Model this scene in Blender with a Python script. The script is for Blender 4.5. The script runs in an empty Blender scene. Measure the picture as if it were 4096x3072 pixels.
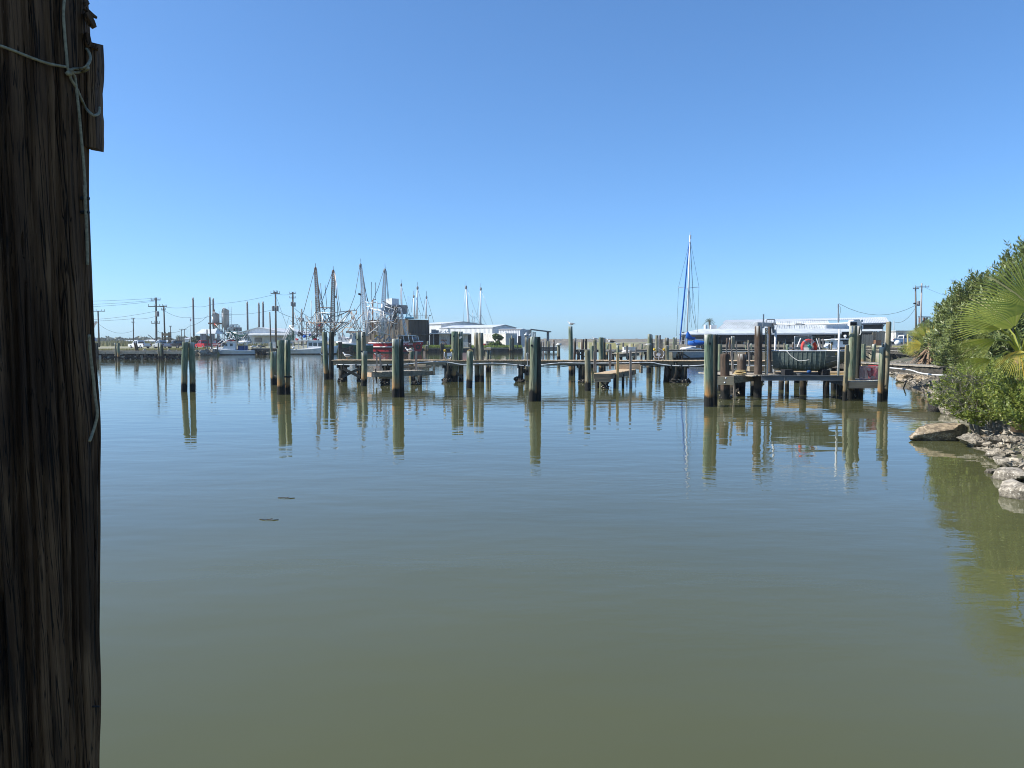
import bpy, math, random
from mathutils import Vector, Matrix, noise, geometry
R = random.Random(11)
rad = math.radians
SC = bpy.context.scene
COL = SC.collection
# ---------------------------------------------------------------- camera
FPX, CX, CY, EYE = 3000.0, 2048.0, 1536.0, 2.5
PITCH = math.atan(176.0 / FPX)
cam_d = bpy.data.cameras.new("camera")
cam_d.sensor_width = 36.0
cam_d.lens = 36.0 * FPX / 4096.0
cam_d.clip_start = 0.05
cam_d.clip_end = 30000
cam = bpy.data.objects.new("camera", cam_d)
COL.objects.link(cam)
cam.location = (0, 0, EYE)
cam.rotation_euler = (rad(90) - PITCH, 0, 0)
SC.camera = cam
# ---------------------------------------------------------------- light
SUN_EL, SUN_AZ = 40.0, 3.0          # from the left (-X), a touch towards the camera
s = Vector((-math.cos(rad(SUN_EL)) * math.cos(rad(SUN_AZ)), -math.cos(rad(SUN_EL)) * math.sin(rad(SUN_AZ)), math.sin(rad(SUN_EL))))
ld = bpy.data.lights.new("sun", 'SUN')
ld.energy = 5.0
ld.angle = rad(0.53)
ld.color = (1.0, 0.95, 0.87)
sun = bpy.data.objects.new("sun", ld)
sun.rotation_euler = s.to_track_quat('Z', 'Y').to_euler()
sun.location = (-60, -20, 80)
COL.objects.link(sun)
W = bpy.data.worlds.new("World")
SC.world = W
W.use_nodes = True
nt = W.node_tree
nt.nodes.clear()
sky = nt.nodes.new('ShaderNodeTexSky')
sky.sky_type = 'NISHITA'
sky.sun_disc = False
sky.sun_elevation = rad(SUN_EL)
sky.sun_rotation = rad(270.0 - SUN_AZ)
sky.air_density = 0.70
sky.dust_density = 0.6
sky.ozone_density = 2.5
hs = nt.nodes.new('ShaderNodeHueSaturation')
hs.inputs['Saturation'].default_value = 1.08
bgn = nt.nodes.new('ShaderNodeBackground')
bgn.inputs[1].default_value = 0.15
wo = nt.nodes.new('ShaderNodeOutputWorld')
nt.links.new(sky.outputs[0], hs.inputs['Color'])
tint = nt.nodes.new('ShaderNodeMix'); tint.data_type = 'RGBA'; tint.blend_type = 'MULTIPLY'
tint.inputs[0].default_value = 1.0; tint.inputs[7].default_value = (0.72, 0.93, 1.12, 1)
nt.links.new(hs.outputs[0], tint.inputs[6]); gam = nt.nodes.new('ShaderNodeGamma'); gam.inputs['Gamma'].default_value = 0.80
bal = nt.nodes.new('ShaderNodeMix'); bal.data_type = 'RGBA'; bal.blend_type = 'MULTIPLY'
bal.inputs[0].default_value = 1.0; bal.inputs[7].default_value = (0.89, 1.075, 1.21, 1)
nt.links.new(tint.outputs[2], gam.inputs['Color']); nt.links.new(gam.outputs[0], bal.inputs[6]); nt.links.new(bal.outputs[2], bgn.inputs[0])
nt.links.new(bgn.outputs[0], wo.inputs[0])
vs = SC.view_settings
SC.display_settings.display_device = 'sRGB'
vs.view_transform = 'Standard'
vs.look = 'None'
vs.gamma = 1.0
vs.use_curve_mapping = False
vs.exposure = 0.54
SC.render.engine = 'CYCLES'
SC.cycles.use_denoising = True
SC.cycles.pixel_filter_type = 'BLACKMAN_HARRIS'
SC.cycles.filter_width = 1.0
SC.cycles.max_bounces = 8
SC.cycles.transparent_max_bounces = 12
SC.cycles.caustics_reflective = False
SC.cycles.caustics_refractive = False
SC.cycles.sample_clamp_indirect = 8.0
# ---------------------------------------------------------------- pixel -> place helpers (photo pixels 4096 x 3072)
def ray(px, py):
    a, b = (px - CX) / FPX, -(py - CY) / FPX
    return Vector((a, math.cos(PITCH) + b * math.sin(PITCH), -math.sin(PITCH) + b * math.cos(PITCH)))
def G(px, py, z=0.0):
    r = ray(px, py); t = (z - EYE) / r.z
    return Vector((r.x * t, r.y * t, z))
def at(px, py, Y):
    r = ray(px, py); t = Y / r.y
    return Vector((r.x * t, Y, EYE + r.z * t))
def XX(px, Y, py=1400): return at(px, py, Y).x
def ZZ(py, Y, px=2048): return at(px, py, Y).z
def V(*a): return Vector(a)
def lerp(a, b, t): return a + (b - a) * t
# ---------------------------------------------------------------- mesh builder (world coordinates; build() makes them relative to the thing)
class MB:
    def __init__(self): self.v = []; self.f = []; self.m = []; self.mi = 0; self.sm = False
    def add(self, vs, fs):
        o = len(self.v); self.v.extend([tuple(p) for p in vs])
        for f in fs: self.f.append(tuple(i + o for i in f)); self.m.append(self.mi)
        return self
    def box(self, c, sz, rz=0.0, rx=0.0, ry=0.0):
        x, y, z = sz[0] / 2, sz[1] / 2, sz[2] / 2
        pts = [V(-x,-y,-z),V(x,-y,-z),V(x,y,-z),V(-x,y,-z),V(-x,-y,z),V(x,-y,z),V(x,y,z),V(-x,y,z)]
        m = Matrix.Rotation(rz,3,'Z') @ Matrix.Rotation(ry,3,'Y') @ Matrix.Rotation(rx,3,'X')
        c = Vector(c)
        return self.add([m @ p + c for p in pts], [(0,3,2,1),(4,5,6,7),(0,1,5,4),(1,2,6,5),(2,3,7,6),(3,0,4,7)])
    def bx(self, x0, x1, y0, y1, z0, z1): return self.box(((x0+x1)/2,(y0+y1)/2,(z0+z1)/2),(abs(x1-x0),abs(y1-y0),abs(z1-z0)))
    def bar(self, p, q, w, h=None, up=(0,0,1)):
        p, q = Vector(p), Vector(q); h = h or w; d = (q - p).normalized(); u = Vector(up)
        if abs(d.dot(u)) > 0.98: u = V(0,1,0)
        sd = d.cross(u).normalized() * w / 2; u2 = sd.cross(d).normalized() * h / 2
        pts = [p-sd-u2,p+sd-u2,p+sd+u2,p-sd+u2,q-sd-u2,q+sd-u2,q+sd+u2,q-sd+u2]
        return self.add(pts, [(0,1,2,3),(7,6,5,4),(0,4,5,1),(1,5,6,2),(2,6,7,3),(3,7,4,0)])
    def tube(self, pts, r, n=6, cap=True):
        pts = [Vector(p) for p in pts]; k = len(pts)
        rs = r if isinstance(r, (list, tuple)) else [r] * k
        ref = None; vs = []
        for i, p in enumerate(pts):
            d = (pts[min(i+1,k-1)] - pts[max(i-1,0)])
            d = d.normalized() if d.length > 1e-9 else V(0,0,1)
            if ref is None: ref = d.orthogonal().normalized()
            ref = (ref - d * ref.dot(d))
            ref = ref.normalized() if ref.length > 1e-6 else d.orthogonal().normalized()
            b = d.cross(ref)
            for j in range(n):
                a = 2*math.pi*j/n; vs.append(p + (ref*math.cos(a) + b*math.sin(a)) * rs[i])
        fs = [(i*n+j, i*n+(j+1)%n, (i+1)*n+(j+1)%n, (i+1)*n+j) for i in range(k-1) for j in range(n)]
        if cap: fs += [tuple(range(n-1,-1,-1)), tuple(range((k-1)*n, k*n))]
        return self.add(vs, fs)
    def cyl(self, c, r, z0, z1, n=12, r2=None):
        return self.tube([(c[0],c[1],z0),(c[0],c[1],z1)], [r, r if r2 is None else r2], n)
    def lathe(self, c, prof, n=16, jit=0.0, seed=0):
        vs = []; c = Vector(c)
        for i,(r,z) in enumerate(prof):
            for j in range(n):
                a = 2*math.pi*j/n
                rr = r*(1 + (jit*noise.noise((math.cos(a)*1.5+seed, math.sin(a)*1.5, z*0.8)) if jit else 0))
                vs.append(c + V(rr*math.cos(a), rr*math.sin(a), z))
        k = len(prof)
        fs = [(i*n+j, i*n+(j+1)%n, (i+1)*n+(j+1)%n, (i+1)*n+j) for i in range(k-1) for j in range(n)]
        fs += [tuple(range(n-1,-1,-1)), tuple(range((k-1)*n,k*n))]
        return self.add(vs, fs)
    def sphere(self, c, r, n=12, m=8, sq=(1,1,1), jit=0.0, seed=0, fr=1.6):
        c = Vector(c); vs = [c + V(0,0,-r*sq[2])]
        for i in range(1,m):
            t = math.pi*i/m - math.pi/2
            for j in range(n):
                a = 2*math.pi*j/n
                d = V(math.cos(t)*math.cos(a), math.cos(t)*math.sin(a), math.sin(t))
                k = 1 + (jit*noise.noise(d*fr + V(seed*3.7,seed,0)) if jit else 0)
                vs.append(c + V(d.x*sq[0], d.y*sq[1], d.z*sq[2])*r*k)
        vs.append(c + V(0,0,r*sq[2])); e = len(vs)-1
        fs = [(0,1+(j+1)%n,1+j) for j in range(n)]
        fs += [(1+i*n+j,1+i*n+(j+1)%n,1+(i+1)*n+(j+1)%n,1+(i+1)*n+j) for i in range(m-2) for j in range(n)]
        b = 1+(m-2)*n; fs += [(b+j,b+(j+1)%n,e) for j in range(n)]
        return self.add(vs, fs)
    def torus(self, c, R0, r, n=24, m=8, mat=None):
        mat = mat or Matrix.Identity(3); c = Vector(c); vs = []
        for i in range(n):
            a = 2*math.pi*i/n
            for j in range(m):
                b = 2*math.pi*j/m; q = R0 + r*math.cos(b)
                vs.append(c + mat @ V(q*math.cos(a), q*math.sin(a), r*math.sin(b)))
        return self.add(vs, [(i*m+j, ((i+1)%n)*m+j, ((i+1)%n)*m+(j+1)%m, i*m+(j+1)%m) for i in range(n) for j in range(m)])
    def quad(self, a, b, c, d): return self.add([a,b,c,d], [(0,1,2,3)])
    def loft(self, secs, closed=False, caps=True):
        n = len(secs[0]); vs = [p for s_ in secs for p in s_]; k = len(secs)
        rng = n if closed else n-1
        fs = [(i*n+j, i*n+(j+1)%n, (i+1)*n+(j+1)%n, (i+1)*n+j) for i in range(k-1) for j in range(rng)]
        if caps: fs += [tuple(range(n-1,-1,-1)), tuple(range((k-1)*n,k*n))]
        return self.add(vs, fs)
    def prism(self, poly, vec):
        n = len(poly); vec = Vector(vec); p = [Vector(q) for q in poly]
        return self.add(p + [q+vec for q in p], [tuple(range(n)), tuple(range(2*n-1,n-1,-1))] + [(i,i+n,(i+1)%n+n,(i+1)%n) for i in range(n)])
    def build(self, name, mats, parent=None, smooth=False, kind=None):
        org = V(0,0,0); q = parent
        while q is not None: org += q.location; q = q.parent
        me = bpy.data.meshes.new(name)
        me.from_pydata([(x-org.x,y-org.y,z-org.z) for x,y,z in self.v], [], self.f)
        mats = mats if isinstance(mats, (list,tuple)) else [mats]
        for m in mats: me.materials.append(m)
        if len(mats) > 1: me.polygons.foreach_set('material_index', self.m)
        if smooth or self.sm: me.polygons.foreach_set('use_smooth', [True]*len(self.f))
        me.update()
        o = bpy.data.objects.new(name, me); COL.objects.link(o)
        if parent is not None: o.parent = parent
        if kind: o['kind'] = kind
        return o
def autosmooth(o, ang=40):
    me = o.data; me.polygons.foreach_set('use_smooth', [True]*len(me.polygons))
    me.set_sharp_from_angle(angle=rad(ang)); return o
def tag(o, label, cat, group=None, kind=None):
    o['label'] = label; o['category'] = cat
    if group: o['group'] = group
    if kind: o['kind'] = kind
    return o
def thing(name, label, cat, loc=(0,0,0), group=None):
    o = bpy.data.objects.new(name, None); COL.objects.link(o); o.location = loc; o.empty_display_size = 0.3
    return tag(o, label, cat, group)
def solo(name, mb, mats, label, cat, loc, group=None, smooth=False, kind=None):
    """a thing that is one mesh, its origin at loc"""
    loc = Vector(loc)
    mb.v = [(x-loc.x,y-loc.y,z-loc.z) for x,y,z in mb.v]
    o = mb.build(name, mats, None, smooth); o.location = loc
    return tag(o, label, cat, group, kind)
def structure(name, mb, mats, smooth=False):
    return mb.build(name, mats, None, smooth, 'structure')
def inst(src, parent, loc, rot=(0,0,0), scale=(1,1,1)):
    o = src.copy(); COL.objects.link(o); o.parent = parent; o.location = loc; o.rotation_euler = rot; o.scale = scale
    return o
def text(name, body, size, loc, rot, mat, parent, ext=0.01, sx=1.0):
    cu = bpy.data.curves.new(name, 'FONT'); cu.body = body; cu.size = size; cu.align_x = 'CENTER'; cu.align_y = 'CENTER'; cu.extrude = ext
    cu.materials.append(mat)
    tmp = bpy.data.objects.new(name, cu); COL.objects.link(tmp)
    me = bpy.data.meshes.new_from_object(tmp, depsgraph=bpy.context.evaluated_depsgraph_get())
    bpy.data.objects.remove(tmp); bpy.data.curves.remove(cu)
    o = bpy.data.objects.new(name, me); COL.objects.link(o)
    org = V(0,0,0); q = parent
    while q is not None: org += q.location; q = q.parent
    o.parent = parent; o.location = Vector(loc) - org; o.rotation_euler = rot; o.scale = (sx,1,1)
    return o
def sag(p, q, drop, n=10):
    p, q = Vector(p), Vector(q)
    return [p.lerp(q, i/n) - V(0,0,4*drop*(i/n)*(1-i/n)) for i in range(n+1)]
# ---------------------------------------------------------------- materials
def newmat(name):
    m = bpy.data.materials.new(name); m.use_nodes = True
    nt = m.node_tree; b = nt.nodes.get('Principled BSDF')
    return m, nt, b
def nd(nt, typ, **kw):
    n = nt.nodes.new(typ)
    for k, v in kw.items():
        if k.startswith('i_'): n.inputs[k[2:].replace('_',' ')].default_value = v
        else: setattr(n, k, v)
    return n
def noise_n(nt, co, scale=(1,1,1), sc=1.0, detail=4, rough=0.6, loc=(0,0,0)):
    mp = nd(nt, 'ShaderNodeMapping'); mp.inputs['Scale'].default_value = scale; mp.inputs['Location'].default_value = loc
    nt.links.new(co, mp.inputs['Vector'])
    n = nd(nt, 'ShaderNodeTexNoise'); n.inputs['Scale'].default_value = sc; n.inputs['Detail'].default_value = detail; n.inputs['Roughness'].default_value = rough
    nt.links.new(mp.outputs[0], n.inputs['Vector'])
    return n.outputs['Fac']
def ramp(nt, fac, stops):
    r = nd(nt, 'ShaderNodeValToRGB'); el = r.color_ramp.elements
    while len(el) < len(stops): el.new(0.5)
    for e, (p, c) in zip(el, stops): e.position = p; e.color = (c[0],c[1],c[2],1) if not isinstance(c,(int,float)) else (c,c,c,1)
    nt.links.new(fac, r.inputs[0]); return r.outputs[0]
def mixc(nt, fac, a, b, mode='MIX'):
    m = nd(nt, 'ShaderNodeMix', data_type='RGBA', blend_type=mode)
    for sock, v in ((m.inputs[0], fac), (m.inputs[6], a), (m.inputs[7], b)):
        if hasattr(v, 'links'): nt.links.new(v, sock)
        elif isinstance(v, (int,float)): sock.default_value = v
        else: sock.default_value = (v[0],v[1],v[2],1)
    return m.outputs[2]
def mth(nt, op, a, b=None, c=None, clamp=False):
    m = nd(nt, 'ShaderNodeMath', operation=op, use_clamp=clamp)
    for i, v in enumerate((a,b,c)):
        if v is None: continue
        if hasattr(v, 'links'): nt.links.new(v, m.inputs[i])
        else: m.inputs[i].default_value = v
    return m.outputs[0]
def M(name, c1, c2=None, scale=(1,1,1), sc=3.0, rough=0.75, metal=0.0, bump=0.0, spec=0.4, rnd=0.0, isl=0.0, lo=0.35, hi=0.65, detail=4, bdist=0.02, rust=None, rustamt=0.5):
    m, nt, b = newmat(name)
    co = nd(nt, 'ShaderNodeTexCoord').outputs['Object']
    if c2 is None: c2 = tuple(x*0.8 for x in c1)
    f = noise_n(nt, co, scale, sc, detail)
    col = ramp(nt, f, [(lo,c2),(hi,c1)])
    if rust:
        f2 = noise_n(nt, co, (scale[0],scale[1],scale[2]*0.4), sc*1.7, 5, 0.65, (5,3,1))
        col = mixc(nt, ramp(nt, f2, [(rustamt,0.0),(rustamt+0.15,1.0)]), col, rust)
    if rnd or isl:
        src = nd(nt, 'ShaderNodeObjectInfo').outputs['Random'] if rnd else nd(nt, 'ShaderNodeNewGeometry').outputs['Random Per Island']
        k = rnd or isl
        hv = nd(nt, 'ShaderNodeHueSaturation'); nt.links.new(col, hv.inputs['Color'])
        nt.links.new(mth(nt,'MULTIPLY_ADD',src,2*k,1-k), hv.inputs['Value'])
        col = hv.outputs[0]
    nt.links.new(col, b.inputs['Base Color'])
    b.inputs['Roughness'].default_value = rough; b.inputs['Metallic'].default_value = metal
    b.inputs['Specular IOR Level'].default_value = spec
    if bump:
        bp = nd(nt, 'ShaderNodeBump'); bp.inputs['Strength'].default_value = bump; bp.inputs['Distance'].default_value = bdist
        nt.links.new(f, bp.inputs['Height']); nt.links.new(bp.outputs[0], b.inputs['Normal'])
    return m
def glassy(name, c, alpha=0.25, rough=0.05):
    m, nt, b = newmat(name)
    b.inputs['Base Color'].default_value = (*c,1); b.inputs['Roughness'].default_value = rough; b.inputs['Alpha'].default_value = alpha
    return m
def leafmat(name, c1, c2, c3=None, trans=0.3, rough=0.5):
    m, nt, b = newmat(name)
    rn = nd(nt, 'ShaderNodeNewGeometry').outputs['Random Per Island']
    st = [(0.0,c2),(0.55,c1)] + ([(0.93,c1),(0.97,c3)] if c3 else [])
    col = ramp(nt, rn, st)
    nt.links.new(col, b.inputs['Base Color']); b.inputs['Roughness'].default_value = rough; b.inputs['Specular IOR Level'].default_value = 0.35
    t = nd(nt, 'ShaderNodeBsdfTranslucent')
    hv = nd(nt, 'ShaderNodeHueSaturation'); hv.inputs['Value'].default_value = 1.3; hv.inputs['Hue'].default_value = 0.485
    nt.links.new(col, hv.inputs['Color']); nt.links.new(hv.outputs[0], t.inputs['Color'])
    mx = nd(nt, 'ShaderNodeMixShader'); mx.inputs[0].default_value = trans
    nt.links.new(b.outputs[0], mx.inputs[1]); nt.links.new(t.outputs[0], mx.inputs[2])
    nt.links.new(mx.outputs[0], nt.nodes['Material Output'].inputs['Surface'])
    return m
def pilingmat(name, c1, c2, c3, wet=0.42, stain=(0.36,0.17,0.05), stain_top=1.05):
    """treated round timber: grain streaks, a rusty stain above the tide line, a black wet band at the water"""
    m, nt, b = newmat(name)
    co = nd(nt, 'ShaderNodeTexCoord').outputs['Object']
    pos = nd(nt, 'ShaderNodeNewGeometry').outputs['Position']
    sp = nd(nt, 'ShaderNodeSeparateXYZ'); nt.links.new(pos, sp.inputs[0]); z = sp.outputs['Z']
    oi = nd(nt, 'ShaderNodeObjectInfo').outputs['Random']
    va = nd(nt, 'ShaderNodeVectorMath', operation='ADD'); nt.links.new(co, va.inputs[0])
    cb = nd(nt, 'ShaderNodeCombineXYZ'); nt.links.new(mth(nt,'MULTIPLY',oi,37.0), cb.inputs[2]); nt.links.new(cb.outputs[0], va.inputs[1])
    co = va.outputs[0]
    f1 = noise_n(nt, co, (14,14,0.9), 1.0, 5, 0.65)
    f2 = noise_n(nt, co, (3,3,1.2), 1.0, 4, 0.6, (3,1,7))
    f3 = noise_n(nt, co, (40,40,1.2), 1.0, 3, 0.6, (9,4,2))
    col = ramp(nt, f1, [(0.30,c2),(0.62,c1)])
    col = mixc(nt, ramp(nt, f2, [(0.42,0.0),(0.62,0.8)]), col, c3)
    col = mixc(nt, ramp(nt, f3, [(0.36,0.85),(0.45,0.0)]), col, tuple(x*0.18 for x in c2))
    f4 = noise_n(nt, co, (7,7,0.5), 1.0, 3, 0.6, (2,9,5))
    col = mixc(nt, ramp(nt, f4, [(0.58,0.0),(0.66,0.7)]), col, tuple(min(1,x*1.35) for x in c1))
    zz = mth(nt,'ADD', z, mth(nt,'MULTIPLY', mth(nt,'SUBTRACT',f1,0.5), 0.55))
    st = mth(nt,'MULTIPLY', ramp(nt, mth(nt,'DIVIDE',zz,2.0), [(wet/2,1.0),(stain_top/2,0.0)]), ramp(nt, f2, [(0.40,0.05),(0.56,0.9)]))
    col = mixc(nt, st, col, stain)
    gn = nd(nt, 'ShaderNodeTexCoord').outputs['Generated']; sg = nd(nt, 'ShaderNodeSeparateXYZ'); nt.links.new(gn, sg.inputs[0])
    dr = mth(nt,'MULTIPLY', ramp(nt, mth(nt,'ADD',sg.outputs['Z'],mth(nt,'MULTIPLY',mth(nt,'SUBTRACT',f1,.5),.22)), [(0.90,0.0),(0.99,0.75)]), mth(nt,'MULTIPLY',ramp(nt, f4, [(0.48,0.0),(0.54,1.0)]),ramp(nt,oi,[(.40,0.0),(.45,1.0)])))
    col = mixc(nt, dr, col, (0.62,0.61,0.56))
    zw = mth(nt,'ADD', z, mth(nt,'MULTIPLY', mth(nt,'SUBTRACT',f2,0.5), 0.5))
    wetf = ramp(nt, mth(nt,'DIVIDE',zw,2.0), [(wet/2-0.03,1.0),(wet/2+0.03,0.0)])
    col = mixc(nt, wetf, col, (0.010,0.010,0.008))
    nt.links.new(col, b.inputs['Base Color'])
    b.inputs['Roughness'].default_value = 0.82; b.inputs['Specular IOR Level'].default_value = 0.3
    bp = nd(nt, 'ShaderNodeBump'); bp.inputs['Strength'].default_value = 0.8; bp.inputs['Distance'].default_value = 0.02
    nt.links.new(mth(nt,'ADD',f1,mth(nt,'MULTIPLY',f3,0.8)), bp.inputs['Height']); nt.links.new(bp.outputs[0], b.inputs['Normal'])
    return m
MT = {}
MT['pil_green'] = pilingmat('piling_green_wood', (0.265,0.275,0.18), (0.062,0.080,0.052), (0.085,0.145,0.10))
MT['pil_grey'] = pilingmat('piling_grey_wood', (0.30,0.285,0.20), (0.085,0.085,0.062), (0.14,0.14,0.09), stain=(0.22,0.14,0.06))
MT['pil_brown'] = pilingmat('piling_brown_wood', (0.100,0.062,0.040), (0.022,0.015,0.011), (0.115,0.088,0.066), stain=(0.07,0.05,0.035))
MT['pil_tan'] = pilingmat('piling_tan_wood', (0.34,0.29,0.19), (0.16,0.14,0.09), (0.22,0.21,0.14), stain=(0.17,0.12,0.06))
MT['pil_shaded'] = pilingmat('piling_shaded_wood', (0.066,0.062,0.045), (0.020,0.021,0.016), (0.045,0.052,0.035), stain=(0.05,0.035,0.02))  # near-black version: the pilings' shadow side is put into the wood colour
MT['plank'] = M('deck_plank_wood', (0.60,0.44,0.27), (0.42,0.30,0.18), (6,0.8,6), 2.0, 0.85, rnd=0.22, bump=0.4)
MT['plank_new'] = M('new_plank_wood', (0.62,0.46,0.29), (0.50,0.36,0.21), (1.5,1.5,8), 2.0, 0.8, rnd=0.15, bump=0.3)
MT['plank_grey'] = M('grey_plank_wood', (0.40,0.355,0.28), (0.23,0.20,0.155), (3,3,8), 2.0, 0.88, rnd=0.25, bump=0.4)
MT['beam'] = M('weathered_beam_wood', (0.30,0.245,0.165), (0.14,0.112,0.075), (0.7,6,9), 1.6, 0.88, rnd=0.25, bump=0.5)
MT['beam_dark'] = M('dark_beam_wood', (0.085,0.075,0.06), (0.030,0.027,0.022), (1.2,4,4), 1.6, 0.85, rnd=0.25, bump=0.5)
MT['fascia'] = M('tan_fascia_wood', (0.55,0.40,0.27), (0.40,0.28,0.19), (0.8,5,12), 1.8, 0.8, bump=0.3)
MT['stake'] = M('stake_wood', (0.40,0.33,0.26), (0.22,0.18,0.15), (8,8,0.8), 2.0, 0.88, rnd=0.25, bump=0.4)
MT['stake_new'] = M('new_stake_wood', (0.62,0.43,0.19), (0.48,0.32,0.13), (8,8,0.8), 2.0, 0.8, rnd=0.1, bump=0.3)
MT['creosote'] = M('oyster_crust', (0.045,0.04,0.033), (0.012,0.011,0.009), (1,1,1), 12.0, 0.9, bump=1.0, bdist=0.05)
MT['shell'] = M('oyster_shell', (0.62,0.56,0.45), (0.40,0.33,0.24), sc=20, rough=0.8)
MT['white'] = M('white_paint', (0.78,0.79,0.79), (0.66,0.67,0.66), (1,1,0.4), 1.5, 0.55, lo=0.3, hi=0.6)
MT['white_dirty'] = M('dirty_white_paint', (0.70,0.69,0.65), (0.46,0.43,0.38), (2,2,0.6), 1.5, 0.65, rust=(0.30,0.19,0.11), rustamt=0.60)
MT['hullwhite'] = M('white_hull_paint', (0.72,0.74,0.75), (0.55,0.58,0.60), (0.8,0.8,1.5), 1.5, 0.45)
MT['rust'] = M('rusty_steel', (0.24,0.12,0.06), (0.11,0.06,0.04), sc=6, rough=0.9)
MT['rustwhite'] = M('rusty_white_steel', (0.60,0.53,0.45), (0.40,0.30,0.22), sc=4, rough=0.7, rust=(0.30,0.15,0.06), rustamt=0.46)
MT['steel'] = M('galvanised_steel', (0.46,0.47,0.48), (0.32,0.33,0.34), sc=5, rough=0.5, metal=0.6)
MT['alu'] = M('aluminium', (0.55,0.57,0.59), (0.42,0.44,0.46), (2,2,8), 2.0, 0.45, metal=0.7)
MT['alu_dark'] = M('dark_aluminium_beam', (0.17,0.18,0.19), (0.11,0.115,0.12), (0.5,3,3), 2.0, 0.5, metal=0.3)
MT['cable'] = M('steel_cable', (0.10,0.10,0.11), (0.06,0.06,0.06), sc=9, rough=0.6)
MT['wire'] = M('power_wire', (0.05,0.055,0.06), (0.03,0.03,0.03), rough=0.7)
MT['black'] = M('black_rubber', (0.02,0.02,0.022), (0.012,0.012,0.012), sc=8, rough=0.75)
MT['darkglass'] = M('dark_window_glass', (0.015,0.02,0.025), (0.01,0.012,0.015), rough=0.08, spec=0.7)
MT['glass'] = glassy('clear_acrylic', (0.75,0.82,0.82), 0.22, 0.12)
MT['pole'] = M('utility_pole_wood', (0.17,0.145,0.12), (0.09,0.08,0.065), (6,6,0.4), 2.0, 0.9)
MT['polewhite'] = M('pale_pole_wood', (0.42,0.39,0.36), (0.28,0.26,0.24), (6,6,0.4), 2.0, 0.9)
MT['grey'] = M('grey_metal', (0.24,0.25,0.26), (0.17,0.175,0.18), sc=4, rough=0.6)
MT['pvc'] = M('white_pvc', (0.74,0.75,0.75), (0.58,0.59,0.58), (1,4,4), 2.0, 0.45)
MT['red'] = M('red_paint', (0.50,0.02,0.035), (0.36,0.012,0.02), (0.8,0.8,2), 1.5, 0.45)
MT['redboat'] = M('red_hull_paint', (0.50,0.018,0.035), (0.30,0.012,0.02), (0.5,0.5,2.0), 1.5, 0.5)
MT['green_hull'] = M('green_hull_paint', (0.02,0.115,0.065), (0.012,0.07,0.04), (0.8,0.8,2), 1.5, 0.5)
MT['blue'] = M('blue_canvas', (0.006,0.12,0.48), (0.004,0.075,0.33), (2,2,4), 2.0, 0.75)
MT['bluepaint'] = M('blue_paint', (0.02,0.10,0.32), (0.015,0.07,0.22), rough=0.5)
MT['orange'] = M('orange_lifebuoy', (0.80,0.055,0.02), (0.62,0.035,0.015), sc=5, rough=0.6)
MT['yellow'] = M('yellow_plastic', (0.72,0.50,0.05), (0.55,0.36,0.03), sc=6, rough=0.6)
MT['rope'] = M('manila_rope', (0.52,0.40,0.20), (0.36,0.26,0.12), sc=30, rough=0.9, bump=0.5)
MT['ropewhite'] = M('white_rope', (0.62,0.62,0.58), (0.45,0.45,0.42), sc=30, rough=0.9)
MT['net_green'] = M('green_net', (0.03,0.13,0.095), (0.02,0.08,0.06), sc=8, rough=0.9)
MT['net_black'] = M('black_net', (0.018,0.018,0.02), (0.01,0.01,0.01), sc=8, rough=0.9)
# ================================================================ WATER, GROUND, FAR LAND
def water_mat():
    m, nt, b = newmat('murky_water')
    co = nd(nt, 'ShaderNodeTexCoord').outputs['Object']
    patch = noise_n(nt, co, (0.05,0.11,1), 1.0, 3, 0.55)
    col = ramp(nt, noise_n(nt, co, (0.10,0.16,1), 1.0, 3, 0.5, (4,2,0)), [(0.35,(0.080,0.084,0.036)),(0.65,(0.093,0.096,0.042))])
    nt.links.new(col, b.inputs['Base Color'])
    b.inputs['Roughness'].default_value = 0.015; b.inputs['IOR'].default_value = 1.333
    b.inputs['Specular IOR Level'].default_value = 0.5
    a = noise_n(nt, co, (0.55,1.15,1), 1.0, 2, 0.5)           # long lazy swells
    c = noise_n(nt, co, (2.4,6.0,1), 1.0, 2, 0.55, (7,3,0))    # ripples, crests across the view
    d = noise_n(nt, co, (5.5,15.0,1), 1.0, 2, 0.5, (1,9,0))    # fine cat's paws
    k = ramp(nt, patch, [(0.42,0.12),(0.62,1.0)])
    h = mth(nt,'MULTIPLY',a,0.012)
    h = mth(nt,'ADD',h,mth(nt,'MULTIPLY',mth(nt,'MULTIPLY',c,k),0.0036))
    h = mth(nt,'ADD',h,mth(nt,'MULTIPLY',mth(nt,'MULTIPLY',d,k),0.0008))
    bp = nd(nt, 'ShaderNodeBump'); bp.inputs['Strength'].default_value = 1.0; bp.inputs['Distance'].default_value = 1.0
    nt.links.new(h, bp.inputs['Height']); nt.links.new(bp.outputs[0], b.inputs['Normal'])
    return m
mb = MB(); mb.quad((-9000,-60,0),(9000,-60,0),(9000,16000,0),(-9000,16000,0))
structure('water', mb, water_mat())

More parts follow.
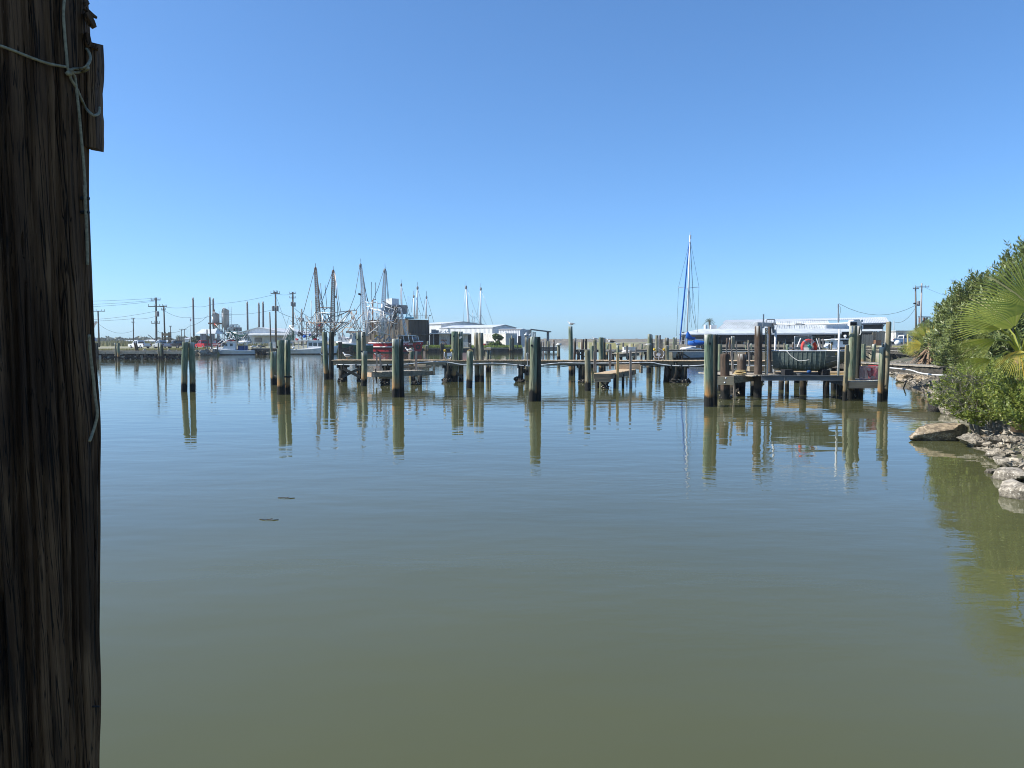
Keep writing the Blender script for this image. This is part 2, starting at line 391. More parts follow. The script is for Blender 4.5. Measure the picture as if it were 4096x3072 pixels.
def groundmat(name, c1, c2, g1, g2, gr=0.5):
    m, nt, b = newmat(name)
    co = nd(nt, 'ShaderNodeTexCoord').outputs['Object']
    f = noise_n(nt, co, (0.8,0.8,0.8), 1.0, 6, 0.65)
    g = noise_n(nt, co, (0.06,0.16,0.2), 1.0, 4, 0.6, (3,1,0))
    col = mixc(nt, ramp(nt, g, [(gr-0.06,0.0),(gr+0.06,1.0)]), ramp(nt,f,[(0.35,c2),(0.65,c1)]), ramp(nt,f,[(0.35,g2),(0.65,g1)]))
    nt.links.new(col, b.inputs['Base Color']); b.inputs['Roughness'].default_value = 0.95
    bp = nd(nt, 'ShaderNodeBump'); bp.inputs['Strength'].default_value = 0.6; bp.inputs['Distance'].default_value = 0.1
    nt.links.new(f, bp.inputs['Height']); nt.links.new(bp.outputs[0], b.inputs['Normal'])
    return m
MT['ground'] = groundmat('shell_and_grass_ground', (0.40,0.37,0.31), (0.26,0.24,0.19), (0.22,0.20,0.08), (0.13,0.14,0.05), 0.46)
MT['bank'] = groundmat('muddy_bank', (0.16,0.14,0.105), (0.08,0.07,0.05), (0.10,0.10,0.05), (0.05,0.055,0.03), 0.56)
MT['marsh'] = groundmat('far_marsh', (0.20,0.175,0.13), (0.12,0.105,0.08), (0.17,0.15,0.10), (0.10,0.09,0.06), 0.56)

def land(name, outline, ztop, mat, skirt=0.6, zbot=-1.2):
    """flat ground with a sloping rim: outline at the top, pushed outwards at the bottom"""
    n = len(outline); cen = sum((Vector((p[0],p[1],0)) for p in outline), V(0,0,0))/n
    top = [V(p[0],p[1],ztop if len(p)<3 else p[2]) for p in outline]
    tri = geometry.tessellate_polygon([top])
    bot = []
    for i,p in enumerate(outline):
        a = Vector(outline[i-1][:2]); c = Vector(outline[(i+1)%n][:2]); d = (c-a).normalized()
        nrm = V(d.y,-d.x,0); bot.append(V(p[0],p[1],zbot)+nrm*skirt)
    mb = MB(); mb.add(top+bot, [tuple(t) for t in tri]+[(i,(i+1)%n,n+(i+1)%n,n+i) for i in range(n)])
    return structure(name, mb, mat)
def gp(px, py): g = G(px,py); return (g.x,g.y)
# outline counter-clockwise (seen from above) so the rim goes outwards
west = [(-420,104), (-70,112), (XX(600,116),116), (XX(780,123),123), (XX(1000,130),130), (XX(1150,135),135), (XX(1340,141),141), (XX(1500,147),147), (XX(1690,151),151), (XX(1900,153),153), (XX(2088,154),154), (XX(2090,158),158), (XX(2075,190),190), (XX(2040,330),330), (-30,430), (-420,430)]
land('ground', west, 0.95, MT['ground'], 0.5)
# far spit across the bay with riprap and marsh
mb = MB(); nx, ny = 260, 14; vs = []
for j in range(ny+1):
    for i in range(nx+1):
        x = lerp(-30, 330, i/nx); t = j/ny; y = 410 + t*190 + 12*noise.noise((x*0.02,0,0)) + x*0.10
        z = -0.6 + 2.0*min(1,t*7) + 1.5*min(1,max(0,t-0.12)*6) + (0.8*noise.noise((x*0.30,y*0.18,2)) if 0.1 < t else 0) + 0.45*noise.noise((x*0.9,y*0.5,5))
        vs.append((x,y,z))
mb.add(vs, [(j*(nx+1)+i, j*(nx+1)+i+1, (j+1)*(nx+1)+i+1, (j+1)*(nx+1)+i) for j in range(ny) for i in range(nx)])
structure('far_shore', mb, MT['marsh'])
# right bank
def shore(px, py): g = G(px,py); return g
east = []
near_line = [(12.5,2.0),(9.6,7.0),(8.9,10.6),(9.4,13.2),(11.0,17.6),(13.8,21.0),(15.6,25.2),(17.4,29.0),(18.6,33.0),(24.0,46.0),(34.0,68.0),(42.0,84.0),(52.0,99.0),(60.0,112.0),(61.0,122.0),(30.0,131.0),(27.5,136.0),(29.0,175.0)]
# terrain strip rising inland from the water's edge
def bank_strip():
    mb = MB(); k = 26; vs = []; segs = []
    pts = [Vector((p[0],p[1],0)) for p in near_line]
    dense = []
    for i in range(len(pts)-1):
        nsub = max(2,int((pts[i+1]-pts[i]).length/1.1)); nsub = min(nsub,16)
        for j in range(nsub): dense.append(pts[i].lerp(pts[i+1], j/nsub))
    dense.append(pts[-1])
    for i,p in enumerate(dense):
        d = (dense[min(i+1,len(dense)-1)]-dense[max(i-1,0)]).normalized()
        nrm = V(d.y,-d.x,0); far = p.y > 108
        if p.y > 124: nrm = V(1,0.25,0).normalized() if p.y>132 else V(0.4,1,0).normalized()
        for j in range(k+1):
            t = j/k; w = -1.6 + (t**1.8)*70
            q = p + nrm*w
            if far: z = -0.9 + 2.6*min(1,max(0,(w+1.6)/1.6))
            else: z = -0.75 + 1.65*(1-math.exp(-max(0,w+1.6)*0.42)) + min(0.6,max(0,w)*0.03)
            z += 0.16*noise.noise((q.x*0.8,q.y*0.8,0)) + 0.09*noise.noise((q.x*2.3,q.y*2.3,4))
            vs.append((q.x,q.y,z))
    n = len(dense)
    mb.add(vs, [(i*(k+1)+j,(i+1)*(k+1)+j,(i+1)*(k+1)+j+1,i*(k+1)+j+1) for i in range(n-1) for j in range(k)])
    return structure('shore_bank', mb, MT['bank'], True)
bank_strip()
mb = MB(); mb.bx(58,260,112,330,-1,1.62); mb.bx(29,58,134,330,-1,1.60)
structure('yard_ground', mb, MT['ground'])
# ================================================================ PILINGS
NP = [0]
def piling(px, yb, yt, w, mat, label, pxt=None, d=None, bolt=None, zt=None, group='mooring pilings', cat='piling', ribbon=None):
    """round timber post: px,yb where it meets the water, yt its top, w its width, all in photo pixels; d overrides the distance"""
    b = G(px, yb) if d is None else V(XX(px, d, 1440), d, 0)
    Y = b.y; r = max(0.05, w*Y/FPX/2)
    t = at(pxt if pxt else px, yt, Y)
    if pxt is None: t.x = b.x + R.uniform(-.022,.022)*t.z
    NP[0] += 1; sd = NP[0]*1.37
    big = w >= 14
    n = 18 if big else 10
    h = t.z; zs = [-1.2, 0.0] + [h*k/14 for k in range(1,14)] + [h-0.02, h] if big else [-1.2,0.0,h*0.5,h-0.02,h]
    mb = MB(); vs = []
    ph = R.uniform(0,6.28); chk = R.uniform(0,6.28)
    for i,z in enumerate(zs):
        f = z/h; cx = b.x+(t.x-b.x)*f + 0.012*math.sin(f*3+ph); cy = Y + 0.01*math.sin(f*2.2+ph)
        for j in range(n):
            a = 2*math.pi*j/n
            rr = r*(1.03-0.06*max(0,f))*(1+0.085*noise.noise((math.cos(a)*1.3+sd,math.sin(a)*1.3,z*0.7))+0.035*noise.noise((math.cos(a)*4+sd,math.sin(a)*4,z*2)))
            if abs(((a-chk+math.pi)%(2*math.pi))-math.pi) < math.pi/n: rr *= 0.93
            if i == len(zs)-1: rr *= 0.93
            vs.append((cx+rr*math.cos(a), cy+rr*math.sin(a), z + (0.035*noise.noise((math.cos(a)*1.6+sd,math.sin(a)*1.6,0)) if i>=len(zs)-2 else 0)))
    k = len(zs)
    vs.append((t.x+0.0, Y, h-0.025))
    fs = [(i*n+j,i*n+(j+1)%n,(i+1)*n+(j+1)%n,(i+1)*n+j) for i in range(k-1) for j in range(n)]
    fs += [((k-1)*n+j,(k-1)*n+(j+1)%n,k*n) for j in range(n)]
    mb.add(vs, fs)
    o = solo('piling', mb, MT[mat], label, cat, (b.x,Y,0), group, smooth=True)
    o.data.set_sharp_from_angle(angle=rad(55))
    if bolt:
        for (bpx,bpy) in bolt:
            c = at(bpx,bpy,Y); ang = 0
            dx = c.x-(b.x+(t.x-b.x)*c.z/h); yy = math.sqrt(max(0.0004, (r*1.02)**2-min(dx*dx,(0.9*r)**2)))
            m2 = MB(); m2.tube([(c.x,Y-yy-0.012,c.z),(c.x,Y-yy+0.05,c.z)], 0.045, 10)
            bo = m2.build('bolt', MT['black'], o)
    return o
P = piling
gA='mooring pilings standing in open water'; gB='pilings along the near walkway'; gC='pilings of the boat lift'; gD='pilings by the second walkway'
P(736,1568,1369,24,'pil_green','weathered piling, left of the leaning pair standing alone left of the others',742,bolt=[(735,1393)],group=gA)
P(771,1567,1369,22,'pil_green','weathered piling, right of the leaning pair standing alone left of the others',764,group=gA)
P(1095,1540,1407,23,'pil_green','shorter piling tucked behind the left side of a leaning pair',1094,group=gA)
P(1122,1578,1361,29,'pil_green','taller pale-sided piling with black cable round it, beside a shorter piling',1124,bolt=[(1113,1388)],group=gA)
P(1152,1576,1361,23,'pil_green','dark piling close behind the one with the black cable',1150,group=gA)
P(1305,1518,1328,20,'pil_green','left piling of the pair at the left end of the near walkway',group=gB)
P(1326,1518,1328,20,'pil_shaded','right piling of the pair at the left end of the near walkway',group=gB)
P(1456,1544,1405,23,'pil_green','short turquoise-stained piling in front of the walkway, left end',bolt=[(1449,1405)],group=gB)
P(1436,1512,1328,19,'pil_green','tall piling behind the walkway above the short turquoise-stained one',bolt=[(1431,1358)],group=gB)
P(1455,1514,1328,18,'pil_grey','tall grey piling with round bolt hole, above the short turquoise-stained one',bolt=[(1452,1346)],group=gB)
P(1581,1589,1356,29,'pil_green','thick front piling with bolt hole before the red trawler',1584,bolt=[(1575,1389)],group=gB)
P(1606,1587,1356,23,'pil_shaded','dark piling close behind the thick one before the red trawler',1603,group=gB)
P(1646,1480,1392,18,'pil_green','short piling behind the walkway below the red trawler stern',group=gB)
P(1819,1527,1326,27,'pil_green','mossy green piling, left one of the pair carrying a white scrap',bolt=[(1816,1345)],group=gB)
sc_host = P(1844,1526,1326,21,'pil_green','mossy green piling with a white scrap nailed to it',group=gB)
P(1878,1552,1405,25,'pil_green','short green piling with rusty foot in front of the walkway beside a scrap-marked one',1879,group=gB)
P(1907,1527,1331,18,'pil_tan','yellow-green piling behind the walkway, left of its grey twin',group=gB)
P(1927,1528,1331,20,'pil_grey','pale grey piling with a small white spot, right of its yellow-green twin',group=gB)
P(2105,1502,1350,16,'pil_grey','pale piling with gulls on top, left of the two-post front piling',group=gB)
P(2118,1500,1353,13,'pil_shaded','dark piling leaning on the pale one that carries gulls',group=gB)
P(2131,1605,1348,29,'pil_green','tall weathered front piling with rusty foot, in the middle of the view',2134,bolt=[(2127,1382)],group=gA)
P(2152,1603,1348,24,'pil_shaded','dark piling just behind the tall weathered one in the middle',2150,group=gA)
P(2235,1438,1378,13,'pil_grey','slim pale piling with white rope on its head, alone in open water',group=gD)
P(2283,1502,1306,17,'pil_green','tall piling with a gull standing on its top',group=gB)
P(2296,1498,1353,11,'pil_brown','brown post hidden behind the tall piling with the gull',group=gB)
P(2351,1563,1401,24,'pil_grey','short pale piling standing beside the tan side pier',group=gB)
P(2367,1472,1383,15,'pil_green','squat green piling just behind the walkway left of the side pier',group=gB)
P(2379,1452,1360,16,'pil_grey','piling with a gull resting on it, beside a squat green one',group=gD)
P(2404,1490,1350,18,'pil_green','thick dark-sided piling behind the walkway, left of the tan side pier posts',group=gB)
P(2416,1488,1351,13,'pil_shaded','dark piling hugging the right side of a thick one',group=gB)
P(2428,1430,1376,10,'pil_green','thin piling by the far walkway, right of the thick dark-sided one',group=gD)
P(2470,1455,1382,12,'pil_green','short piling with a gull, behind the new yellow stake',group=gD)
P(2566,1432,1376,8,'pil_green','thin far piling standing right of the far side pier',group=gD)
P(2594,1492,1378,18,'pil_grey','stout piling with white rope on its top, left of the power pedestal',group=gB)
P(2596,1470,1336,16,'pil_green','tall piling rising behind the stout one with white rope',group=gD)
P(2607,1466,1340,10,'pil_shaded','dark narrow piling right of the tall one by the power pedestal',group=gD)
P(2627,1452,1341,12,'pil_grey','pale piling behind the power pedestal with a lamp',group=gD)
P(2638,1452,1341,10,'pil_shaded','dark piling behind the power pedestal with a lamp',group=gD)
P(2661,1446,1351,7,'pil_tan','thin left piling of the bound cluster left of the sailboat',group=gD)
P(2668,1462,1351,14,'pil_shaded','dark piling of the bound cluster left of the sailboat',group=gD)
P(2668,1490,1381,14,'pil_grey','lower grey piling in front of the bound cluster left of the sailboat',group=gB)
P(2693,1428,1350,8,'pil_green','left piling of the far pair beside the sailboat bow',group=gD)
P(2702,1428,1350,7,'pil_tan','right piling of the far pair beside the sailboat bow',group=gD)
P(2708,1436,1380,13,'pil_grey','grey piling touching the bow of the sailboat',group=gD)
P(2834,1626,1338,35,'pil_green','very thick green front piling with bolt hole, right of the sailboat',2836,bolt=[(2835,1374)],group=gC)
P(2857,1622,1339,25,'pil_shaded','dark piling behind the very thick green front one',group=gC)
P(2879,1563,1377,18,'pil_green','pale green piling between the thick green one and a brown stump',group=gC)
P(2900,1597,1416,35,'pil_brown','cracked brown stump bolted to the tan beam of the lift pier',group=gC)
P(2963,1574,1417,35,'pil_brown','cracked brown stump standing behind the coiled yellow rope',group=gC)
P(3031,1590,1305,31,'pil_brown','tall dark brown piling carrying the left beam of the boat lift',3034,group=gC)
P(3079,1545,1305,15,'pil_brown','narrow dark piling under the rear end of the left lift beam',group=gC)
P(3399,1598,1302,30,'pil_green','tall green piling under the right motor box of the lift',3414,group=gC)
P(3425,1585,1302,24,'pil_shaded','dark piling behind the tall green one at the right of the lift',3437,group=gC)
P(3377,1603,1381,17,'pil_tan','lower tan piling in front of the tall green right lift piling',3389,group=gC)
P(3540,1600,1288,20,'pil_tan','tallest bare tan piling right of the red crab traps',3555,group=gC)
P(3519,1606,1389,18,'pil_green','short green piling in front of the red crab traps',3526,group=gC)
P(3529,1603,1372,16,'pil_shaded','dark green piling just behind the short one by the crab traps',3535,group=gC)
P(3452,1478,1376,19,'pil_green','thick pale green piling behind the walkway, left of a rusty-footed one',group=gD)
P(3492,1478,1377,15,'pil_green','pale green rusty-footed piling behind the walkway near the grey fence',group=gD)
# small ones around the far walkways
for (px,yt,w,d,mt,lb) in [(2330,1357,12,97,'pil_brown','left brown piling of the tied pair on the far walkway'),
    (2344,1355,10,97,'pil_brown','right brown piling of the tied pair on the far walkway'),
    (2907,1352,9,104,'pil_brown','left brown piling of the round-topped pair before the black tarps'),
    (2918,1351,9,105,'pil_brown','right brown piling of the round-topped pair before the black tarps'),
    (2925,1345,8,112,'pil_tan','left tan piling of the banded pair before the black tarps'),
    (2933,1345,7,112,'pil_tan','right tan piling of the banded pair before the black tarps'),
    (2982,1368,6,108,'pil_green','pale post on the far dock left of a pale leaning stake'),
    (2992,1360,6,112,'pil_tan','yellowish post on the far dock beside a tall pale stake'),
    (3004,1374,7,108,'pil_green','pale post on the far dock just left of the lift piling'),
    (3112,1367,6,100,'pil_tan','whitish post seen between the lift guide post and the boat'),
    (3149,1377,14,92,'pil_green','stout pale piling seen just left of the boat windshield'),
    (3171,1369,9,90,'pil_brown','brown post seen right behind the boat windshield edge'),
    (3135,1372,5,104,'pil_tan','thin post on the far dock left of the boat windshield')]:
    P(px,1430,yt,w,mt,lb,d=d,group=gD)
# ================================================================ DOCKS
def plankmesh(name, L, w=0.14, t=0.042):
    mb = MB(); mb.box((0,0,0),(w,L,t)); me = bpy.data.meshes.new(name)
    n = 5; vs=[]; fs=[]
    for i in range(n+1):
        y = -L/2+L*i/n; dw = R.uniform(-.004,.004)
        vs += [(-w/2+dw,y,-t/2),(w/2+dw,y,-t/2),(w/2-.006+dw,y,t/2),(-w/2+.006+dw,y,t/2)]
    for i in range(n):
        for j in range(4): fs.append((i*4+j,i*4+(j+1)%4,i*4+4+(j+1)%4,i*4+4+j))
    fs += [(3,2,1,0),(n*4,n*4+1,n*4+2,n*4+3)]
    me.from_pydata(vs,[],fs); return me
def planks(parent, path, width, mat, w=0.14, gap=0.012, t=0.042, jitter=0.02, ztop=None, first=0):
    """planks laid across a path of (x,y,z_top) points"""
    ms = [plankmesh('plank', width, w, t) for _ in range(3)]
    for m in ms: m.materials.append(mat)
    org = parent.location; pts = [Vector(p) for p in path]; acc = 0.0; cnt = 0
    for i in range(len(pts)-1):
        a,b = pts[i],pts[i+1]; d = b-a; L = d.length; ang = math.atan2(d.y,d.x); tilt = -math.asin(d.z/L)
        s_ = acc
        while s_ < L:
            p = a.lerp(b, s_/L)
            o = bpy.data.objects.new('plank', ms[cnt%3]); COL.objects.link(o); o.parent = parent
            off = R.uniform(-jitter,jitter)
            n = V(-math.sin(ang),math.cos(ang),0)
            o.location = p - V(0,0,t/2) + n*off + V(0,0,R.uniform(-.004,.004)) - org
            o.rotation_euler = (R.uniform(-.006,.006), tilt+R.uniform(-.01,.01), ang+R.uniform(-.012,.012)); cnt += 1
            s_ += w+gap
        acc = s_-L
    return cnt
def crust(parent, c, r, n=1):
    mb = MB(); mb.sphere(c, r, 12, 8, (1,1,0.75), 0.7, R.random()*50, 2.5); o = mb.build('oyster_clump', MT['creosote'], parent)
    m2 = MB()
    for _ in range(14):
        a = R.uniform(0,6.28); e = R.uniform(-.2,.9); p = Vector(c)+V(math.cos(a)*math.cos(e),math.sin(a)*math.cos(e),math.sin(e)*.7)*r*1.02
        m2.box(p,(R.uniform(.03,.07),R.uniform(.03,.06),.02),R.uniform(0,3),R.uniform(0,3))
    m2.build('oyster_shell', MT['shell'], parent, kind='stuff')
def bent(parent, x, Y0, Y1, z, wid=0.24, brace=1, yaw=0.0, clump=True, mat='beam_dark', post='pil_shaded'):
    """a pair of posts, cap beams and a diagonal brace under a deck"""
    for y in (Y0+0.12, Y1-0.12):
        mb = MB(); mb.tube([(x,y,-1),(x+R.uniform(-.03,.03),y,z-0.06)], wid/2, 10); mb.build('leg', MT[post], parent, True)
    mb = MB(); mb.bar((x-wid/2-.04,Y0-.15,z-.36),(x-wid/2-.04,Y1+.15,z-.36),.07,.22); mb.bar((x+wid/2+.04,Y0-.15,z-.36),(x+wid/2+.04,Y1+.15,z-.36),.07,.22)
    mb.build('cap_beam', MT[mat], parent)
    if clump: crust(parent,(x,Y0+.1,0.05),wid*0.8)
# ---- near walkway (runs across the view, then bends to the right bank)
WZ = 1.30; WY = 45.0
wk = thing('dock_walkway','long weathered plank walkway crossing the whole middle of the view','dock',(XX(2100,WY),WY,0))
x0 = XX(1334,WY); xb = XX(3330,WY-1.5)
sh = Vector((19.9,33.0,1.31))
path = [(x0,WY+0.6,WZ),(xb,WY-0.9,WZ),(sh.x,sh.y+0.6,sh.z),(22.6,30.6,1.32)]
planks(wk, path[:2], 1.45, MT['plank'])
planks(wk, path[1:], 1.45, MT['plank_grey'], w=0.20)
def along(i, t): return Vector(path[i]).lerp(Vector(path[i+1]), t)
segs = [(x0, XX(1640,WY)),(XX(1640,WY)+.02,XX(2090,WY)),(XX(2090,WY)+.02,XX(2360,WY)),(XX(2360,WY)+.02,XX(2660,WY)),(XX(2660,WY)+.02,XX(3000,WY)),(XX(3000,WY)+.02,xb)]
def wy(x): return lerp(path[0][1],path[1][1],(x-x0)/(xb-x0))
for (a,b) in segs:
    for off,hh in ((-0.62,0.26),(0.62,0.26)):
        mb = MB(); mb.bar((a,wy(a)+off,WZ-.05-hh/2),(b,wy(b)+off,WZ-.05-hh/2),.06,hh); mb.build('stringer', MT['beam'], wk)
for (p,q) in ((path[1],path[2]),(path[2],path[3])):
    p,q = Vector(p),Vector(q); d=(q-p).normalized(); n=V(-d.y,d.x,0)
    for off in (-.6,.6):
        mb = MB(); mb.bar(p+n*off-V(0,0,.22),q+n*off-V(0,0,.22),.07,.32); mb.build('stringer', MT['beam_dark'], wk)
for px,wd in ((1363,.30),(1437,.26),(1540,.30),(1790,.40),(2084,.30),(2325,.30),(2686,.42),(2722,.34),(2900,.32),(3010,.34),(3180,.30),(3325,.30)):
    x = XX(px,WY); bent(wk, x, wy(x)-.6, wy(x)+.6, WZ, wd)
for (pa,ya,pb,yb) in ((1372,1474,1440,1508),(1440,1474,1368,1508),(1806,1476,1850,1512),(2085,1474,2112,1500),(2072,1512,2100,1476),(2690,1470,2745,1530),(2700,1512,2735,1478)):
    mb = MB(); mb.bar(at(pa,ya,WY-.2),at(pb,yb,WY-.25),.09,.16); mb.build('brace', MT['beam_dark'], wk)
crust(wk, at(2745,1533,WY-.2), .33); crust(wk, at(2070,1517,WY-.2), .22); crust(wk, at(2668,1540,WY-.5), .26)
for px in (2663,):
    mb = MB(); mb.tube([at(px,1540,WY-.75),at(px+6,1466,WY-.75)],.16,12); mb.build('leg', MT['pil_brown'], wk, True)
# white water pipe slung along the front of the walkway
pp = [(1300,1456),(1345,1458),(1500,1461),(1620,1457),(1700,1449),(1780,1448),(1830,1456),(1860,1458),(1960,1453),(2030,1456),(2112,1464),(2160,1460),(2240,1452),(2340,1453),(2480,1452),(2600,1450),(2640,1457),(2700,1463),(2780,1463),(2860,1456),(2900,1456),(3010,1462),(3330,1466)]
def smooth_path(pts, sub=4):
    out = []
    for i in range(len(pts)-1):
        p0,p1,p2,p3 = pts[max(i-1,0)],pts[i],pts[i+1],pts[min(i+2,len(pts)-1)]
        for j in range(sub):
            t=j/sub; out.append(0.5*((2*p1)+(-p0+p2)*t+(2*p0-5*p1+4*p2-p3)*t*t+(-p0+3*p1-3*p2+p3)*t**3))
    out.append(pts[-1]); return out
mb = MB(); mb.tube(smooth_path([at(a,b,wy(XX(a,WY))-.70) for a,b in pp[1:]]), .032, 7); mb.build('water_pipe', MT['pvc'], wk, True)
mb = MB(); mb.tube(smooth_path([at(a,b,wy(XX(a,WY))-.68) for a,b in [(2160,1466),(2220,1469),(2320,1461),(2480,1464),(2560,1469),(2640,1465),(2800,1466),(3000,1468)]]), .022, 6); mb.build('black_hose', MT['black'], wk, True)
mb = MB(); mb.tube([at(2107,1412,WY-.72),at(2110,1462,WY-.72)],.02,6); mb.tube([at(2107,1412,WY-.72),at(2114,1413,WY-.72)],.02,6); mb.build('standpipe', MT['pvc'], wk)
mb = MB(); mb.tube([at(2766,1449,WY-.72),at(2776,1450,WY-.72),at(2776,1461,WY-.72)],.018,6); mb.build('standpipe', MT['pvc'], wk)
# pipe and cable to the bank on the right
mb = MB(); mb.tube(smooth_path([at(3555,1471,34.5),at(3640,1480,33),at(3680,1492,32),at(3745,1500,31),at(3800,1500,30.5),at(3850,1494,30)]),.03,6); mb.build('water_pipe', MT['pvc'], wk, True)
# upright stakes standing in front of / on the walkway
def stake(px, yt, yb, w, label, d, mat='stake', pxt=None, group='wooden mooring stakes', rz=0.0):
    p = at(px,yb,d); q = at(pxt if pxt else px,yt,d); ww = w*d/FPX
    mb = MB(); mb.bar(p,q,ww,ww*.6,up=(0,1,0)); return solo('stake', mb, MT[mat], label, 'stake', p, group)
D2=43.6
stake(1507,1410,1462,6,'grey stake, left of the two beside the low broken pier',D2)
stake(1525,1413,1492,7,'leaning grey stake, right of the two beside the low broken pier',D2-.4,pxt=1519)
stake(1665,1404,1505,8,'grey stake at the right part of the low broken pier',D2-.4)
stake(1637,1416,1437,9,'thick low stake with a gull on it, behind the walkway',WY+1.2)
stake(1697,1405,1437,9,'pale thin stake behind the walkway right of the gull',WY+1.3)
stake(2173,1403,1440,8,'reddish stake behind the walkway right of the tall middle piling',WY+1.4)
stake(2380,1405,1486,11,'grey stake at the left front corner of the tan side pier',39.2)
stake(2440,1401,1478,9,'grey stake, second on the tan side pier from its left',41.0)
stake(2469,1410,1556,10,'new yellow stake on the right edge of the tan side pier',38.9,'stake_new',pxt=2472)
stake(2522,1402,1556,9,'grey stake at the rear right of the tan side pier',40.0)
stake(2941,1404,1606,8,'split grey stake between the two brown stumps',33.0,pxt=2926,rz=.1)
stake(2998,1371,1466,6,'tall pale stake behind the second brown stump',38,pxt=2993)
stake(2978,1402,1368,5,'short grey stake leaning to the right behind the second brown stump',38.2,pxt=2997,mat='stake')
stake(2444,1376,1437,8,'leaning grey stake behind the walkway, left of a gull-topped piling',55,pxt=2441)
stake(2508,1382,1437,7,'slim grey stake on the far side pier, middle one',70)
stake(2492,1372,1415,5,'thin dark stake on the far side pier, left one',88)
stake(2544,1389,1438,5,'thin grey stake on the far side pier, right one',70)
stake(2533,1374,1397,4,'thin stake standing on the far walkway',97)
stake(2495,1370,1397,3,'thinner stake standing on the far walkway',97.5)
stake(2385,1378,1437,6,'crooked grey stake beside the squat green piling',60,pxt=2383)
stake(2614,1372,1397,7,'tan stub on the far walkway left of the power pedestal',97)
for i,(px,yt,yb,lb) in enumerate(((2906,1374,1412,'first grey stake in the row behind the brown stumps'),(2926,1377,1420,'second grey stake in the row behind the brown stumps'),(2946,1366,1417,'third and tallest grey stake in the row behind the brown stumps'))):
    stake(px,yt,yb,4.5,lb,80)
# ---- low broken side pier in front of the walkway, left
lp = thing('low_pier','low broken side pier of grey timber hanging before the walkway','dock',(XX(1610,43),43,0))
fz = .60
A = at(1500,1494,40.8); Bq = at(1738,1478,43.4)
def rel(a,b,t): return a.lerp(b,t)
A.z = Bq.z = fz; dd = (Bq-A).normalized(); nn = V(-dd.y,dd.x,0)
mb = MB(); mb.bar(A,Bq,.07,.24); mb.build('front_beam', MT['beam'], lp)
mb = MB(); mb.bar(A+nn*.95,Bq+nn*.95,.07,.24); mb.build('rear_beam', MT['beam'], lp)
mb = MB(); mb.bar(A-dd*.04,A+nn*.95-dd*.04,.07,.24); mb.build('end_beam', MT['fascia'], lp)
planks(lp, [A+nn*.48+dd*.5+V(0,0,.17),A+nn*.48+dd*3.3+V(0,0,.17)], .95, MT['plank_grey'], w=.14)
mb = MB(); mb.bar(at(1515,1507,41.4),at(1570,1507,41.8),.10,.22); mb.build('low_beam', MT['beam'], lp)
for px in (1534,1548,1650,1678):
    x = at(px,1500,42).x
    mb = MB(); mb.tube([(x,42+.2*(px>1600),-1),(x,42+.2*(px>1600),.5)],.11,9); mb.build('leg', MT['pil_shaded'], lp, True)
crust(lp,(at(1541,1500,42).x,41.9,.05),.27); crust(lp,(at(1660,1500,42).x,42,.07),.22)
mb = MB(); mb.tube([at(1502,1475,41.0),at(1507,1534,41.0)],.045,6); mb.build('hanging_post', MT['beam_dark'], lp)
mb = MB(); mb.bar(at(1736,1452,43.2),at(1736,1498,43.2),.13,.1,up=(0,1,0)); mb.build('corner_post', MT['beam'], lp)
for (pa,pb,y) in ((1655,1703,1462),(1703,1725,1467),(1612,1660,1469)):
    mb = MB(); mb.bar(at(pa,y,44.0),at(pb,y,44.0),.22,.14); mb.build('loose_board', MT['plank_new'] if pa==1655 else MT['beam'], lp)
# ---- tan side pier right of the middle
sp_ = thing('side_pier','short side pier with new tan planks sticking out from the walkway','dock',(5.6,41,0))
a0,b0 = V(4.22,38.4,.80),V(5.10,38.4,.80); dirn = V(6.35,43.9,.80)-a0
dirn2 = V(dirn.x,dirn.y,0)
planks(sp_, [(a0+b0)/2+dirn*.02, (a0+b0)/2+dirn*.96], .92, MT['plank_new'], w=.14)
mb = MB(); mb.bar(a0-V(.04,.03,.16),b0-V(-.04,.03,.16),.06,.25); mb.build('front_beam', MT['beam'], sp_)
mb = MB(); mb.bar(a0-V(.0,.10,.36),b0-V(.05,.10,.36),.06,.16); mb.build('bumper_beam', MT['beam'], sp_)
for c in (a0,b0):
    mb = MB(); mb.bar(c-V(0,0,.17),c+dirn2-V(0,0,.17),.06,.25); mb.build('stringer', MT['beam'], sp_)
for t in (.12,.45,.80):
    for c in (a0,b0):
        p = c+dirn2*t; mb = MB(); mb.tube([(p.x,p.y,-1),(p.x,p.y,.68)],.075,8); mb.build('leg', MT['pil_shaded'], sp_, True)
mb = MB(); q=(a0+b0)/2+dirn2*.08; mb.tube([(q.x-.25,q.y,.45),(q.x,q.y,.05),(q.x+.25,q.y,.45)],.07,6); mb.build('brace', MT['beam_dark'], sp_)
crust(sp_,(q.x,q.y,.03),.2)
q = a0.lerp(b0,.5)+dirn*.98; mb = MB(); mb.bar(q+V(-.75,-.05,.13),q+V(.72,-.05,.13),.10,.30); mb.build('step_box', MT['plank_new'], sp_)
mb = MB(); mb.bar(q+V(.78,-.3,.0),q+V(.78,.3,.0),.12,.42); mb.build('corner_post', MT['beam'], sp_)
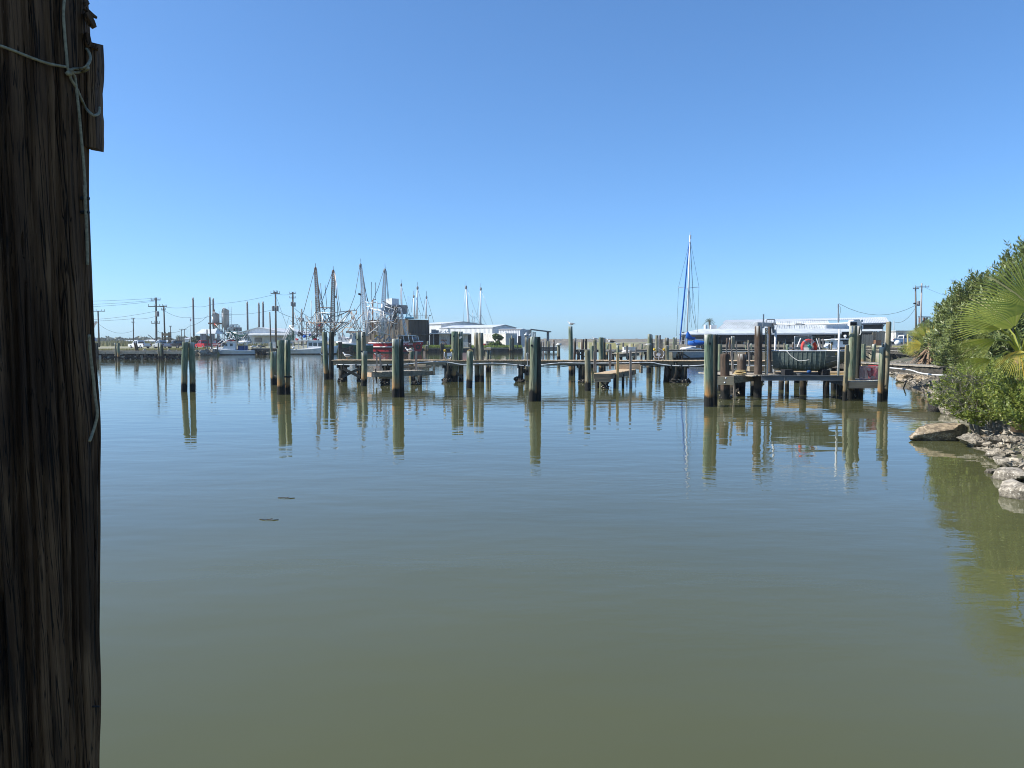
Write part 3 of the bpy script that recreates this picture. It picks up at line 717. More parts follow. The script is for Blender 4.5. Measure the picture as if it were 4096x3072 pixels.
# ---- lift pier (left of the boat): deck, tan end beam, coil of rope
lf = thing('lift_pier','low pier deck with bolted tan end beam left of the boat lift','dock',(9.5,33,0))
f0,f1 = at(2861,1522,31.4),at(2934,1522,31.4)
mb = MB(); mb.bar(f0,f1,.09,.36); mb.build('end_beam', MT['plank_new'], lf)
for (bx_,by_) in ((2904,1513),(2899,1531)):
    c = at(bx_,by_,31.33); mb = MB(); mb.lathe((0,0,0),[(.05,0),(.045,.02),(.02,.05),(.005,.055)],10)
    mb.v = [(c.x+x,c.y-z,c.z+y) for x,y,z in mb.v]; mb.build('bolt', MT['steel'], lf)
g0 = at(2934,1506,31.5); g1 = at(3030,1497,33.0)
mb = MB(); mb.bar(g0-V(0,0,.13),g1-V(0,0,.13),.09,.30); mb.build('side_beam', MT['beam'], lf)
planks(lf, [V(f0.x+.95,33.2,1.0),V(11.2,34.2,1.0)], 3.3, MT['plank_grey'], w=.14)
for (x,y) in ((9.3,35),(10.3,34.6),(10.9,33.2),(11.5,35.5),(9.9,33.6)):
    mb = MB(); mb.tube([(x,y,-1),(x,y,.9)],.17,10); mb.build('leg', MT['pil_shaded'], lf, True)
crust(lf,(at(2900,1596,31.8).x,31.75,.06),.26); crust(lf,(9.95,33.4,.05),.3)
mb = MB(); mb.bar((9.6,35.6,.9),(11.6,35.6,.9),.1,.3); mb.build('rear_beam', MT['beam_dark'], lf)
c = at(2962,1490,32.4); mb = MB()
for k in range(5): mb.torus(c+V(R.uniform(-.03,.03),R.uniform(-.03,.03),-.05+.035*k),.27-.02*k+R.uniform(-.02,.02),.022,22,6,Matrix.Rotation(R.uniform(-.12,.12),3,'X'))
solo('rope_coil', mb, MT['rope'], 'coil of yellow rope lying on the pier behind the brown stumps', 'rope', c, smooth=True)
mb = MB(); mb.bar(at(2994,1475,34),at(3052,1475,34),.35,.22); solo('timber_block', mb, MT['beam'], 'square grey timber block on the deck left of the tall brown piling', 'timber', at(3020,1475,34))
# ---- right pier with the crab traps
rp = thing('trap_pier','low pier of grey slats with tan end beam under the crab traps','dock',(15,32.5,0))
h0,h1 = at(3393,1540,30.9),at(3512,1540,30.9)
mb = MB(); mb.bar(h0,h1,.08,.27); mb.build('end_beam', MT['fascia'], rp)
mb = MB()
zt = h0.z+.15
cnt=0
for k in range(46):
    y = 30.95+k*.118
    x_l = lerp(h0.x,h0.x+1.0,k/46); x_r = lerp(h1.x,h1.x+1.35,k/46)
    m2 = MB(); m2.bar((x_l,y,zt),(x_r,y,zt),.075,.035); m2.build('slat', MT['plank_grey'], rp); cnt+=1
for (x,y) in ((h0.x+.35,32.2),(h0.x+.75,33.2),(h1.x-.2,32.0),(h1.x-.1,34.5)):
    mb = MB(); mb.tube([(x,y,-1),(x,y,zt-.05)],.15 if x<h1.x-.5 else .055,10); mb.build('leg', MT['pil_shaded'], rp, True)
mb = MB(); mb.tube([(h0.x+.95,31.8,-1),(h0.x+.95,31.8,zt-.05)],.09,10); mb.build('leg', MT['pil_green'], rp, True)
mb = MB(); mb.bar((h0.x,31,zt-.12),(h0.x+1.0,36.3,zt-.12),.07,.2); mb.bar((h1.x,31,zt-.12),(h1.x+1.35,36.3,zt-.12),.07,.2); mb.build('stringer', MT['beam_dark'], rp)
crust(rp,(h0.x+.5,32.0,.08),.3)
mb = MB(); a=at(3446,1463,36.8); b=at(3517,1465,36.8); mb.bar(a,b,.12,.10); mb.build('rail', MT['plank_new'], rp)
for q in (a,b): 
    mb = MB(); mb.bar(q,q-V(0,0,.6),.08,.08); mb.build('rail_post', MT['beam'], rp)
# ================================================================ FOREGROUND PILING
FX, FY, FR = -1.235, 1.86, 0.165
def wood_fg():
    m, nt, b = newmat('dark_creosoted_wood')
    co = nd(nt, 'ShaderNodeTexCoord').outputs['Object']
    sp = nd(nt, 'ShaderNodeSeparateXYZ'); nt.links.new(co, sp.inputs[0])
    vr = nd(nt, 'ShaderNodeVectorRotate', rotation_type='Z_AXIS'); nt.links.new(co, vr.inputs['Vector']); nt.links.new(mth(nt,'MULTIPLY',sp.outputs['Z'],0.22), vr.inputs['Angle']); co = vr.outputs[0]
    f1 = noise_n(nt, co, (55,55,2.2), 1.0, 6, 0.65)
    f2 = noise_n(nt, co, (5,5,1.6), 1.0, 4, 0.55, (2,7,1))
    f3 = noise_n(nt, co, (110,110,3.0), 1.0, 3, 0.6, (8,1,4))
    col = ramp(nt, f1, [(0.25,(0.058,0.028,0.012)),(0.50,(0.115,0.057,0.026)),(0.75,(0.215,0.115,0.056))])
    col = mixc(nt, ramp(nt, f2, [(0.46,0.0),(0.58,0.85)]), col, (0.034,0.015,0.006))
    col = mixc(nt, ramp(nt, f3, [(0.32,0.6),(0.42,0.0)]), col, (0.016,0.008,0.004))
    crk = None
    for (sx,sz,w,lc) in ((14,.22,.009,(1,2,3)),(30,.40,.010,(5,2,8)),(80,1.2,.014,(9,9,1))):
        g = noise_n(nt, co, (sx,sx,sz), 1.0, 2, 0.5, lc)
        r_ = ramp(nt, g, [(.5-w,0.0),(.5,1.0),(.5+w,0.0)])
        crk = r_ if crk is None else mth(nt,'MAXIMUM',crk,r_)
    col = mixc(nt, mth(nt,'MULTIPLY',crk,.93), col, (0.003,0.0025,0.002))
    nt.links.new(col, b.inputs['Base Color']); b.inputs['Roughness'].default_value = 0.8; b.inputs['Specular IOR Level'].default_value = 0.25
    bp = nd(nt, 'ShaderNodeBump'); bp.inputs['Strength'].default_value = 1.0; bp.inputs['Distance'].default_value = 0.006
    nt.links.new(mth(nt,'SUBTRACT',mth(nt,'ADD',f1,mth(nt,'MULTIPLY',f3,0.7)),mth(nt,'MULTIPLY',crk,1.2)), bp.inputs['Height']); nt.links.new(bp.outputs[0], b.inputs['Normal'])
    return m
MT['fg'] = wood_fg()
def fg_piling():
    root = thing('piling','huge dark weathered piling close to the viewer at the left edge','piling',(FX,FY,0))
    mb = MB(); n = 300
    zs = [-1.2,-.4,.3,.8,1.1] + [1.25+2.25*i/150 for i in range(151)] + [3.7,4.1]
    cracks = [(R.uniform(0,6.28) if i>9 else -1.57+(-1.05+.27*i), R.uniform(.010,.024), R.uniform(.2,3), R.uniform(1.1,2.4), R.uniform(.5,1.6), R.uniform(-.10,-.03)) for i in range(34)]
    vs = []
    for z in zs:
        bul = 0.014*noise.noise((0.3,z*1.4,9)) + 0.008*noise.noise((1.3,z*4.0,3))
        for j in range(n):
            a = 2*math.pi*j/n
            r = FR*(1.0+0.012*(2.5-z)) + bul
            r += 0.0045*noise.noise((a*9.0*1.0, z*0.5, 1)) + 0.0034*noise.noise((a*26, z*0.9, 5)) + 0.0022*noise.noise((a*60,z*2.2,7)) - 0.004*max(0,noise.noise((a*14,z*.6,3))-.25)*3 + 0.006*noise.noise((math.cos(a)*2,math.sin(a)*2,z*1.1))
            for (ca,dp,zc,zl,wd,sl) in cracks:
                if abs(z-zc-0.8) < zl:
                    aa = ca + sl*(z-2.4) + 0.03*noise.noise((ca*7,z*2.2,0))
                    da = abs(((a-aa+math.pi)%(2*math.pi))-math.pi)*FR
                    w = 0.0045*wd*(1-(abs(z-zc-.8)/zl)**2)
                    if da < w*2: r -= dp*max(0,1-da/(w*2))
            vs.append((FX+0.013*(z-2)+r*math.cos(a), FY+r*math.sin(a), z))
    k = len(zs)
    mb.add(vs, [(i*n+j,i*n+(j+1)%n,(i+1)*n+(j+1)%n,(i+1)*n+j) for i in range(k-1) for j in range(n)]+[tuple(range((k-1)*n,k*n))])
    mb.build('shaft', MT['fg'], root, True)
    # split board fixed to its far side, splinters and bolt heads on the silhouette
    mb = MB(); secs = []
    for i in range(15):
        t = i/14; y = lerp(186,584,t); c0 = at(330,y,1.90); c1 = at(390+3*math.sin(t*9)+R.uniform(-2,2),y,1.90)
        if i in (0,14): c1.z += R.uniform(-.01,.01)
        secs.append([V(c0.x,1.885,c0.z),V(c1.x-.012,1.880,c1.z),V(c1.x,1.892,c1.z),V(c1.x-.004,1.935,c1.z+(.012 if i==0 else 0)),V(c0.x,1.94,c0.z)])
    mb.loft(secs, closed=True); mb.build('split_board', MT['fg'], root)
    for (a,b_,c,d,w) in ((338,32,388,72,.006),(342,52,378,112,.012),(341,130,358,190,.010),(336,14,352,4,.004),(338,18,356,12,.004),(368,182,372,196,.006),(384,190,388,200,.005)):
        mb = MB(); p=at(a,b_,1.87); q=at(c,d,1.885); mb.tube([p,p.lerp(q,.6)+V(0,0,-.002),q],[w,w*.9,w*.55],5); mb.build('splinter', MT['fg'], root)
    for (a,b_) in ((356,793),(356,849),(397,2826)):
        mb = MB(); c=at(a,b_,1.87); mb.tube([c-V(.02,0,0),c],.0045 if b_<2000 else .0025,8); mb.build('bolt', MT['black'], root)
    return root
fg_piling()
def cylhit(px, py, off=.006):
    r = ray(px,py); o = V(0,0,EYE); dx,dy = r.x,r.y; h = at(px,py,FY)
    for _ in range(3):
        ox,oy = -FX-.013*(h.z-2),-FY; rr = FR*(1+.012*(2.5-h.z))+off
        A=dx*dx+dy*dy; B=2*(ox*dx+oy*dy); C=ox*ox+oy*oy-rr*rr; D=B*B-4*A*C
        h = o+r*((-B-math.sqrt(max(D,0)))/(2*A))
    return h
tw = thing('twine','pale twine knotted round the huge dark piling','twine',(FX,FY,2.9))
def twp(name, pts, r=.0033):
    q = [cylhit(a,b_,.012) if len(x)==0 else at(a,b_,x[0]) for a,b_,*x in pts]
    mb = MB(); mb.tube(smooth_path(q,5), r, 7); mb.build(name, MT['twine'], tw, True)
MT['twine'] = M('pale_twine', (0.34,0.28,0.18), (0.19,0.155,0.10), sc=120, rough=0.9)
twp('strand',[(-60,165),(0,183),(60,205),(130,233),(200,256),(265,268)])
twp('strand',[(262,-60),(257,0),(254,60),(259,140),(266,220),(270,270),(276,288)])
twp('loop',[(278,290),(290,277),(320,275),(343,268,1.80),(359,245,1.83),(361,225,1.86),(352,202,1.87),(345,196,1.88)])
twp('loop',[(280,288),(300,290),(330,286),(350,276,1.80),(352,268,1.81)])
twp('strand',[(276,288),(285,318),(305,350),(325,395),(345,435),(368,458,1.80),(385,460,1.84),(397,450,1.87),(398,430,1.89)])
twp('strand',[(285,290),(298,305),(303,335),(308,380),(316,450),(326,560),(334,650),(340,730),(344,800)])
twp('strand',[(338,740),(342,820),(346,900),(349,1000),(350,1060)],.0036)
twp('loop',[(357,1340,1.82),(362,1420,1.84),(372,1500,1.85),(380,1580,1.86),(389,1650,1.86),(383,1690,1.86),(371,1730,1.85),(358,1765,1.83)],.0036)
mb = MB()
for _ in range(6): mb.sphere(cylhit(279+R.uniform(-7,7),288+R.uniform(-6,6),.014),.006,7,5)
mb.build('knot', MT['twine'], tw, True)
for (a,b_,lb) in ((1140,1993,'thin dark twig floating on the open water'),(1070,2080,'smaller dark twig floating nearer the viewer')):
    c=G(a,b_); mb=MB(); mb.tube([c+V(-.12,.03,.004),c+V(-.02,0,.012),c+V(.09,-.02,.006),c+V(.15,.01,.003)],.006,5); mb.tube([c,c+V(.05,.06,.01)],.004,4); solo('floating_twig',mb,MT['beam_dark'],lb,'twig',c)
# ================================================================ BOAT LIFT
bl = thing('boat_lift','boat lift with dark aluminium cradle beams, white guide posts and motor boxes','boat lift',(XX(3200,32),32,0))
def bpart(name, mat, fn, parent=bl, smooth=False):
    mb = MB(); fn(mb); return mb.build(name, MT[mat], parent, smooth)
LB = 31.3
p0,p1 = at(3046,1512,LB),at(3378,1512,30.9)
def ibeam(mb,a,b_,h=.19,w=.11):
    mb.bar(a,b_,.03,h); up=V(0,0,h/2); mb.bar(a+up,b_+up,w,.025); mb.bar(a-up,b_-up,w,.025)
bpart('cradle_beam','alu_dark',lambda m: ibeam(m,p0,p1))
bpart('cradle_beam','alu_dark',lambda m: ibeam(m,p0+V(.2,3.1,0),p1+V(.5,3.3,0)))
for px in (3134,3282):
    a = at(px,1512,LB); bpart('bunk_beam','alu_dark',lambda m: ibeam(m,a+V(0,-.16,-.02),a+V(.15,3.3,-.02),.16,.09))
    c = at(px+14,1490,LB+.3); bpart('bunk_pad','black',lambda m: m.box(c+V(.1,.25,0),(.36 if px<3200 else .30,.5,.24)))
for (pxb,pxt,y,yt,yb) in ((3097,3103,33.4,1317,1497),(3353,3357,30.7,1318,1503)):
    bpart('guide_post','pvc',lambda m: m.tube([at(pxb,yb,y),at(pxt,yt,y)],.045,10),smooth=True)
bpart('ladder_rail','alu',lambda m: m.bar(at(3069,1496,32.4),at(3072,1337,32.4),.05,.03))
bpart('top_beam','steel',lambda m: (m.bar(at(3024,1297,32.6),at(3088,1299,33.2),.16,.17),m.bar(at(3060,1298,33),at(3086,1299,38.6),.16,.18)))
bpart('steel_stub','steel',lambda m: m.bar(at(3053,1312,32.5),at(3054,1257,32.5),.055,.03))
bpart('motor_frame','steel',lambda m: m.tube(smooth_path([at(3066,1292,33.4),at(3066,1281,33.4),at(3070,1278,33.4),at(3096,1278,33.4),at(3099,1283,33.4),at(3099,1298,33.4)],3),.025,7))
bpart('motor','grey',lambda m: (m.tube([at(3097,1296,33.0),at(3097,1296,33.6)],.06,10),m.bar(at(3090,1300,33.2),at(3095,1332,33.2),.09,.08)))
bpart('motor_box','white',lambda m: (m.bar(at(3404,1284,30.4),at(3444,1284,31.6),.18,.10),m.box(at(3417,1294,30.35),(.42,.22,.18))))
bpart('motor_box_opening','black',lambda m: m.box(at(3414,1295,30.22),(.26,.03,.13)))
bpart('bracket','pvc',lambda m: m.bar(at(3410,1304,30.15),at(3408,1331,30.15),.07,.02))
bpart('conduit','pvc',lambda m: m.tube([at(3443,1278,30.9),at(3444,1330,30.9),at(3440,1340,30.9)],.02,6))
bpart('drive_shaft','pvc',lambda m: m.tube(sag(at(3100,1297,33.2),at(3402,1292,31.0),.03,8),.035,8))
bpart('cable','cable',lambda m: m.tube(smooth_path([at(3100,1294,33.3),at(3125,1297,33),at(3160,1301,32.8),at(3195,1294,32.4),at(3235,1300,32.2),at(3275,1295,32),at(3320,1294,31.6),at(3398,1291,31.1)]),.012,6))
for (a,b_,c) in ((3063,1312,1502),(3069,1312,1500)):
    def tw_(m):
        for ph in (0,math.pi):
            m.tube([at(a,lerp(b_,c,i/60),32.7)+V(.022*math.cos(i*.9+ph),.022*math.sin(i*.9+ph),0) for i in range(61)],.018,5)
    bpart('lift_chain','ropewhite' if a>3065 else 'rope',tw_)
# long new boards behind the lift
bb = thing('timber_beam','bright new timber beam lying low behind the green boat','timber',at(3240,1495,37.5))
mb = MB(); mb.bar(at(3098,1487,37.8),at(3398,1488,36.6),.30,.07); mb.build('top_board', MT['plank_new'], bb)
mb = MB(); mb.bar(at(3104,1495,37.7),at(3398,1496,36.5),.06,.26); mb.build('face_board', MT['stake_new'], bb)
for px in (3130,3220,3340):
    c = at(px,1500,37.6); mb = MB(); mb.tube([(c.x,37.75,-1),(c.x,37.75,c.z)],.13,10); mb.build('leg', MT['pil_shaded'], bb, True)
c = at(3202,1500,35.5)
P(3150,1565,1512,16,'pil_tan','rusty round leg in the water under the boat, left one',d=36,group=gC)
P(3215,1565,1512,26,'pil_shaded','thick dark leg in the water under the boat keel',d=34,group=gC)
P(3308,1565,1512,25,'pil_shaded','thick dark leg in the water under the bow of the boat',d=34.3,group=gC)
# ================================================================ GREEN SKIFF ON THE LIFT
A_ = rad(31); ax = V(math.cos(A_),-math.sin(A_),0); st = V(-math.sin(A_),-math.cos(A_),0); LH = 3.15
stern_corner = at(3089,1402,32.6)
bz = at(3170,1484,32.3).z
def hb(s): return (.66+.10*math.sin(min(1,s/1.7)*math.pi/2)) if s<1.5 else max(.05,.76*(1-((s-1.5)/(LH-1.5))**2.3*.93))
def kz(s): return 0 if s<1.7 else .62*((s-1.7)/(LH-1.7))**1.7
def gz(s): return .86+.02*(s/LH)-.03*max(0,(s-2.2))
org_b = V(stern_corner.x,stern_corner.y,0) - st*hb(0)
sk = thing('skiff','dark green ribbed aluminium skiff raised on the boat lift','boat',org_b+ax*1.4+V(0,0,bz))
def bp_(s,b_,z): return org_b + ax*s + st*b_ + V(0,0,bz+z)
def section(s, side=None):
    k,g,h = kz(s),gz(s),hb(s)
    prof = [(0,k),(.50,k+.05),(.74,k+.13),(.86,k+.27*(g-k)+.05),(.93,k+.55*(g-k)),(1.0,g)]
    return [(h*u,z) for u,z in prof]
ss = [i*LH/36 for i in range(37)]
def hullrange(lo,hi):
    mb = MB()
    for sgn in (1,-1):
        sec = [[bp_(s_,sgn*b_,z) for b_,z in section(s_)] for s_ in ss if lo-1e-6<=s_<=hi+1e-6]
        mb.loft(sec,caps=False)
    return mb
MT['skiff'] = M('dark_green_aluminium', (0.135,0.165,0.152), (0.08,0.105,0.097), (3,3,6), 2.0, 0.5, metal=0.25, spec=0.5)
MT['skiff_rib'] = M('worn_green_rib', (0.12,0.15,0.14), (0.075,0.098,0.092), (3,3,6), 4.0, 0.5)
MT['skiff_bow'] = M('bare_bow_panel', (0.20,0.21,0.195), (0.13,0.14,0.13), (3,3,6), 2.0, 0.5, metal=0.3)
cut = ss[25]
hull = hullrange(0,cut); hull.add([bp_(0,b_,z) for b_,z in section(0)]+[bp_(0,-b_,z) for b_,z in reversed(section(0))],[tuple(range(12))])
hull.build('hull', MT['skiff'], sk, True)
hullrange(cut,LH).build('bow_panel', MT['skiff_bow'], sk, True)
for i in range(11):
    s_ = .22+i*.185
    for sgn in (1,-1):
        mb = MB(); mb.tube([bp_(s_+.02*j,sgn*(b_+.012),z-.004) for j,(b_,z) in enumerate(section(s_)) ],.019,5); mb.build('rib', MT['skiff_rib'], sk)
for zf in (.36,.66):
    mb = MB(); mb.tube([bp_(s_,hb(s_)*(.955 if zf>.5 else .90)+.01,kz(s_)+(gz(s_)-kz(s_))*zf) for s_ in ss[25:36]],.013,5); mb.build('strake', MT['skiff_bow'], sk)
for sgn in (1,-1):
    mb = MB(); mb.tube([bp_(s_,sgn*(hb(s_)+.012),gz(s_)) for s_ in ss],.026,6); mb.build('gunwale', MT['alu'], sk, True)
mb = MB(); mb.tube([bp_(0,hb(0),gz(0)),bp_(-.01,0,gz(0)-.03),bp_(0,-hb(0),gz(0))],.03,6); mb.build('transom_rail', MT['alu'], sk)
mb = MB(); mb.tube([bp_(-.03,0,.4),bp_(-.03,0,.0)],.03,6); mb.quad(bp_(.1,.5,.30),bp_(2.4,.5,.30),bp_(2.4,-.5,.30),bp_(.1,-.5,.30)); mb.build('deck', MT['alu'], sk)
for s_ in (.45,2.35):
    mb = MB(); mb.add([bp_(s_-.15,hb(s_)*.9,.6),bp_(s_+.15,hb(s_)*.9,.6),bp_(s_+.15,-hb(s_)*.9,.6),bp_(s_-.15,-hb(s_)*.9,.6)],[(0,1,2,3)]); mb.build('bench_seat', MT['alu'], sk)
# console and windshield
cs = bp_(1.35,.0,.30); 
mb = MB(); mb.box(cs+V(0,0,.36),(.34,.74,.70),-A_); mb.build('console', MT['white_dirty'], sk)
wc = lambda u,z: at(u,z,32.05)
wf = smooth_path([wc(3178,1400),wc(3178.5,1352),wc(3186,1345),wc(3240,1344),wc(3248,1350),wc(3247,1400)],3)
mb = MB(); mb.tube(wf,.016,6); o = mb.build('windshield', MT['alu'], sk, True)
mb = MB(); mb.add([p+V(0,.004,0) for p in wf],[tuple(range(len(wf)))]); mb.build('pane', MT['glass'], o)
for (a,b_,c,d) in ((3189,1388,3203,1353),(3280,1398,3266,1354)):
    mb = MB(); mb.bar(at(a,b_,32.3),at(c,d,32.4),.05,.03); mb.build('windshield_brace', MT['pvc'], sk)
mb = MB(); mb.bar(at(3156,1392,32.6),at(3180,1392,32.6),.3,.03); mb.build('stern_shelf', MT['alu'], sk)
mb = MB(); mb.bar(at(3234,1381,32.05),at(3242,1391,32.05),.13,.1); mb.build('bait_box', M('teal_plastic',(0.02,0.33,0.28)), sk)
q = bp_(2.62,hb(2.62)+.012,kz(2.62)+(gz(2.62)-kz(2.62))*.83)
text('registration','JS 21', .10, q+st*.012, (rad(88),0,-A_+rad(22)), MT['yellow'], sk, .002)
mb = MB(); c=at(3236,1487,31.9); mb.sphere(c,.085,10,7,(1.2,.8,.9)); mb.build('keel_roller', MT['bluepaint'], sk, True)
# lifebuoy standing in the boat
cb = at(3235.5,1391,32.35); lb = thing('lifebuoy','orange-red lifebuoy standing upright inside the green skiff','lifebuoy',cb)
mt = Matrix.Rotation(rad(12),3,'Z') @ Matrix.Rotation(rad(84),3,'X')
mb = MB(); mb.torus(cb,.315,.072,40,12,mt); mb.build('ring', MT['orange'], lb, True)
for a in (rad(52),rad(128),rad(-90)):
    mb = MB(); 
    for k in range(9):
        pass
    n=10; vs=[]
    for i in range(5):
        aa=a-.11+.22*i/4
        for j in range(n):
            b_=2*math.pi*j/n; q_=.315+.0745*math.cos(b_); vs.append(cb+mt@V(q_*math.cos(aa),q_*math.sin(aa),.0745*math.sin(b_)))
    mb.add(vs,[(i*n+j,i*n+(j+1)%n,(i+1)*n+(j+1)%n,(i+1)*n+j) for i in range(4) for j in range(n)])
    mb.build('reflective_band', MT['white'] if a!=rad(128) else MT['grey'], lb, True)
mb = MB(); mb.tube(smooth_path([bp_(.62,hb(.62)+.03,gz(.62)),bp_(.85,hb(.85)+.03,.62),bp_(1.15,hb(1.15)+.04,.45),bp_(1.55,hb(1.5)+.03,.50)]),.016,6)
solo('mooring_rope', mb, MT['ropewhite'], 'white rope drooping over the side of the green skiff', 'rope', bp_(.62,hb(.62)+.03,gz(.62)), smooth=True)
# ================================================================ CRAB TRAPS
MT['wire_pink'] = M('pink_coated_wire', (0.68,0.45,0.45), (0.52,0.30,0.31), sc=9, rough=0.6)
MT['wire_red'] = M('red_coated_wire', (0.55,0.06,0.06), (0.42,0.04,0.05), sc=9, rough=0.6)
MT['rednet'] = M('red_netting', (0.48,0.03,0.06), (0.34,0.02,0.045), sc=14, rough=0.8)
def crab_trap(c, sx, sy, sz, rz, label, wm):
    rt = thing('crab_trap', label, 'crab trap', c, 'wire crab traps'); m3 = Matrix.Rotation(rz,3,'Z')
    def q(x,y,z): return Vector(c)+m3@V(x*sx/2,y*sy/2,z*sz)
    faces = (('front_mesh',lambda u,v:(u,-1,v)),('back_mesh',lambda u,v:(u,1,v)),('left_mesh',lambda u,v:(-1,u,v)),('right_mesh',lambda u,v:(1,u,v)),('top_mesh',lambda u,v:(u,2*v-1,1)),('bottom_mesh',lambda u,v:(u,2*v-1,0)))
    for nm,f in faces:
        mb = MB(); n=12
        for i in range(n+1):
            t=i/n; mb.bar(q(*f(2*t-1,0)),q(*f(2*t-1,1)),.007); mb.bar(q(*f(-1,t)),q(*f(1,t)),.007)
        mb.build(nm, wm, rt)
    mb = MB()
    for sgx in (-1,1):
        for sgy in (-1,1): mb.bar(q(sgx,sgy,0),q(sgx,sgy,1),.016)
        mb.bar(q(sgx,-1,1),q(sgx,1,1),.016); mb.bar(q(-1,sgx,1),q(1,sgx,1),.016)
    mb.build('frame', wm, rt)
    mb = MB(); mb.sphere(q(.1,.2,.55),.17,10,7,(.8,.7,1.1),.5,R.random()*9); mb.build('red_netting', MT['rednet'], rt)
    mb = MB(); mb.sphere(q(.05,-.6,.16),.085,12,8); mb.build('float', M('pale_float',(0.75,0.60,0.50)), rt, True)
    mb = MB(); mb.sphere(q(-.25,-.2,.78),.07,10,7); mb.build('float', MT['white'], rt, True)
    return rt
tz = zt+.02
crab_trap((XX(3487,31.7),31.75,tz),.66,.6,.56,rad(-4),'pink wire crab trap with pale floats inside on the slatted pier',MT['wire_pink'])
crab_trap((XX(3517,32.5),32.6,tz),.5,.55,.58,rad(8),'red wire crab trap behind the pink one and a short green piling',MT['wire_red'])
mb = MB()
for k in range(16):
    a=R.uniform(0,6.28); c=at(3495,1526,31.2); p=c+V(R.uniform(-.25,.25),R.uniform(-.1,.1),.02); mb.tube([p,p+V(.09*math.cos(a),.05*math.sin(a),.03),p+V(.14*math.cos(a+.8),.08*math.sin(a),.01)],.012,5)
solo('rope_heap', mb, MT['ropewhite'], 'heap of white line at the front edge of the trap pier', 'rope', c)
# ================================================================ POWER PEDESTALS, SCRAP, BENCH
def pedestal(px, label, boxpx, plugs):
    Yp = WY-.1; rt = thing('power_pedestal', label, 'power pedestal', V(XX(px,Yp),Yp,WZ), 'power pedestals on the walkway')
    return rt, Yp
rt,Yp = pedestal(1792,'stubby power pedestal with two yellow plugs left of the mossy piling pair',0,0)
mb = MB(); mb.bar(at(1776,1437,Yp),at(1777,1405,Yp),.11,.1); mb.bar(at(1806,1437,Yp+.3),at(1806,1402,Yp+.3),.11,.1); mb.build('post', MT['stake'], rt)
mb = MB(); mb.bar(at(1788,1418,Yp-.05),at(1805,1418,Yp-.05),.12,.2); mb.build('outlet_box', MT['white'], rt)
def cords(rt,Yp,plugs,boxc):
    for (a,b_) in plugs:
        mb = MB(); c=at(a,b_,Yp-.12); mb.tube([c,c+V(0,-.02,.10),],[.07,.055],9); mb.tube([c+V(-.05,0,.03),c+V(.08,0,.0)],.05,8); mb.build('yellow_plug', MT['yellow'], rt)
        d = 1 if boxc[0]>a else -1
        mb = MB(); mb.tube(smooth_path([at(a,b_+4,Yp-.12),at(a-1*d,b_+18,Yp-.14),at(a+5*d,b_+30,Yp-.15),at(a+12*d,b_+31,Yp-.14),at(boxc[0]-4*d,boxc[1]+5,Yp-.1)]),.022,6); mb.build('cord', MT['alu'], rt, True)
cords(rt,Yp,((1779,1404),(1806,1404)),(1792,1420))
rt,Yp = pedestal(2632,'tall power pedestal with yellow plugs left of the sailboat',0,0)
mb = MB(); mb.bar(at(2622,1438,Yp),at(2622,1406,Yp),.15,.12); mb.bar(at(2657,1438,Yp+.2),at(2657,1402,Yp+.2),.13,.12); mb.build('post', MT['beam'], rt)
mb = MB(); mb.bar(at(2643,1438,Yp+.1),at(2643,1358,Yp+.1),.21,.14); mb.build('pedestal_post', MT['plank_grey'], rt)
mb = MB(); mb.bar(at(2633,1404,Yp+.15),at(2633,1352,Yp+.15),.05,.05); mb.tube([at(2638,1358,Yp),at(2638,1344,Yp)],[.06,.09],10); mb.build('lamp', MT['steel'], rt)
mb = MB(); mb.bar(at(2628,1416,Yp-.1),at(2641,1421,Yp-.1),.1,.18); mb.build('outlet_box', MT['white'], rt)
mb = MB(); mb.bar(at(2634,1423,Yp-.1),at(2634,1440,Yp-.1),.035,.035); mb.bar(at(2632,1390,Yp-.1),at(2652,1403,Yp-.1),.03,.03); mb.build('conduit', MT['pvc'], rt)
cords(rt,Yp,((2617,1400),(2655,1400)),(2634,1424))
mb = MB(); c=at(1861,1426,WY-.2); mb.box(c,(.30,.3,.44)); solo('crate', mb, M('faded_red_crate',(0.62,0.44,0.36),(0.50,0.30,0.24)), 'faded pink and white board box standing on the walkway beside the mossy pair', 'crate', c)
mb = MB(); c=at(1842,1349,44.72); mb.add([at(1837,1347,44.74),at(1844,1344,44.74),at(1847,1347,44.72),at(1846,1351,44.73),at(1840,1357,44.74),at(1837,1356,44.74)],[(0,1,2,3,4,5)]); mb.add([(x,y+.012,z) for x,y,z in mb.v],[(5,4,3,2,1,0)]); solo('scrap', mb, MT['white_dirty'], 'pinkish white scrap of board nailed to the mossy piling', 'board scrap', c)
tb = thing('bench','small bench with white plank top behind the grey piling pair','bench',at(1950,1440,58))
mb = MB(); mb.bar(at(1936,1397,58),at(1964,1397,58),.5,.12); mb.build('top_plank', MT['plank_new'], tb)
mb = MB(); mb.bar(at(1946,1391,58.2),at(1965,1391,58.2),.04,.05); mb.build('rail', MT['pvc'], tb)
for px in (1948,1959):
    mb = MB(); c=at(px,1400,58); mb.tube([(c.x,58,-1),(c.x,58,c.z-.05)],.11,9); mb.build('leg', MT['pil_grey'], tb, True)
mb = MB(); mb.tube(smooth_path([at(1880,1408,39),at(1872,1404,39),at(1878,1401,39),at(1888,1402,39),at(1890,1405,39),at(1880,1405,39)],4),.035,6); solo('rope_loop', mb, MT['rope'], 'frayed rope heaped on the head of the short green piling', 'rope', at(1880,1404,39))
mb = MB(); c=at(2235,1379,96); mb.torus(c,.27,.10,18,8); mb.torus(c+V(.05,0,.12),.2,.09,16,8); solo('rope_loop', mb, MT['ropewhite'], 'white rope looped over the slim pale piling in open water', 'rope', c)
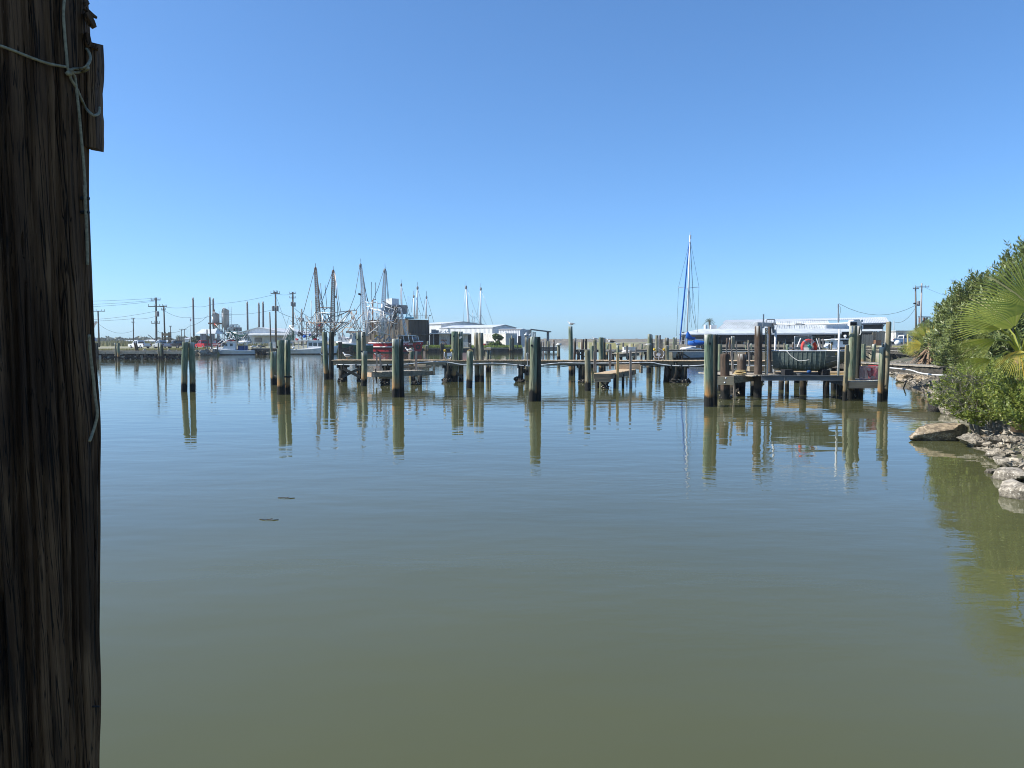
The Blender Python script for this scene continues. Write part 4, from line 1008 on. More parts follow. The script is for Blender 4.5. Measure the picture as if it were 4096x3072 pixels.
mb = MB(); c=at(2594,1378,57); mb.torus(c,.17,.06,18,8); solo('rope_loop', mb, MT['ropewhite'], 'white rope looped round the stout piling by the power pedestal', 'rope', c)
mb = MB(); h=at(1122,1508,34.3); 
for k in range(3): mb.tube([V(h.x+.02+ .36*math.cos(a)*1.05, 34.62+.30*math.sin(a), h.z+.02*k-.03*math.cos(a)) for a in [i*.2618 for i in range(25)]],.014,5)
mb.tube([h+V(.18,-.05,0),h+V(.22,-.06,-.25),h+V(.2,-.06,-.55)],.012,5)
solo('cable_wrap', mb, MT['black'], 'black cable wrapped round the leaning piling pair', 'cable', h)
# ================================================================ GULLS
MT['gullwhite'] = M('gull_white',(0.78,0.78,0.77),(0.66,0.66,0.66),sc=20); MT['gullgrey']=M('gull_grey',(0.28,0.29,0.31),(0.2,0.21,0.23),sc=30); MT['gullblack']=M('gull_black',(0.03,0.03,0.03),sc=30); MT['beak']=M('gull_beak',(0.65,0.30,0.06),sc=30)
def gull(p, face, label, s=1.0, crouch=False, dark='gullgrey'):
    p = Vector(p); rt = thing('gull', label, 'bird', p, 'gulls resting around the docks')
    lg = 0.02 if crouch else .085; m3 = Matrix.Rotation(face,3,'Z')
    def q(x,y,z): return p+m3@V(x*s,y*s,(z+lg)*s)
    secs=[]
    for x,r,z in ((-.16,.012,.075),(-.12,.035,.075),(-.05,.062,.075),(.03,.068,.08),(.09,.052,.10),(.12,.036,.135),(.135,.033,.165),(.15,.034,.185),(.17,.028,.19),(.19,.012,.188)):
        secs.append([q(x,r*.85*math.cos(a),z+r*math.sin(a)) for a in [2*math.pi*k/10 for k in range(10)]])
    mb=MB(); mb.loft(secs,closed=True); mb.build('body', MT['gullwhite'], rt, True)
    for sg in (1,-1):
        secs=[[q(x,sg*(.045*w+.012),z-h),q(x,sg*(.062*w+.012),z),q(x,sg*(.035*w),z+h),q(x,sg*.02*w,z+h*.4)] for x,w,z,h in ((.08,.5,.10,.02),(.03,1,.105,.04),(-.08,.95,.10,.038),(-.16,.6,.085,.022),(-.25,.15,.07,.006))]
        mb=MB(); mb.loft(secs,closed=True); mb.build('wing', MT[dark], rt, True)
    mb=MB(); mb.loft([[q(-.14,.03,.08),q(-.14,-.03,.08),q(-.14,0,.09)],[q(-.23,.035,.06),q(-.23,-.035,.06),q(-.23,0,.065)]],closed=True); mb.build('tail', MT['gullblack'], rt)
    mb=MB(); mb.tube([q(.185,0,.188),q(.225,0,.182)],[.011,.004],6); mb.build('beak', MT['beak'], rt)
    if not crouch:
        for sg in (1,-1):
            mb=MB(); mb.tube([q(.0,sg*.025,.03),q(.005,sg*.025,-lg)],.006,5); mb.box(q(.02,sg*.025,-lg+.005),(.045*s,.035*s,.006),face); mb.build('leg', MT['beak'], rt)
    return rt
def ptop(px,yt,yb,d=None):
    y = d if d else G(px,yb).y; return at(px,yt,y)
gull(ptop(2284,1307,1502)-V(0,0,.02),rad(150),'grey and white gull standing on the tallest middle piling',1.35)
gull(at(1388,1438,45),rad(165),'gull standing at the left end of the near walkway',1.45)
gull(at(1637,1417,46.2),rad(170),'gull perched on the low stake before the red trawler',1.4)
gull(at(1514,1437,44.6),rad(190),'small white gull on the walkway between two grey stakes',1.2)
gull(ptop(2103,1352,1502),rad(80),'white gull on the pale piling beside the front middle piling',1.3,dark='gullwhite')
gull(ptop(2108,1352,1502)+V(.05,.08,0),rad(20),'dark-winged gull turned right on the pale piling by the front middle piling',1.3,True)
gull(at(2379,1361,80),rad(170),'gull crouching on the grey piling left of the thick one',1.6,True)
gull(at(2471,1383,72),rad(185),'gull crouching on the short piling behind the yellow stake',1.5,True)
gull(at(2444,1376,55),rad(172),'black-backed gull resting on the leaning stake',1.6,True,'gullblack')
gull(at(1290,1424,96),rad(200),'gull resting on the water edge dock below the trawlers',1.6,True)
# ================================================================ WEST BANK
def tubeP(parent, name, mat, pts, Y, r=.05, n=5, sm=True):
    """pts: (px,py[,dy]) photo pixels at depth Y+dy"""
    mb = MB(); mb.tube([at(p[0],p[1],Y+(p[2] if len(p)>2 else 0)) for p in pts], r, n)
    return mb.build(name, MT[mat], parent, sm)
def lattice(mb, p, q, w0, w1, n, r=.03):
    p,q = Vector(p),Vector(q); d=(q-p).normalized(); a=d.cross(V(0,1,0)).normalized(); b=d.cross(a).normalized()
    cs=[(a+b),(a-b),(-a-b),(-a+b)]
    def pt(t,c): return p.lerp(q,t)+c*lerp(w0,w1,t)/2
    for c in cs: mb.tube([pt(0,c),pt(1,c)],r,4)
    for i in range(n):
        t=i/n; t2=(i+1)/n
        for k in range(4):
            mb.tube([pt(t,cs[k]),pt(t,cs[(k+1)%4])],r*.6,3,False)
            mb.tube([pt(t,cs[k]),pt(t2,cs[(k+1)%4])],r*.6,3,False)
def netsheet(mb, top, bot, nu=16, nv=10, r=.02, sagd=.3):
    """a hanging net between two polylines, as crossing strands"""
    T=[Vector(x) for x in top]; B=[Vector(x) for x in bot]
    def pl(L,t):
        k=t*(len(L)-1); i=min(int(k),len(L)-2); return L[i].lerp(L[i+1],k-i)
    def S(u,v): 
        p=pl(T,u).lerp(pl(B,u),v); return p+V(.15*noise.noise((u*6,v*4,1)),.25*noise.noise((u*5,v*5,3)),-sagd*4*u*(1-u)*v)
    for i in range(nu+1): mb.tube([S(i/nu,j/nv) for j in range(nv+1)],r,3,False)
    for j in range(nv+1): mb.tube([S(i/nu,j/nv) for i in range(nu+1)],r,3,False)
def loosenet(mb, top, bot, nu=10, nv=8, holes=.22):
    """bunched netting: narrow folded strips with gaps between them"""
    T=[Vector(x) for x in top]; B=[Vector(x) for x in bot]
    def pl(L,t):
        k=t*(len(L)-1); i=min(int(k),len(L)-2); return L[i].lerp(L[i+1],k-i)
    for i in range(nu):
        u0=i/nu; u1=(i+1-holes)/nu
        a=[]
        for j in range(nv+1):
            v=j/nv
            for u in (u0,u1): a.append(pl(T,u).lerp(pl(B,u),v)+V(.12*noise.noise((i*3,v*3,1)),.35*noise.noise((i*5.3,v*4,3)),.1*noise.noise((i,v*6,9))))
        mb.add(a,[(2*j,2*j+1,2*j+3,2*j+2) for j in range(nv)])
# ---- left dock
ld_ = thing('dock','dark low dock along the left bank seen past the huge piling','dock',(-50,97,0))
zd=1.08; xa,xe=-68,XX(733,97)
mb = MB(); x=xa
while x<xe: mb.bx(x,x+.18,96.9+R.uniform(-.06,.06),99.0,zd-.06,zd); x+=.195
mb.build('planking', MT['plank_grey'], ld_, kind='stuff')
for a,b in ((xa,-58),(-57.95,-52.5),(-52.45,-47.3),(-47.25,xe)):
    mb = MB(); mb.bx(a,b,96.86,96.95,zd-.36,zd-.07); mb.build('front_beam', MT['plank_grey'], ld_)
for px in (380,420,502,548,580,620,668,715):
    x=XX(px,97); bent(ld_,x,97.0,98.9,zd-.1,.38)
for (a,b) in ((345,380),(425,500),(505,545),(582,618),(622,665),(670,712)):
    mb = MB(); mb.bar(at(a,1420,97.1),at(b,1436,97.1),.12,.22); mb.bar(at(a,1436,97.3),at(b,1419,97.3),.12,.22); mb.build('brace', MT['beam_dark'], ld_)
gW='posts and pilings along the left bank'
for (px,yb,yt,w,mt,lb) in ((379,1404,1372,10,'pil_shaded','left post of the square dark bollard on the left dock'),(390,1404,1372,9,'pil_shaded','right post of the square dark bollard on the left dock'),
    (463,1438,1372,7,'pil_tan','slim lit piling, left of the pair in front of the left dock'),(476,1438,1372,11,'pil_green','stouter grey piling, right of the pair in front of the left dock'),
    (636,1438,1372,6,'pil_tan','slim lit piling before the left dock, left of a thicker dark pair'),(644,1438,1371,8,'pil_green','middle piling of three before the left dock near the dark pickup'),(651,1438,1373,7,'pil_shaded','right dark piling of three before the left dock near the dark pickup'),
    (1086,1418,1367,11,'pil_green','thick green piling beside the white picket fence'),(1288,1418,1385,6,'pil_grey','short post behind the stern of the white lugger')):
    P(px,yb,yt,w,mt,lb,d=96.6 if px<700 else 127,group=gW)
P(560,1436,1370,8,'pil_shaded','leaning dark piling, right of the leaning pair on the left dock',543,group=gW)
P(552,1436,1371,7,'pil_brown','leaning brown piling, left of the leaning pair on the left dock',538,group=gW)
for (px,yt,yb,w,lb,d) in ((830,1318,1405,4,'thin grey mooring pole before the red pickup',124),(848,1305,1405,5,'tall leaning mooring pole at the bow of the small trawler',124),(870,1380,1408,5,'short grey post by the bow of the small trawler',124)):
    stake(px,yt,yb,w,lb,d,'pole',pxt=px-(8 if px==848 else 2 if px==830 else 0),group='mooring poles on the left bank')
# riprap
rocks=[]
def rockmesh(seed, sub=3):
    mb = MB(); mb.sphere((0,0,0),1,12,8,(1,.8,.6),.75,seed,1.3)
    me = bpy.data.meshes.new('rock'); me.from_pydata(mb.v,[],mb.f); return me
MT['rock'] = M('grey_rubble_rock',(0.34,0.31,0.26),(0.17,0.155,0.13),sc=2.5,rough=0.95,bump=.6,rnd=.25,bdist=.15)
MT['rock_far'] = M('pale_riprap',(0.36,0.33,0.28),(0.20,0.18,0.15),sc=2.5,rough=0.95,rnd=.3)
rm=[rockmesh(i*3.1) for i in range(5)]
for m in rm: m.materials.append(MT['rock_far'])
for i in range(75):
    px = R.uniform(775,862) if i<40 else (R.uniform(1005,1075) if i<62 else R.uniform(355,740))
    d = 121.5+(px-780)/220*7+R.uniform(-.8,1.6) if px>760 else R.uniform(109.5,111.5)
    o = bpy.data.objects.new('rock', rm[i%5]); COL.objects.link(o); x=XX(px,d)
    sc_=R.uniform(.28,.62); o.location=(x,d,R.uniform(-.1,.75)*(1 if d>0 else 1)); o.scale=(sc_,sc_*.8,sc_*.8); o.rotation_euler=(R.uniform(0,3),R.uniform(0,3),R.uniform(0,3))
    tag(o,'pale broken rock among the riprap along the left bank','rock','riprap rocks along the left bank')
# grass strips
def grass(name, polys, n, h, cols, label):
    mb = MB()
    for _ in range(n):
        x0_,x1_,y0_,y1_,z_ = R.choice(polys); x=R.uniform(x0_,x1_); y=R.uniform(y0_,y1_); hh=h*R.uniform(.4,1.2); a=R.uniform(0,6.28); w=.035*R.uniform(.7,1.6)*h/.4
        dx,dy=math.cos(a)*w,math.sin(a)*w; lx,ly=R.uniform(-.4,.4)*hh,R.uniform(-.4,.4)*hh
        mb.add([(x-dx,y-dy,z_),(x+dx,y+dy,z_),(x+lx,y+ly,z_+hh)],[(0,1,2)])
    return solo(name, mb, leafmat(name+'_leaf',cols[0],cols[1],cols[2],.25), label, 'grass', (polys[0][0],polys[0][2],0), kind='stuff')
gl=[(XX(350,113),XX(620,114),112.5,117,.95),(XX(620,118),XX(800,121),117,125,.95),(XX(780,126),XX(870,130),124.5,132,.95)]
grass('grass',gl,5000,.30,((0.24,0.22,0.08),(0.15,0.16,0.05),(0.34,0.28,0.14)),'dry yellow grass along the edge of the left bank')
gr_=[(XX(1690,152),XX(1830,153),152,156,.95),(XX(1880,154),XX(2086,155),153.5,158,.95)]
grass('grass',gr_,6000,.55,((0.20,0.27,0.05),(0.12,0.19,0.04),(0.30,0.30,0.10)),'bright green grass on top of the timber bulkhead by the white warehouses')
# bulkhead (timber sheet wall) with posts
bh = thing('bulkhead','dark timber bulkhead below the grass by the white warehouses','retaining wall',(XX(1880,152),152,0))
def bline(t): return V(lerp(XX(1690,151),XX(2089,153),t), lerp(150.3,153.2,t), 0)
for i in range(40):
    a,b=bline(i/40),bline((i+.97)/40); mb=MB(); mb.bar(V(a.x,a.y,.1),V(b.x,b.y,.1),.12,1.6+R.uniform(-.08,.08)); mb.build('board', MT['beam_dark'], bh)
mb=MB(); a,b=bline(0),bline(1); mb.bar(V(a.x,a.y-.12,.78),V(b.x,b.y-.12,.78),.12,.2); mb.build('waler', MT['beam'], bh)
for (px,yt,w,mt,lb) in ((1702,1383,6,'pil_tan','slim left post of the dark cluster by the red trawler bow'),(1711,1364,8,'pil_green','green tilted post of the dark cluster by the red trawler bow'),(1707,1375,8,'pil_shaded','dark post of the cluster by the red trawler bow'),
    (1764,1372,9,'pil_shaded','left dark post of the rubbish-topped cluster on the bulkhead'),(1773,1374,9,'pil_shaded','right dark post of the rubbish-topped cluster on the bulkhead'),
    (1882,1372,8,'pil_shaded','dark post on the bulkhead between the green pair and grey pair'),
    (2040,1352,6,'pil_green','left pale post of the three-post cluster before the low white house'),(2047,1342,7,'pil_tan','tallest middle post of the three-post cluster before the low white house'),(2053,1353,8,'pil_shaded','right dark post of the three-post cluster before the low white house'),(2070,1371,4,'pil_grey','lone short white post on the bulkhead right of a three-post cluster')):
    P(px,1412,yt,w,mt,lb,d=150.0+ (px-1690)/400*3,group='posts along the timber bulkhead')
# pier stubs running out right of the land
for (px,yt,w,lb) in ((2165,1366,5,'first short post of the ruined pier right of the carport'),(2173,1365,4,'second post of the ruined pier right of the carport'),(2184,1363,5,'third post of the ruined pier right of the carport'),(2192,1364,7,'thick fourth post of the ruined pier under the carport edge'),(2198,1362,6,'fifth post of the ruined pier right of the carport edge'),(2215,1361,6,'sixth post of the ruined pier, standing before the far spit'),(2213,1370,4,'thin post hidden by the sixth post of the ruined pier')):
    P(px,1410,yt,w,'pil_brown' if px%2 else 'pil_grey',lb,d=158+(px-2165)*.1,group='posts of the ruined pier')
rp_=thing('ruined_pier','low ruined black pier right of the white carport','dock',(XX(2185,158),158,0))
for (a,b,y) in ((2100,2160,1396),(2160,2230,1392),(2150,2232,1400)):
    mb=MB(); mb.bar(at(a,y,157.5),at(b,y,158),.5,.35); mb.build('beam', MT['beam_dark'], rp_)
# ---------------------------------------------------------------- buildings
def corr(mb, p, q, z0, z1, pitch=.3, dep=.04, ztop2=None):
    """ribbed metal wall from p to q; the top edge may slope to ztop2"""
    p,q=V(p[0],p[1],0),V(q[0],q[1],0); L=(q-p).length; d=(q-p)/L; n=V(d.y,-d.x,0); k=max(2,int(L/pitch)); vs=[]
    for i in range(k+1):
        t0=i/k
        for (dt,o) in ((0,0),(.62,0),(.70,dep),(.92,dep)):
            t=min(1,t0+dt/k); b=p+d*L*t+n*o; zt_=z1 if ztop2 is None else ztop2(t)
            vs += [(b.x,b.y,z0),(b.x,b.y,zt_)]
            if t>=1: break
    m=len(vs)//2
    mb.add(vs,[(2*i,2*i+2,2*i+3,2*i+1) for i in range(m-1)])
MT['metalwall']=M('white_metal_siding',(0.74,0.75,0.76),(0.62,0.63,0.64),(1,1,.3),1.0,0.5,rust=(0.40,0.30,0.22),rustamt=.68)
MT['metalroof']=M('pale_metal_roof',(0.62,0.64,0.66),(0.52,0.54,0.56),(1,1,1),.6,0.45)
MT['whiteroof']=M('white_metal_roof',(0.64,0.665,0.65),(0.48,0.50,0.48),(1,.3,1),.8,0.5,rust=(0.36,0.30,0.24),rustamt=.62)
def gable(name,label,cat,corner,ang,L,Wd,eave,ridge,z0=.95,wall='metalwall',roof='metalroof',pitch=.45,dep=.05):
    """near corner; long wall runs left-back, gable wall runs right-back (ang = turn of the long wall out of the picture plane)"""
    c=V(corner[0],corner[1],0); a=rad(ang); u=V(-math.cos(a),math.sin(a),0); v=V(math.sin(a),math.cos(a),0)
    rt=thing(name,label,cat,(c.x,c.y,z0))
    f=lambda s,t,z: c+u*s+v*t+V(0,0,z)
    mb=MB(); corr(mb,f(L,0,0),f(0,0,0),z0,eave,pitch,dep); mb.build('long_wall',MT[wall],rt)
    gt=lambda t: eave+(ridge-eave)*(1-abs(2*t-1))
    mb=MB(); corr(mb,f(0,0,0),f(0,Wd,0),z0,eave,pitch,dep,gt); mb.build('gable_wall',MT[wall],rt)
    mb=MB(); corr(mb,f(0,Wd,0),f(L,Wd,0),z0,eave,pitch*3,dep); corr(mb,f(L,Wd,0),f(L,0,0),z0,eave,pitch*3,dep,gt); mb.build('rear_wall',MT[wall],rt)
    mb=MB(); o=.25
    for (t0,t1,za,zb) in ((-.02,.5,eave-.05,ridge+.06),(1.02,.5,eave-.05,ridge+.06)):
        mb.prism([f(-o,t0*Wd,za),f(-o,t1*Wd,zb),f(L+o,t1*Wd,zb),f(L+o,t0*Wd,za)],(0,0,.10))
    mb.build('roof',MT[roof],rt)
    mb=MB(); mb.bar(f(-o-.03,-.06*1,eave),f(L+o,-.06,eave),.08,.22); mb.build('eave_trim',MT['grey'],rt)
    return rt,f
# far-left big warehouse (gable to the viewer)
Yw=232; c0=at(1170,1366,Yw)
rt=thing('warehouse','wide pale blue-grey warehouse with low gable behind the small trawler','warehouse',(XX(1050,Yw),Yw,.95))
xl,xr,xm=XX(940,Yw),XX(1175,Yw),XX(1033,Yw); ze,zr=ZZ(1337,Yw),ZZ(1312,Yw)
mb=MB(); corr(mb,(xl,Yw),(xr,Yw),.9,ze,.6,.05,lambda t: lerp(ze,zr,t/((xm-xl)/(xr-xl))) if t<(xm-xl)/(xr-xl) else lerp(zr,ze,(t-(xm-xl)/(xr-xl))/(1-(xm-xl)/(xr-xl)))); mb.build('gable_wall',MT['metalwall'],rt)
mb=MB(); mb.prism([(xl-.3,Yw-.3,ze-.1),(xm,Yw-.3,zr+.05),(xm,Yw+40,zr+.05),(xl-.3,Yw+40,ze-.1)],(0,0,.2)); mb.prism([(xm,Yw-.3,zr+.05),(xr+.3,Yw-.3,ze-.1),(xr+.3,Yw+40,ze-.1),(xm,Yw+40,zr+.05)],(0,0,.2)); mb.build('roof',MT['whiteroof'],rt)
mb=MB(); a=at(988,1339,Yw-3); b=at(1172,1339,Yw-3); mb.prism([(a.x,Yw-4,a.z-.25),(a.x,Yw,a.z+.25),(a.x,Yw,a.z+.5),(a.x,Yw-4,a.z+.05)],(b.x-a.x,0,0)); mb.build('awning',MT['whiteroof'],rt)
mb=MB(); p=at(1038,1357,Yw-.2); mb.box(p,(1.2,.1,.7)); mb.box(at(1033,1360,Yw-.1),(2.2,.1,1.4)); mb.build('door',MT['grey'],rt)
mb=MB(); corr(mb,(xl,Yw+40),(xl,Yw),.9,ze,.6,.05); mb.build('side_wall',MT['metalwall'],rt)
# open shed with white hip roof
Ys=205; rt=thing('shed','small open shed with bright white hipped roof behind the red pickup','shed',(XX(840,Ys),Ys,.95))
a,b=at(801,1335,Ys),at(878,1335,Ys); c,d=at(808,1316,Ys),at(868,1316,Ys)
mb=MB(); mb.loft([[V(a.x,Ys-3,a.z),V(b.x,Ys-3,a.z),V(b.x,Ys+4,a.z),V(a.x,Ys+4,a.z)],[V(c.x,Ys,c.z),V(d.x,Ys,c.z),V(d.x,Ys+1,c.z),V(c.x,Ys+1,c.z)]],closed=True); mb.build('roof',MT['whiteroof'],rt)
for px in (808,820,850,874):
    mb=MB(); x=XX(px,Ys-2.6); mb.bx(x-.3,x+.3,Ys-2.8,Ys-2.3,.9,a.z); mb.build('post',MT['grey'],rt)
mb=MB(); mb.bx(XX(825,Ys),XX(870,Ys),Ys+2,Ys+3,.9,2.9); mb.build('inner_wall',MT['grey'],rt)
# dark lookout stand
Yl=150; rt=thing('stand','brown timber sign stand on posts behind the left pickups','stand',(XX(667,Yl),Yl,.95))
for px in (651,662,677,684):
    mb=MB(); x=XX(px,Yl); mb.tube([(x,Yl,.9),(x,Yl,ZZ(1329,Yl))],.16,7); mb.build('post',MT['pole'],rt)
mb=MB(); mb.bar(at(651,1338,Yl-.2),at(684,1338,Yl-.2),.1,.5); mb.bar(at(651,1351,Yl-.2),at(684,1351,Yl-.2),.1,.2); mb.build('board',MT['beam'],rt)
mb=MB(); mb.bar(at(651,1362,Yl-.2),at(660,1352,Yl-.2),.1,.18); mb.bar(at(684,1362,Yl-.2),at(675,1352,Yl-.2),.1,.18); mb.build('brace',MT['beam'],rt)
# cement plant
MT['silo']=M('silo_steel',(0.40,0.39,0.36),(0.26,0.255,0.24),(1,1,.3),.8,.6,rust=(0.30,0.20,0.13),rustamt=.62)
Yc=236; pl_=thing('cement_plant','two grey cement silos on legs with pipes and conveyor behind the shed','cement plant',(XX(890,Yc),Yc,.95))
for (pa,pb,yt,yb,yc) in ((853,879,1256,1292,1312),(892,918,1240,1300,1322)):
    x=(XX(pa,Yc)+XX(pb,Yc))/2; r=(XX(pb,Yc)-XX(pa,Yc))/2; zt_,zb_,zc_=ZZ(yt,Yc),ZZ(yb,Yc),ZZ(yc,Yc)
    mb=MB(); mb.lathe((x,Yc,0),[(.25,zc_),(r,zb_),(r,zt_),(r*.3,zt_+.35)],18); so=mb.build('silo',MT['silo'],pl_,False); autosmooth(so,40)
    for k in range(4):
        mb=MB(); aa=.78+k*1.57; mb.tube([(x+r*.95*math.cos(aa),Yc+r*.95*math.sin(aa),.9),(x+r*.95*math.cos(aa),Yc+r*.95*math.sin(aa),zb_)],.12,5); mb.build('leg',MT['grey'],pl_)
    mb=MB()
    for k in range(12): z=lerp(zc_,zt_,k/11); mb.bar((x+r+.05,Yc-.3,z),(x+r+1.0,Yc-.3,z),.06)
    mb.tube([(x+r+.95,Yc-.3,zc_),(x+r+.95,Yc-.3,zt_+1)],.05,4); mb.tube([(x+r+.2,Yc-.3,zc_),(x+r+.2,Yc-.3,zt_+1)],.05,4); mb.build('ladder',MT['steel'],pl_)
    mb=MB(); mb.tube([at(pa-2,yt+10,Yc-.8),at(pa-2,yt-3,Yc-.8),at(pa+3,yt-8,Yc-.8),at(pb-6,yt+1,Yc-.8)],.2,6); mb.tube([at(pa-2,yt+8,Yc-.8),at(pa-2,yb+14,Yc-.8)],.16,6); mb.build('pipe',MT['steel'],pl_,True)
mb=MB(); x=XX(859,Yc); mb.cyl((x,Yc),.32,ZZ(1257,Yc),ZZ(1238,Yc),10); mb.build('dust_collector',MT['rust'],pl_)
mb=MB(); mb.bx(XX(845,Yc),XX(890,Yc),Yc-2,Yc+2,ZZ(1297,Yc),ZZ(1291,Yc)); mb.build('platform',MT['rust'],pl_)
mb=MB(); lattice(mb,at(905,1330,Yc-1),at(940,1305,Yc-1),.8,.8,9,.06); lattice(mb,at(926,1340,Yc),at(926,1300,Yc),1.0,1.0,7,.06); lattice(mb,at(951,1340,Yc),at(951,1300,Yc),1.0,1.0,7,.06); mb.bar(at(922,1300,Yc),at(953,1299,Yc),.3,.3); mb.build('conveyor_frame',MT['steel'],pl_)
mb=MB(); mb.bx(XX(935,Yc),XX(955,Yc),Yc,Yc+3,ZZ(1325,Yc),ZZ(1309,Yc)); mb.build('mixer_house',MT['beam_dark'],pl_)
# concrete grain-type silo block
MT['concrete']=M('stained_brown_concrete',(0.125,0.108,0.085),(0.055,0.047,0.037),(1.2,1.2,.12),1.2,.92,bump=.2)
cb0,cb1,cb2=V(XX(1463,171),171,0),V(XX(1636,160),160,0),V(XX(1716,166),166,0); zt_c=ZZ(1275,160)
cs_=thing('silo_block','brown stained concrete silo block with vertical flutes behind the red trawler','silo block',(cb1.x,cb1.y,.95))
def flute(p,q,n,z0,z1,dep):
    d=(q-p); L=d.length; d=d/L; nrm=V(d.y,-d.x,0); w=L/n
    for i in range(n):
        mb=MB(); vs=[]
        k=7
        for j in range(k+1):
            t=j/k; off=dep*math.sin(math.pi*t)
            if j in (0,k): off=-.12
            b=p+d*(i+t)*w-nrm*off
            vs+=[(b.x,b.y,z0),(b.x,b.y,z1)]
        mb.add(vs,[(2*j,2*j+2,2*j+3,2*j+1) for j in range(k)])
        mb.build('fluted_bay',MT['concrete'],cs_,False)
flute(cb0,cb1,9,.9,zt_c,.12); flute(cb1,cb2,6,.9,zt_c-.15,.42)
cb3=cb0+V(0,14,0); cb4=cb2+V(-2,13,0)
mb=MB(); mb.add([V(p.x,p.y,zt_c-.12) for p in (cb0,cb1,cb2,cb4,cb3)],[(0,1,2,3,4)]); mb.add([V(p.x,p.y,z) for p in (cb2,cb4,cb3,cb0) for z in (.9,zt_c-.1)],[(0,1,3,2),(2,3,5,4),(4,5,7,6)]); mb.build('rear_wall',MT['concrete'],cs_)
mb=MB(); mb.bar(at(1640,1336,159.4),at(1716,1338,165.4),.4,.25); mb.build('ledge',MT['concrete'],cs_)
mb=MB(); d_=(cb2-cb1); a=cb1+d_*.10; b=cb1+d_*.42; mb.prism([V(a.x,a.y-.6,.9),V(b.x,b.y-.6,.9),V(b.x,b.y-.6,3.6),V(a.x,a.y-.6,3.6)],(0,.4,0)); mb.build('door_panel',M('grey_concrete_panel',(0.27,0.27,0.26),(0.2,0.2,0.19),sc=2),cs_)
Yh=168
for (nm,a,b,yt,yb,mt,dy) in (('penthouse',1535,1588,1192,1222,'metalwall',2),('equipment_house',1546,1600,1219,1252,'grey',-1),('equipment_house',1598,1628,1221,1256,'grey',-.6)):
    x0_,x1_=XX(a,Yh),XX(b,Yh); mb=MB(); z0_,z1_=ZZ(yb,Yh),ZZ(yt,Yh); w=x1_-x0_
    if nm=='penthouse':
        corr(mb,(x0_,Yh+dy+1.2),(x0_+w*.6,Yh+dy-.8),z0_,z1_,.3,.04); corr(mb,(x0_+w*.6,Yh+dy-.8),(x1_,Yh+dy+1.2),z0_,z1_,.3,.04); mb.add([(x0_,Yh+dy+1.2,z1_),(x0_+w*.6,Yh+dy-.8,z1_),(x1_,Yh+dy+1.2,z1_),(x0_+w*.4,Yh+dy+3.2,z1_)],[(0,1,2,3)])
    else: mb.bx(x0_,x1_,Yh+dy,Yh+dy+2,z0_,z1_)
    mb.build(nm,MT[mt],cs_)
mb=MB(); mb.bar(at(1542,1226,Yh-1.3),at(1602,1226,Yh-1.3),1.6,.12); mb.build('canopy',MT['alu_dark'],cs_)
for px in (1540,1565,1596,1626):
    mb=MB(); mb.tube([at(px,1276,Yh),at(px,1222,Yh)],.09,5); mb.build('leg',MT['rustwhite'],cs_)
mb=MB()
for px in range(1628,1714,9): mb.tube([at(px,1276,163.5),at(px,1262,163.5)],.03,4)
for y in (1262,1268): mb.tube([at(1628,y,163.5),at(1713,y,163.5)],.03,4)
mb.build('railing',MT['steel'],cs_)
mb=MB(); mb.tube([at(1620,1271,163),at(1655,1272,163)],.25,7); mb.tube([at(1626,1273,163),at(1626,1255,163),at(1640,1260,163),at(1648,1275,163)],.1,5); mb.build('blue_pipe',M('blue_pipe_paint',(0.10,0.30,0.42)),cs_)
mb=MB(); mb.tube([at(1714,1300,165),at(1714,1268,165),at(1719,1262,165)],.07,5); mb.box(at(1720,1262,165),(.4,.2,.15)); mb.build('lamp',MT['grey'],cs_)
# white warehouses
rt1,_=gable('warehouse','white ribbed warehouse right behind the silo block','warehouse',(XX(1766,205),205),48,11.0,15,ZZ(1296,205),ZZ(1287,208))
rt2,_=gable('warehouse','long white ribbed warehouse with shaded gable above the low white house','warehouse',(XX(1970,186),186),42,19.0,8.8,ZZ(1310,186),ZZ(1301,190))
rt3,_=gable('boathouse','white ribbed building with a flat shaded end wall left of the carport','building',(XX(2081,178),178),35,6.3,2.0,ZZ(1318,178),ZZ(1317,178))
mb=MB(); corr(mb,(XX(2081,178),178),(XX(2126,179.5),179.5),.9,ZZ(1318,178),.5,.03); mb.build('end_wall',MT['metalwall'],rt3)
cp=thing('carport','open carport with thin sloping roof at the right end of the white buildings','carport',(XX(2165,179),179,.95))
mb=MB(); a=at(2122,1319,178); b=at(2204,1329,178); mb.prism([(a.x,176.5,a.z),(b.x,176.5,b.z),(b.x,183,b.z),(a.x,183,a.z)],(0,0,.22)); mb.build('roof',MT['alu_dark'],cp)
for px,y in ((2132,177),(2140,182),(2194,177),(2189,182)):
    mb=MB(); x=XX(px,y); mb.tube([(x,y,.6),(x,y,ZZ(1327,178))],.16,6); mb.build('post',MT['grey'],cp)
rt=thing('low_house','low white flat-roofed house with shaded end wall behind the grass','building',(XX(2022,166),166,.95))
zl=ZZ(1335,166)
mb=MB(); corr(mb,(XX(1905,176),176),(XX(2023,166),166),.9,zl,1.2,.01); mb.build('front_wall',MT['white_dirty'],rt)
mb=MB(); corr(mb,(XX(2023,166),166),(XX(2068,170),170),.9,zl-.05,1.2,.01); mb.build('end_wall',MT['white_dirty'],rt)
mb=MB(); mb.prism([(XX(1905,176),176,zl),(XX(2023,166)+.1,165.8,zl),(XX(2068,170),170,zl),(XX(1960,180),180,zl)],(0,0,.12)); mb.build('roof',MT['whiteroof'],rt)
mb=MB(); mb.sphere(at(2020,1331,167),.35,8,6,(1,1,.5)); mb.build('roof_vent',MT['white'],rt)
mb=MB(); mb.bx(XX(2072,168),XX(2085,168),168,169,.9,ZZ(1344,168)); mb.build('shadowed_stall',MT['beam_dark'],rt)
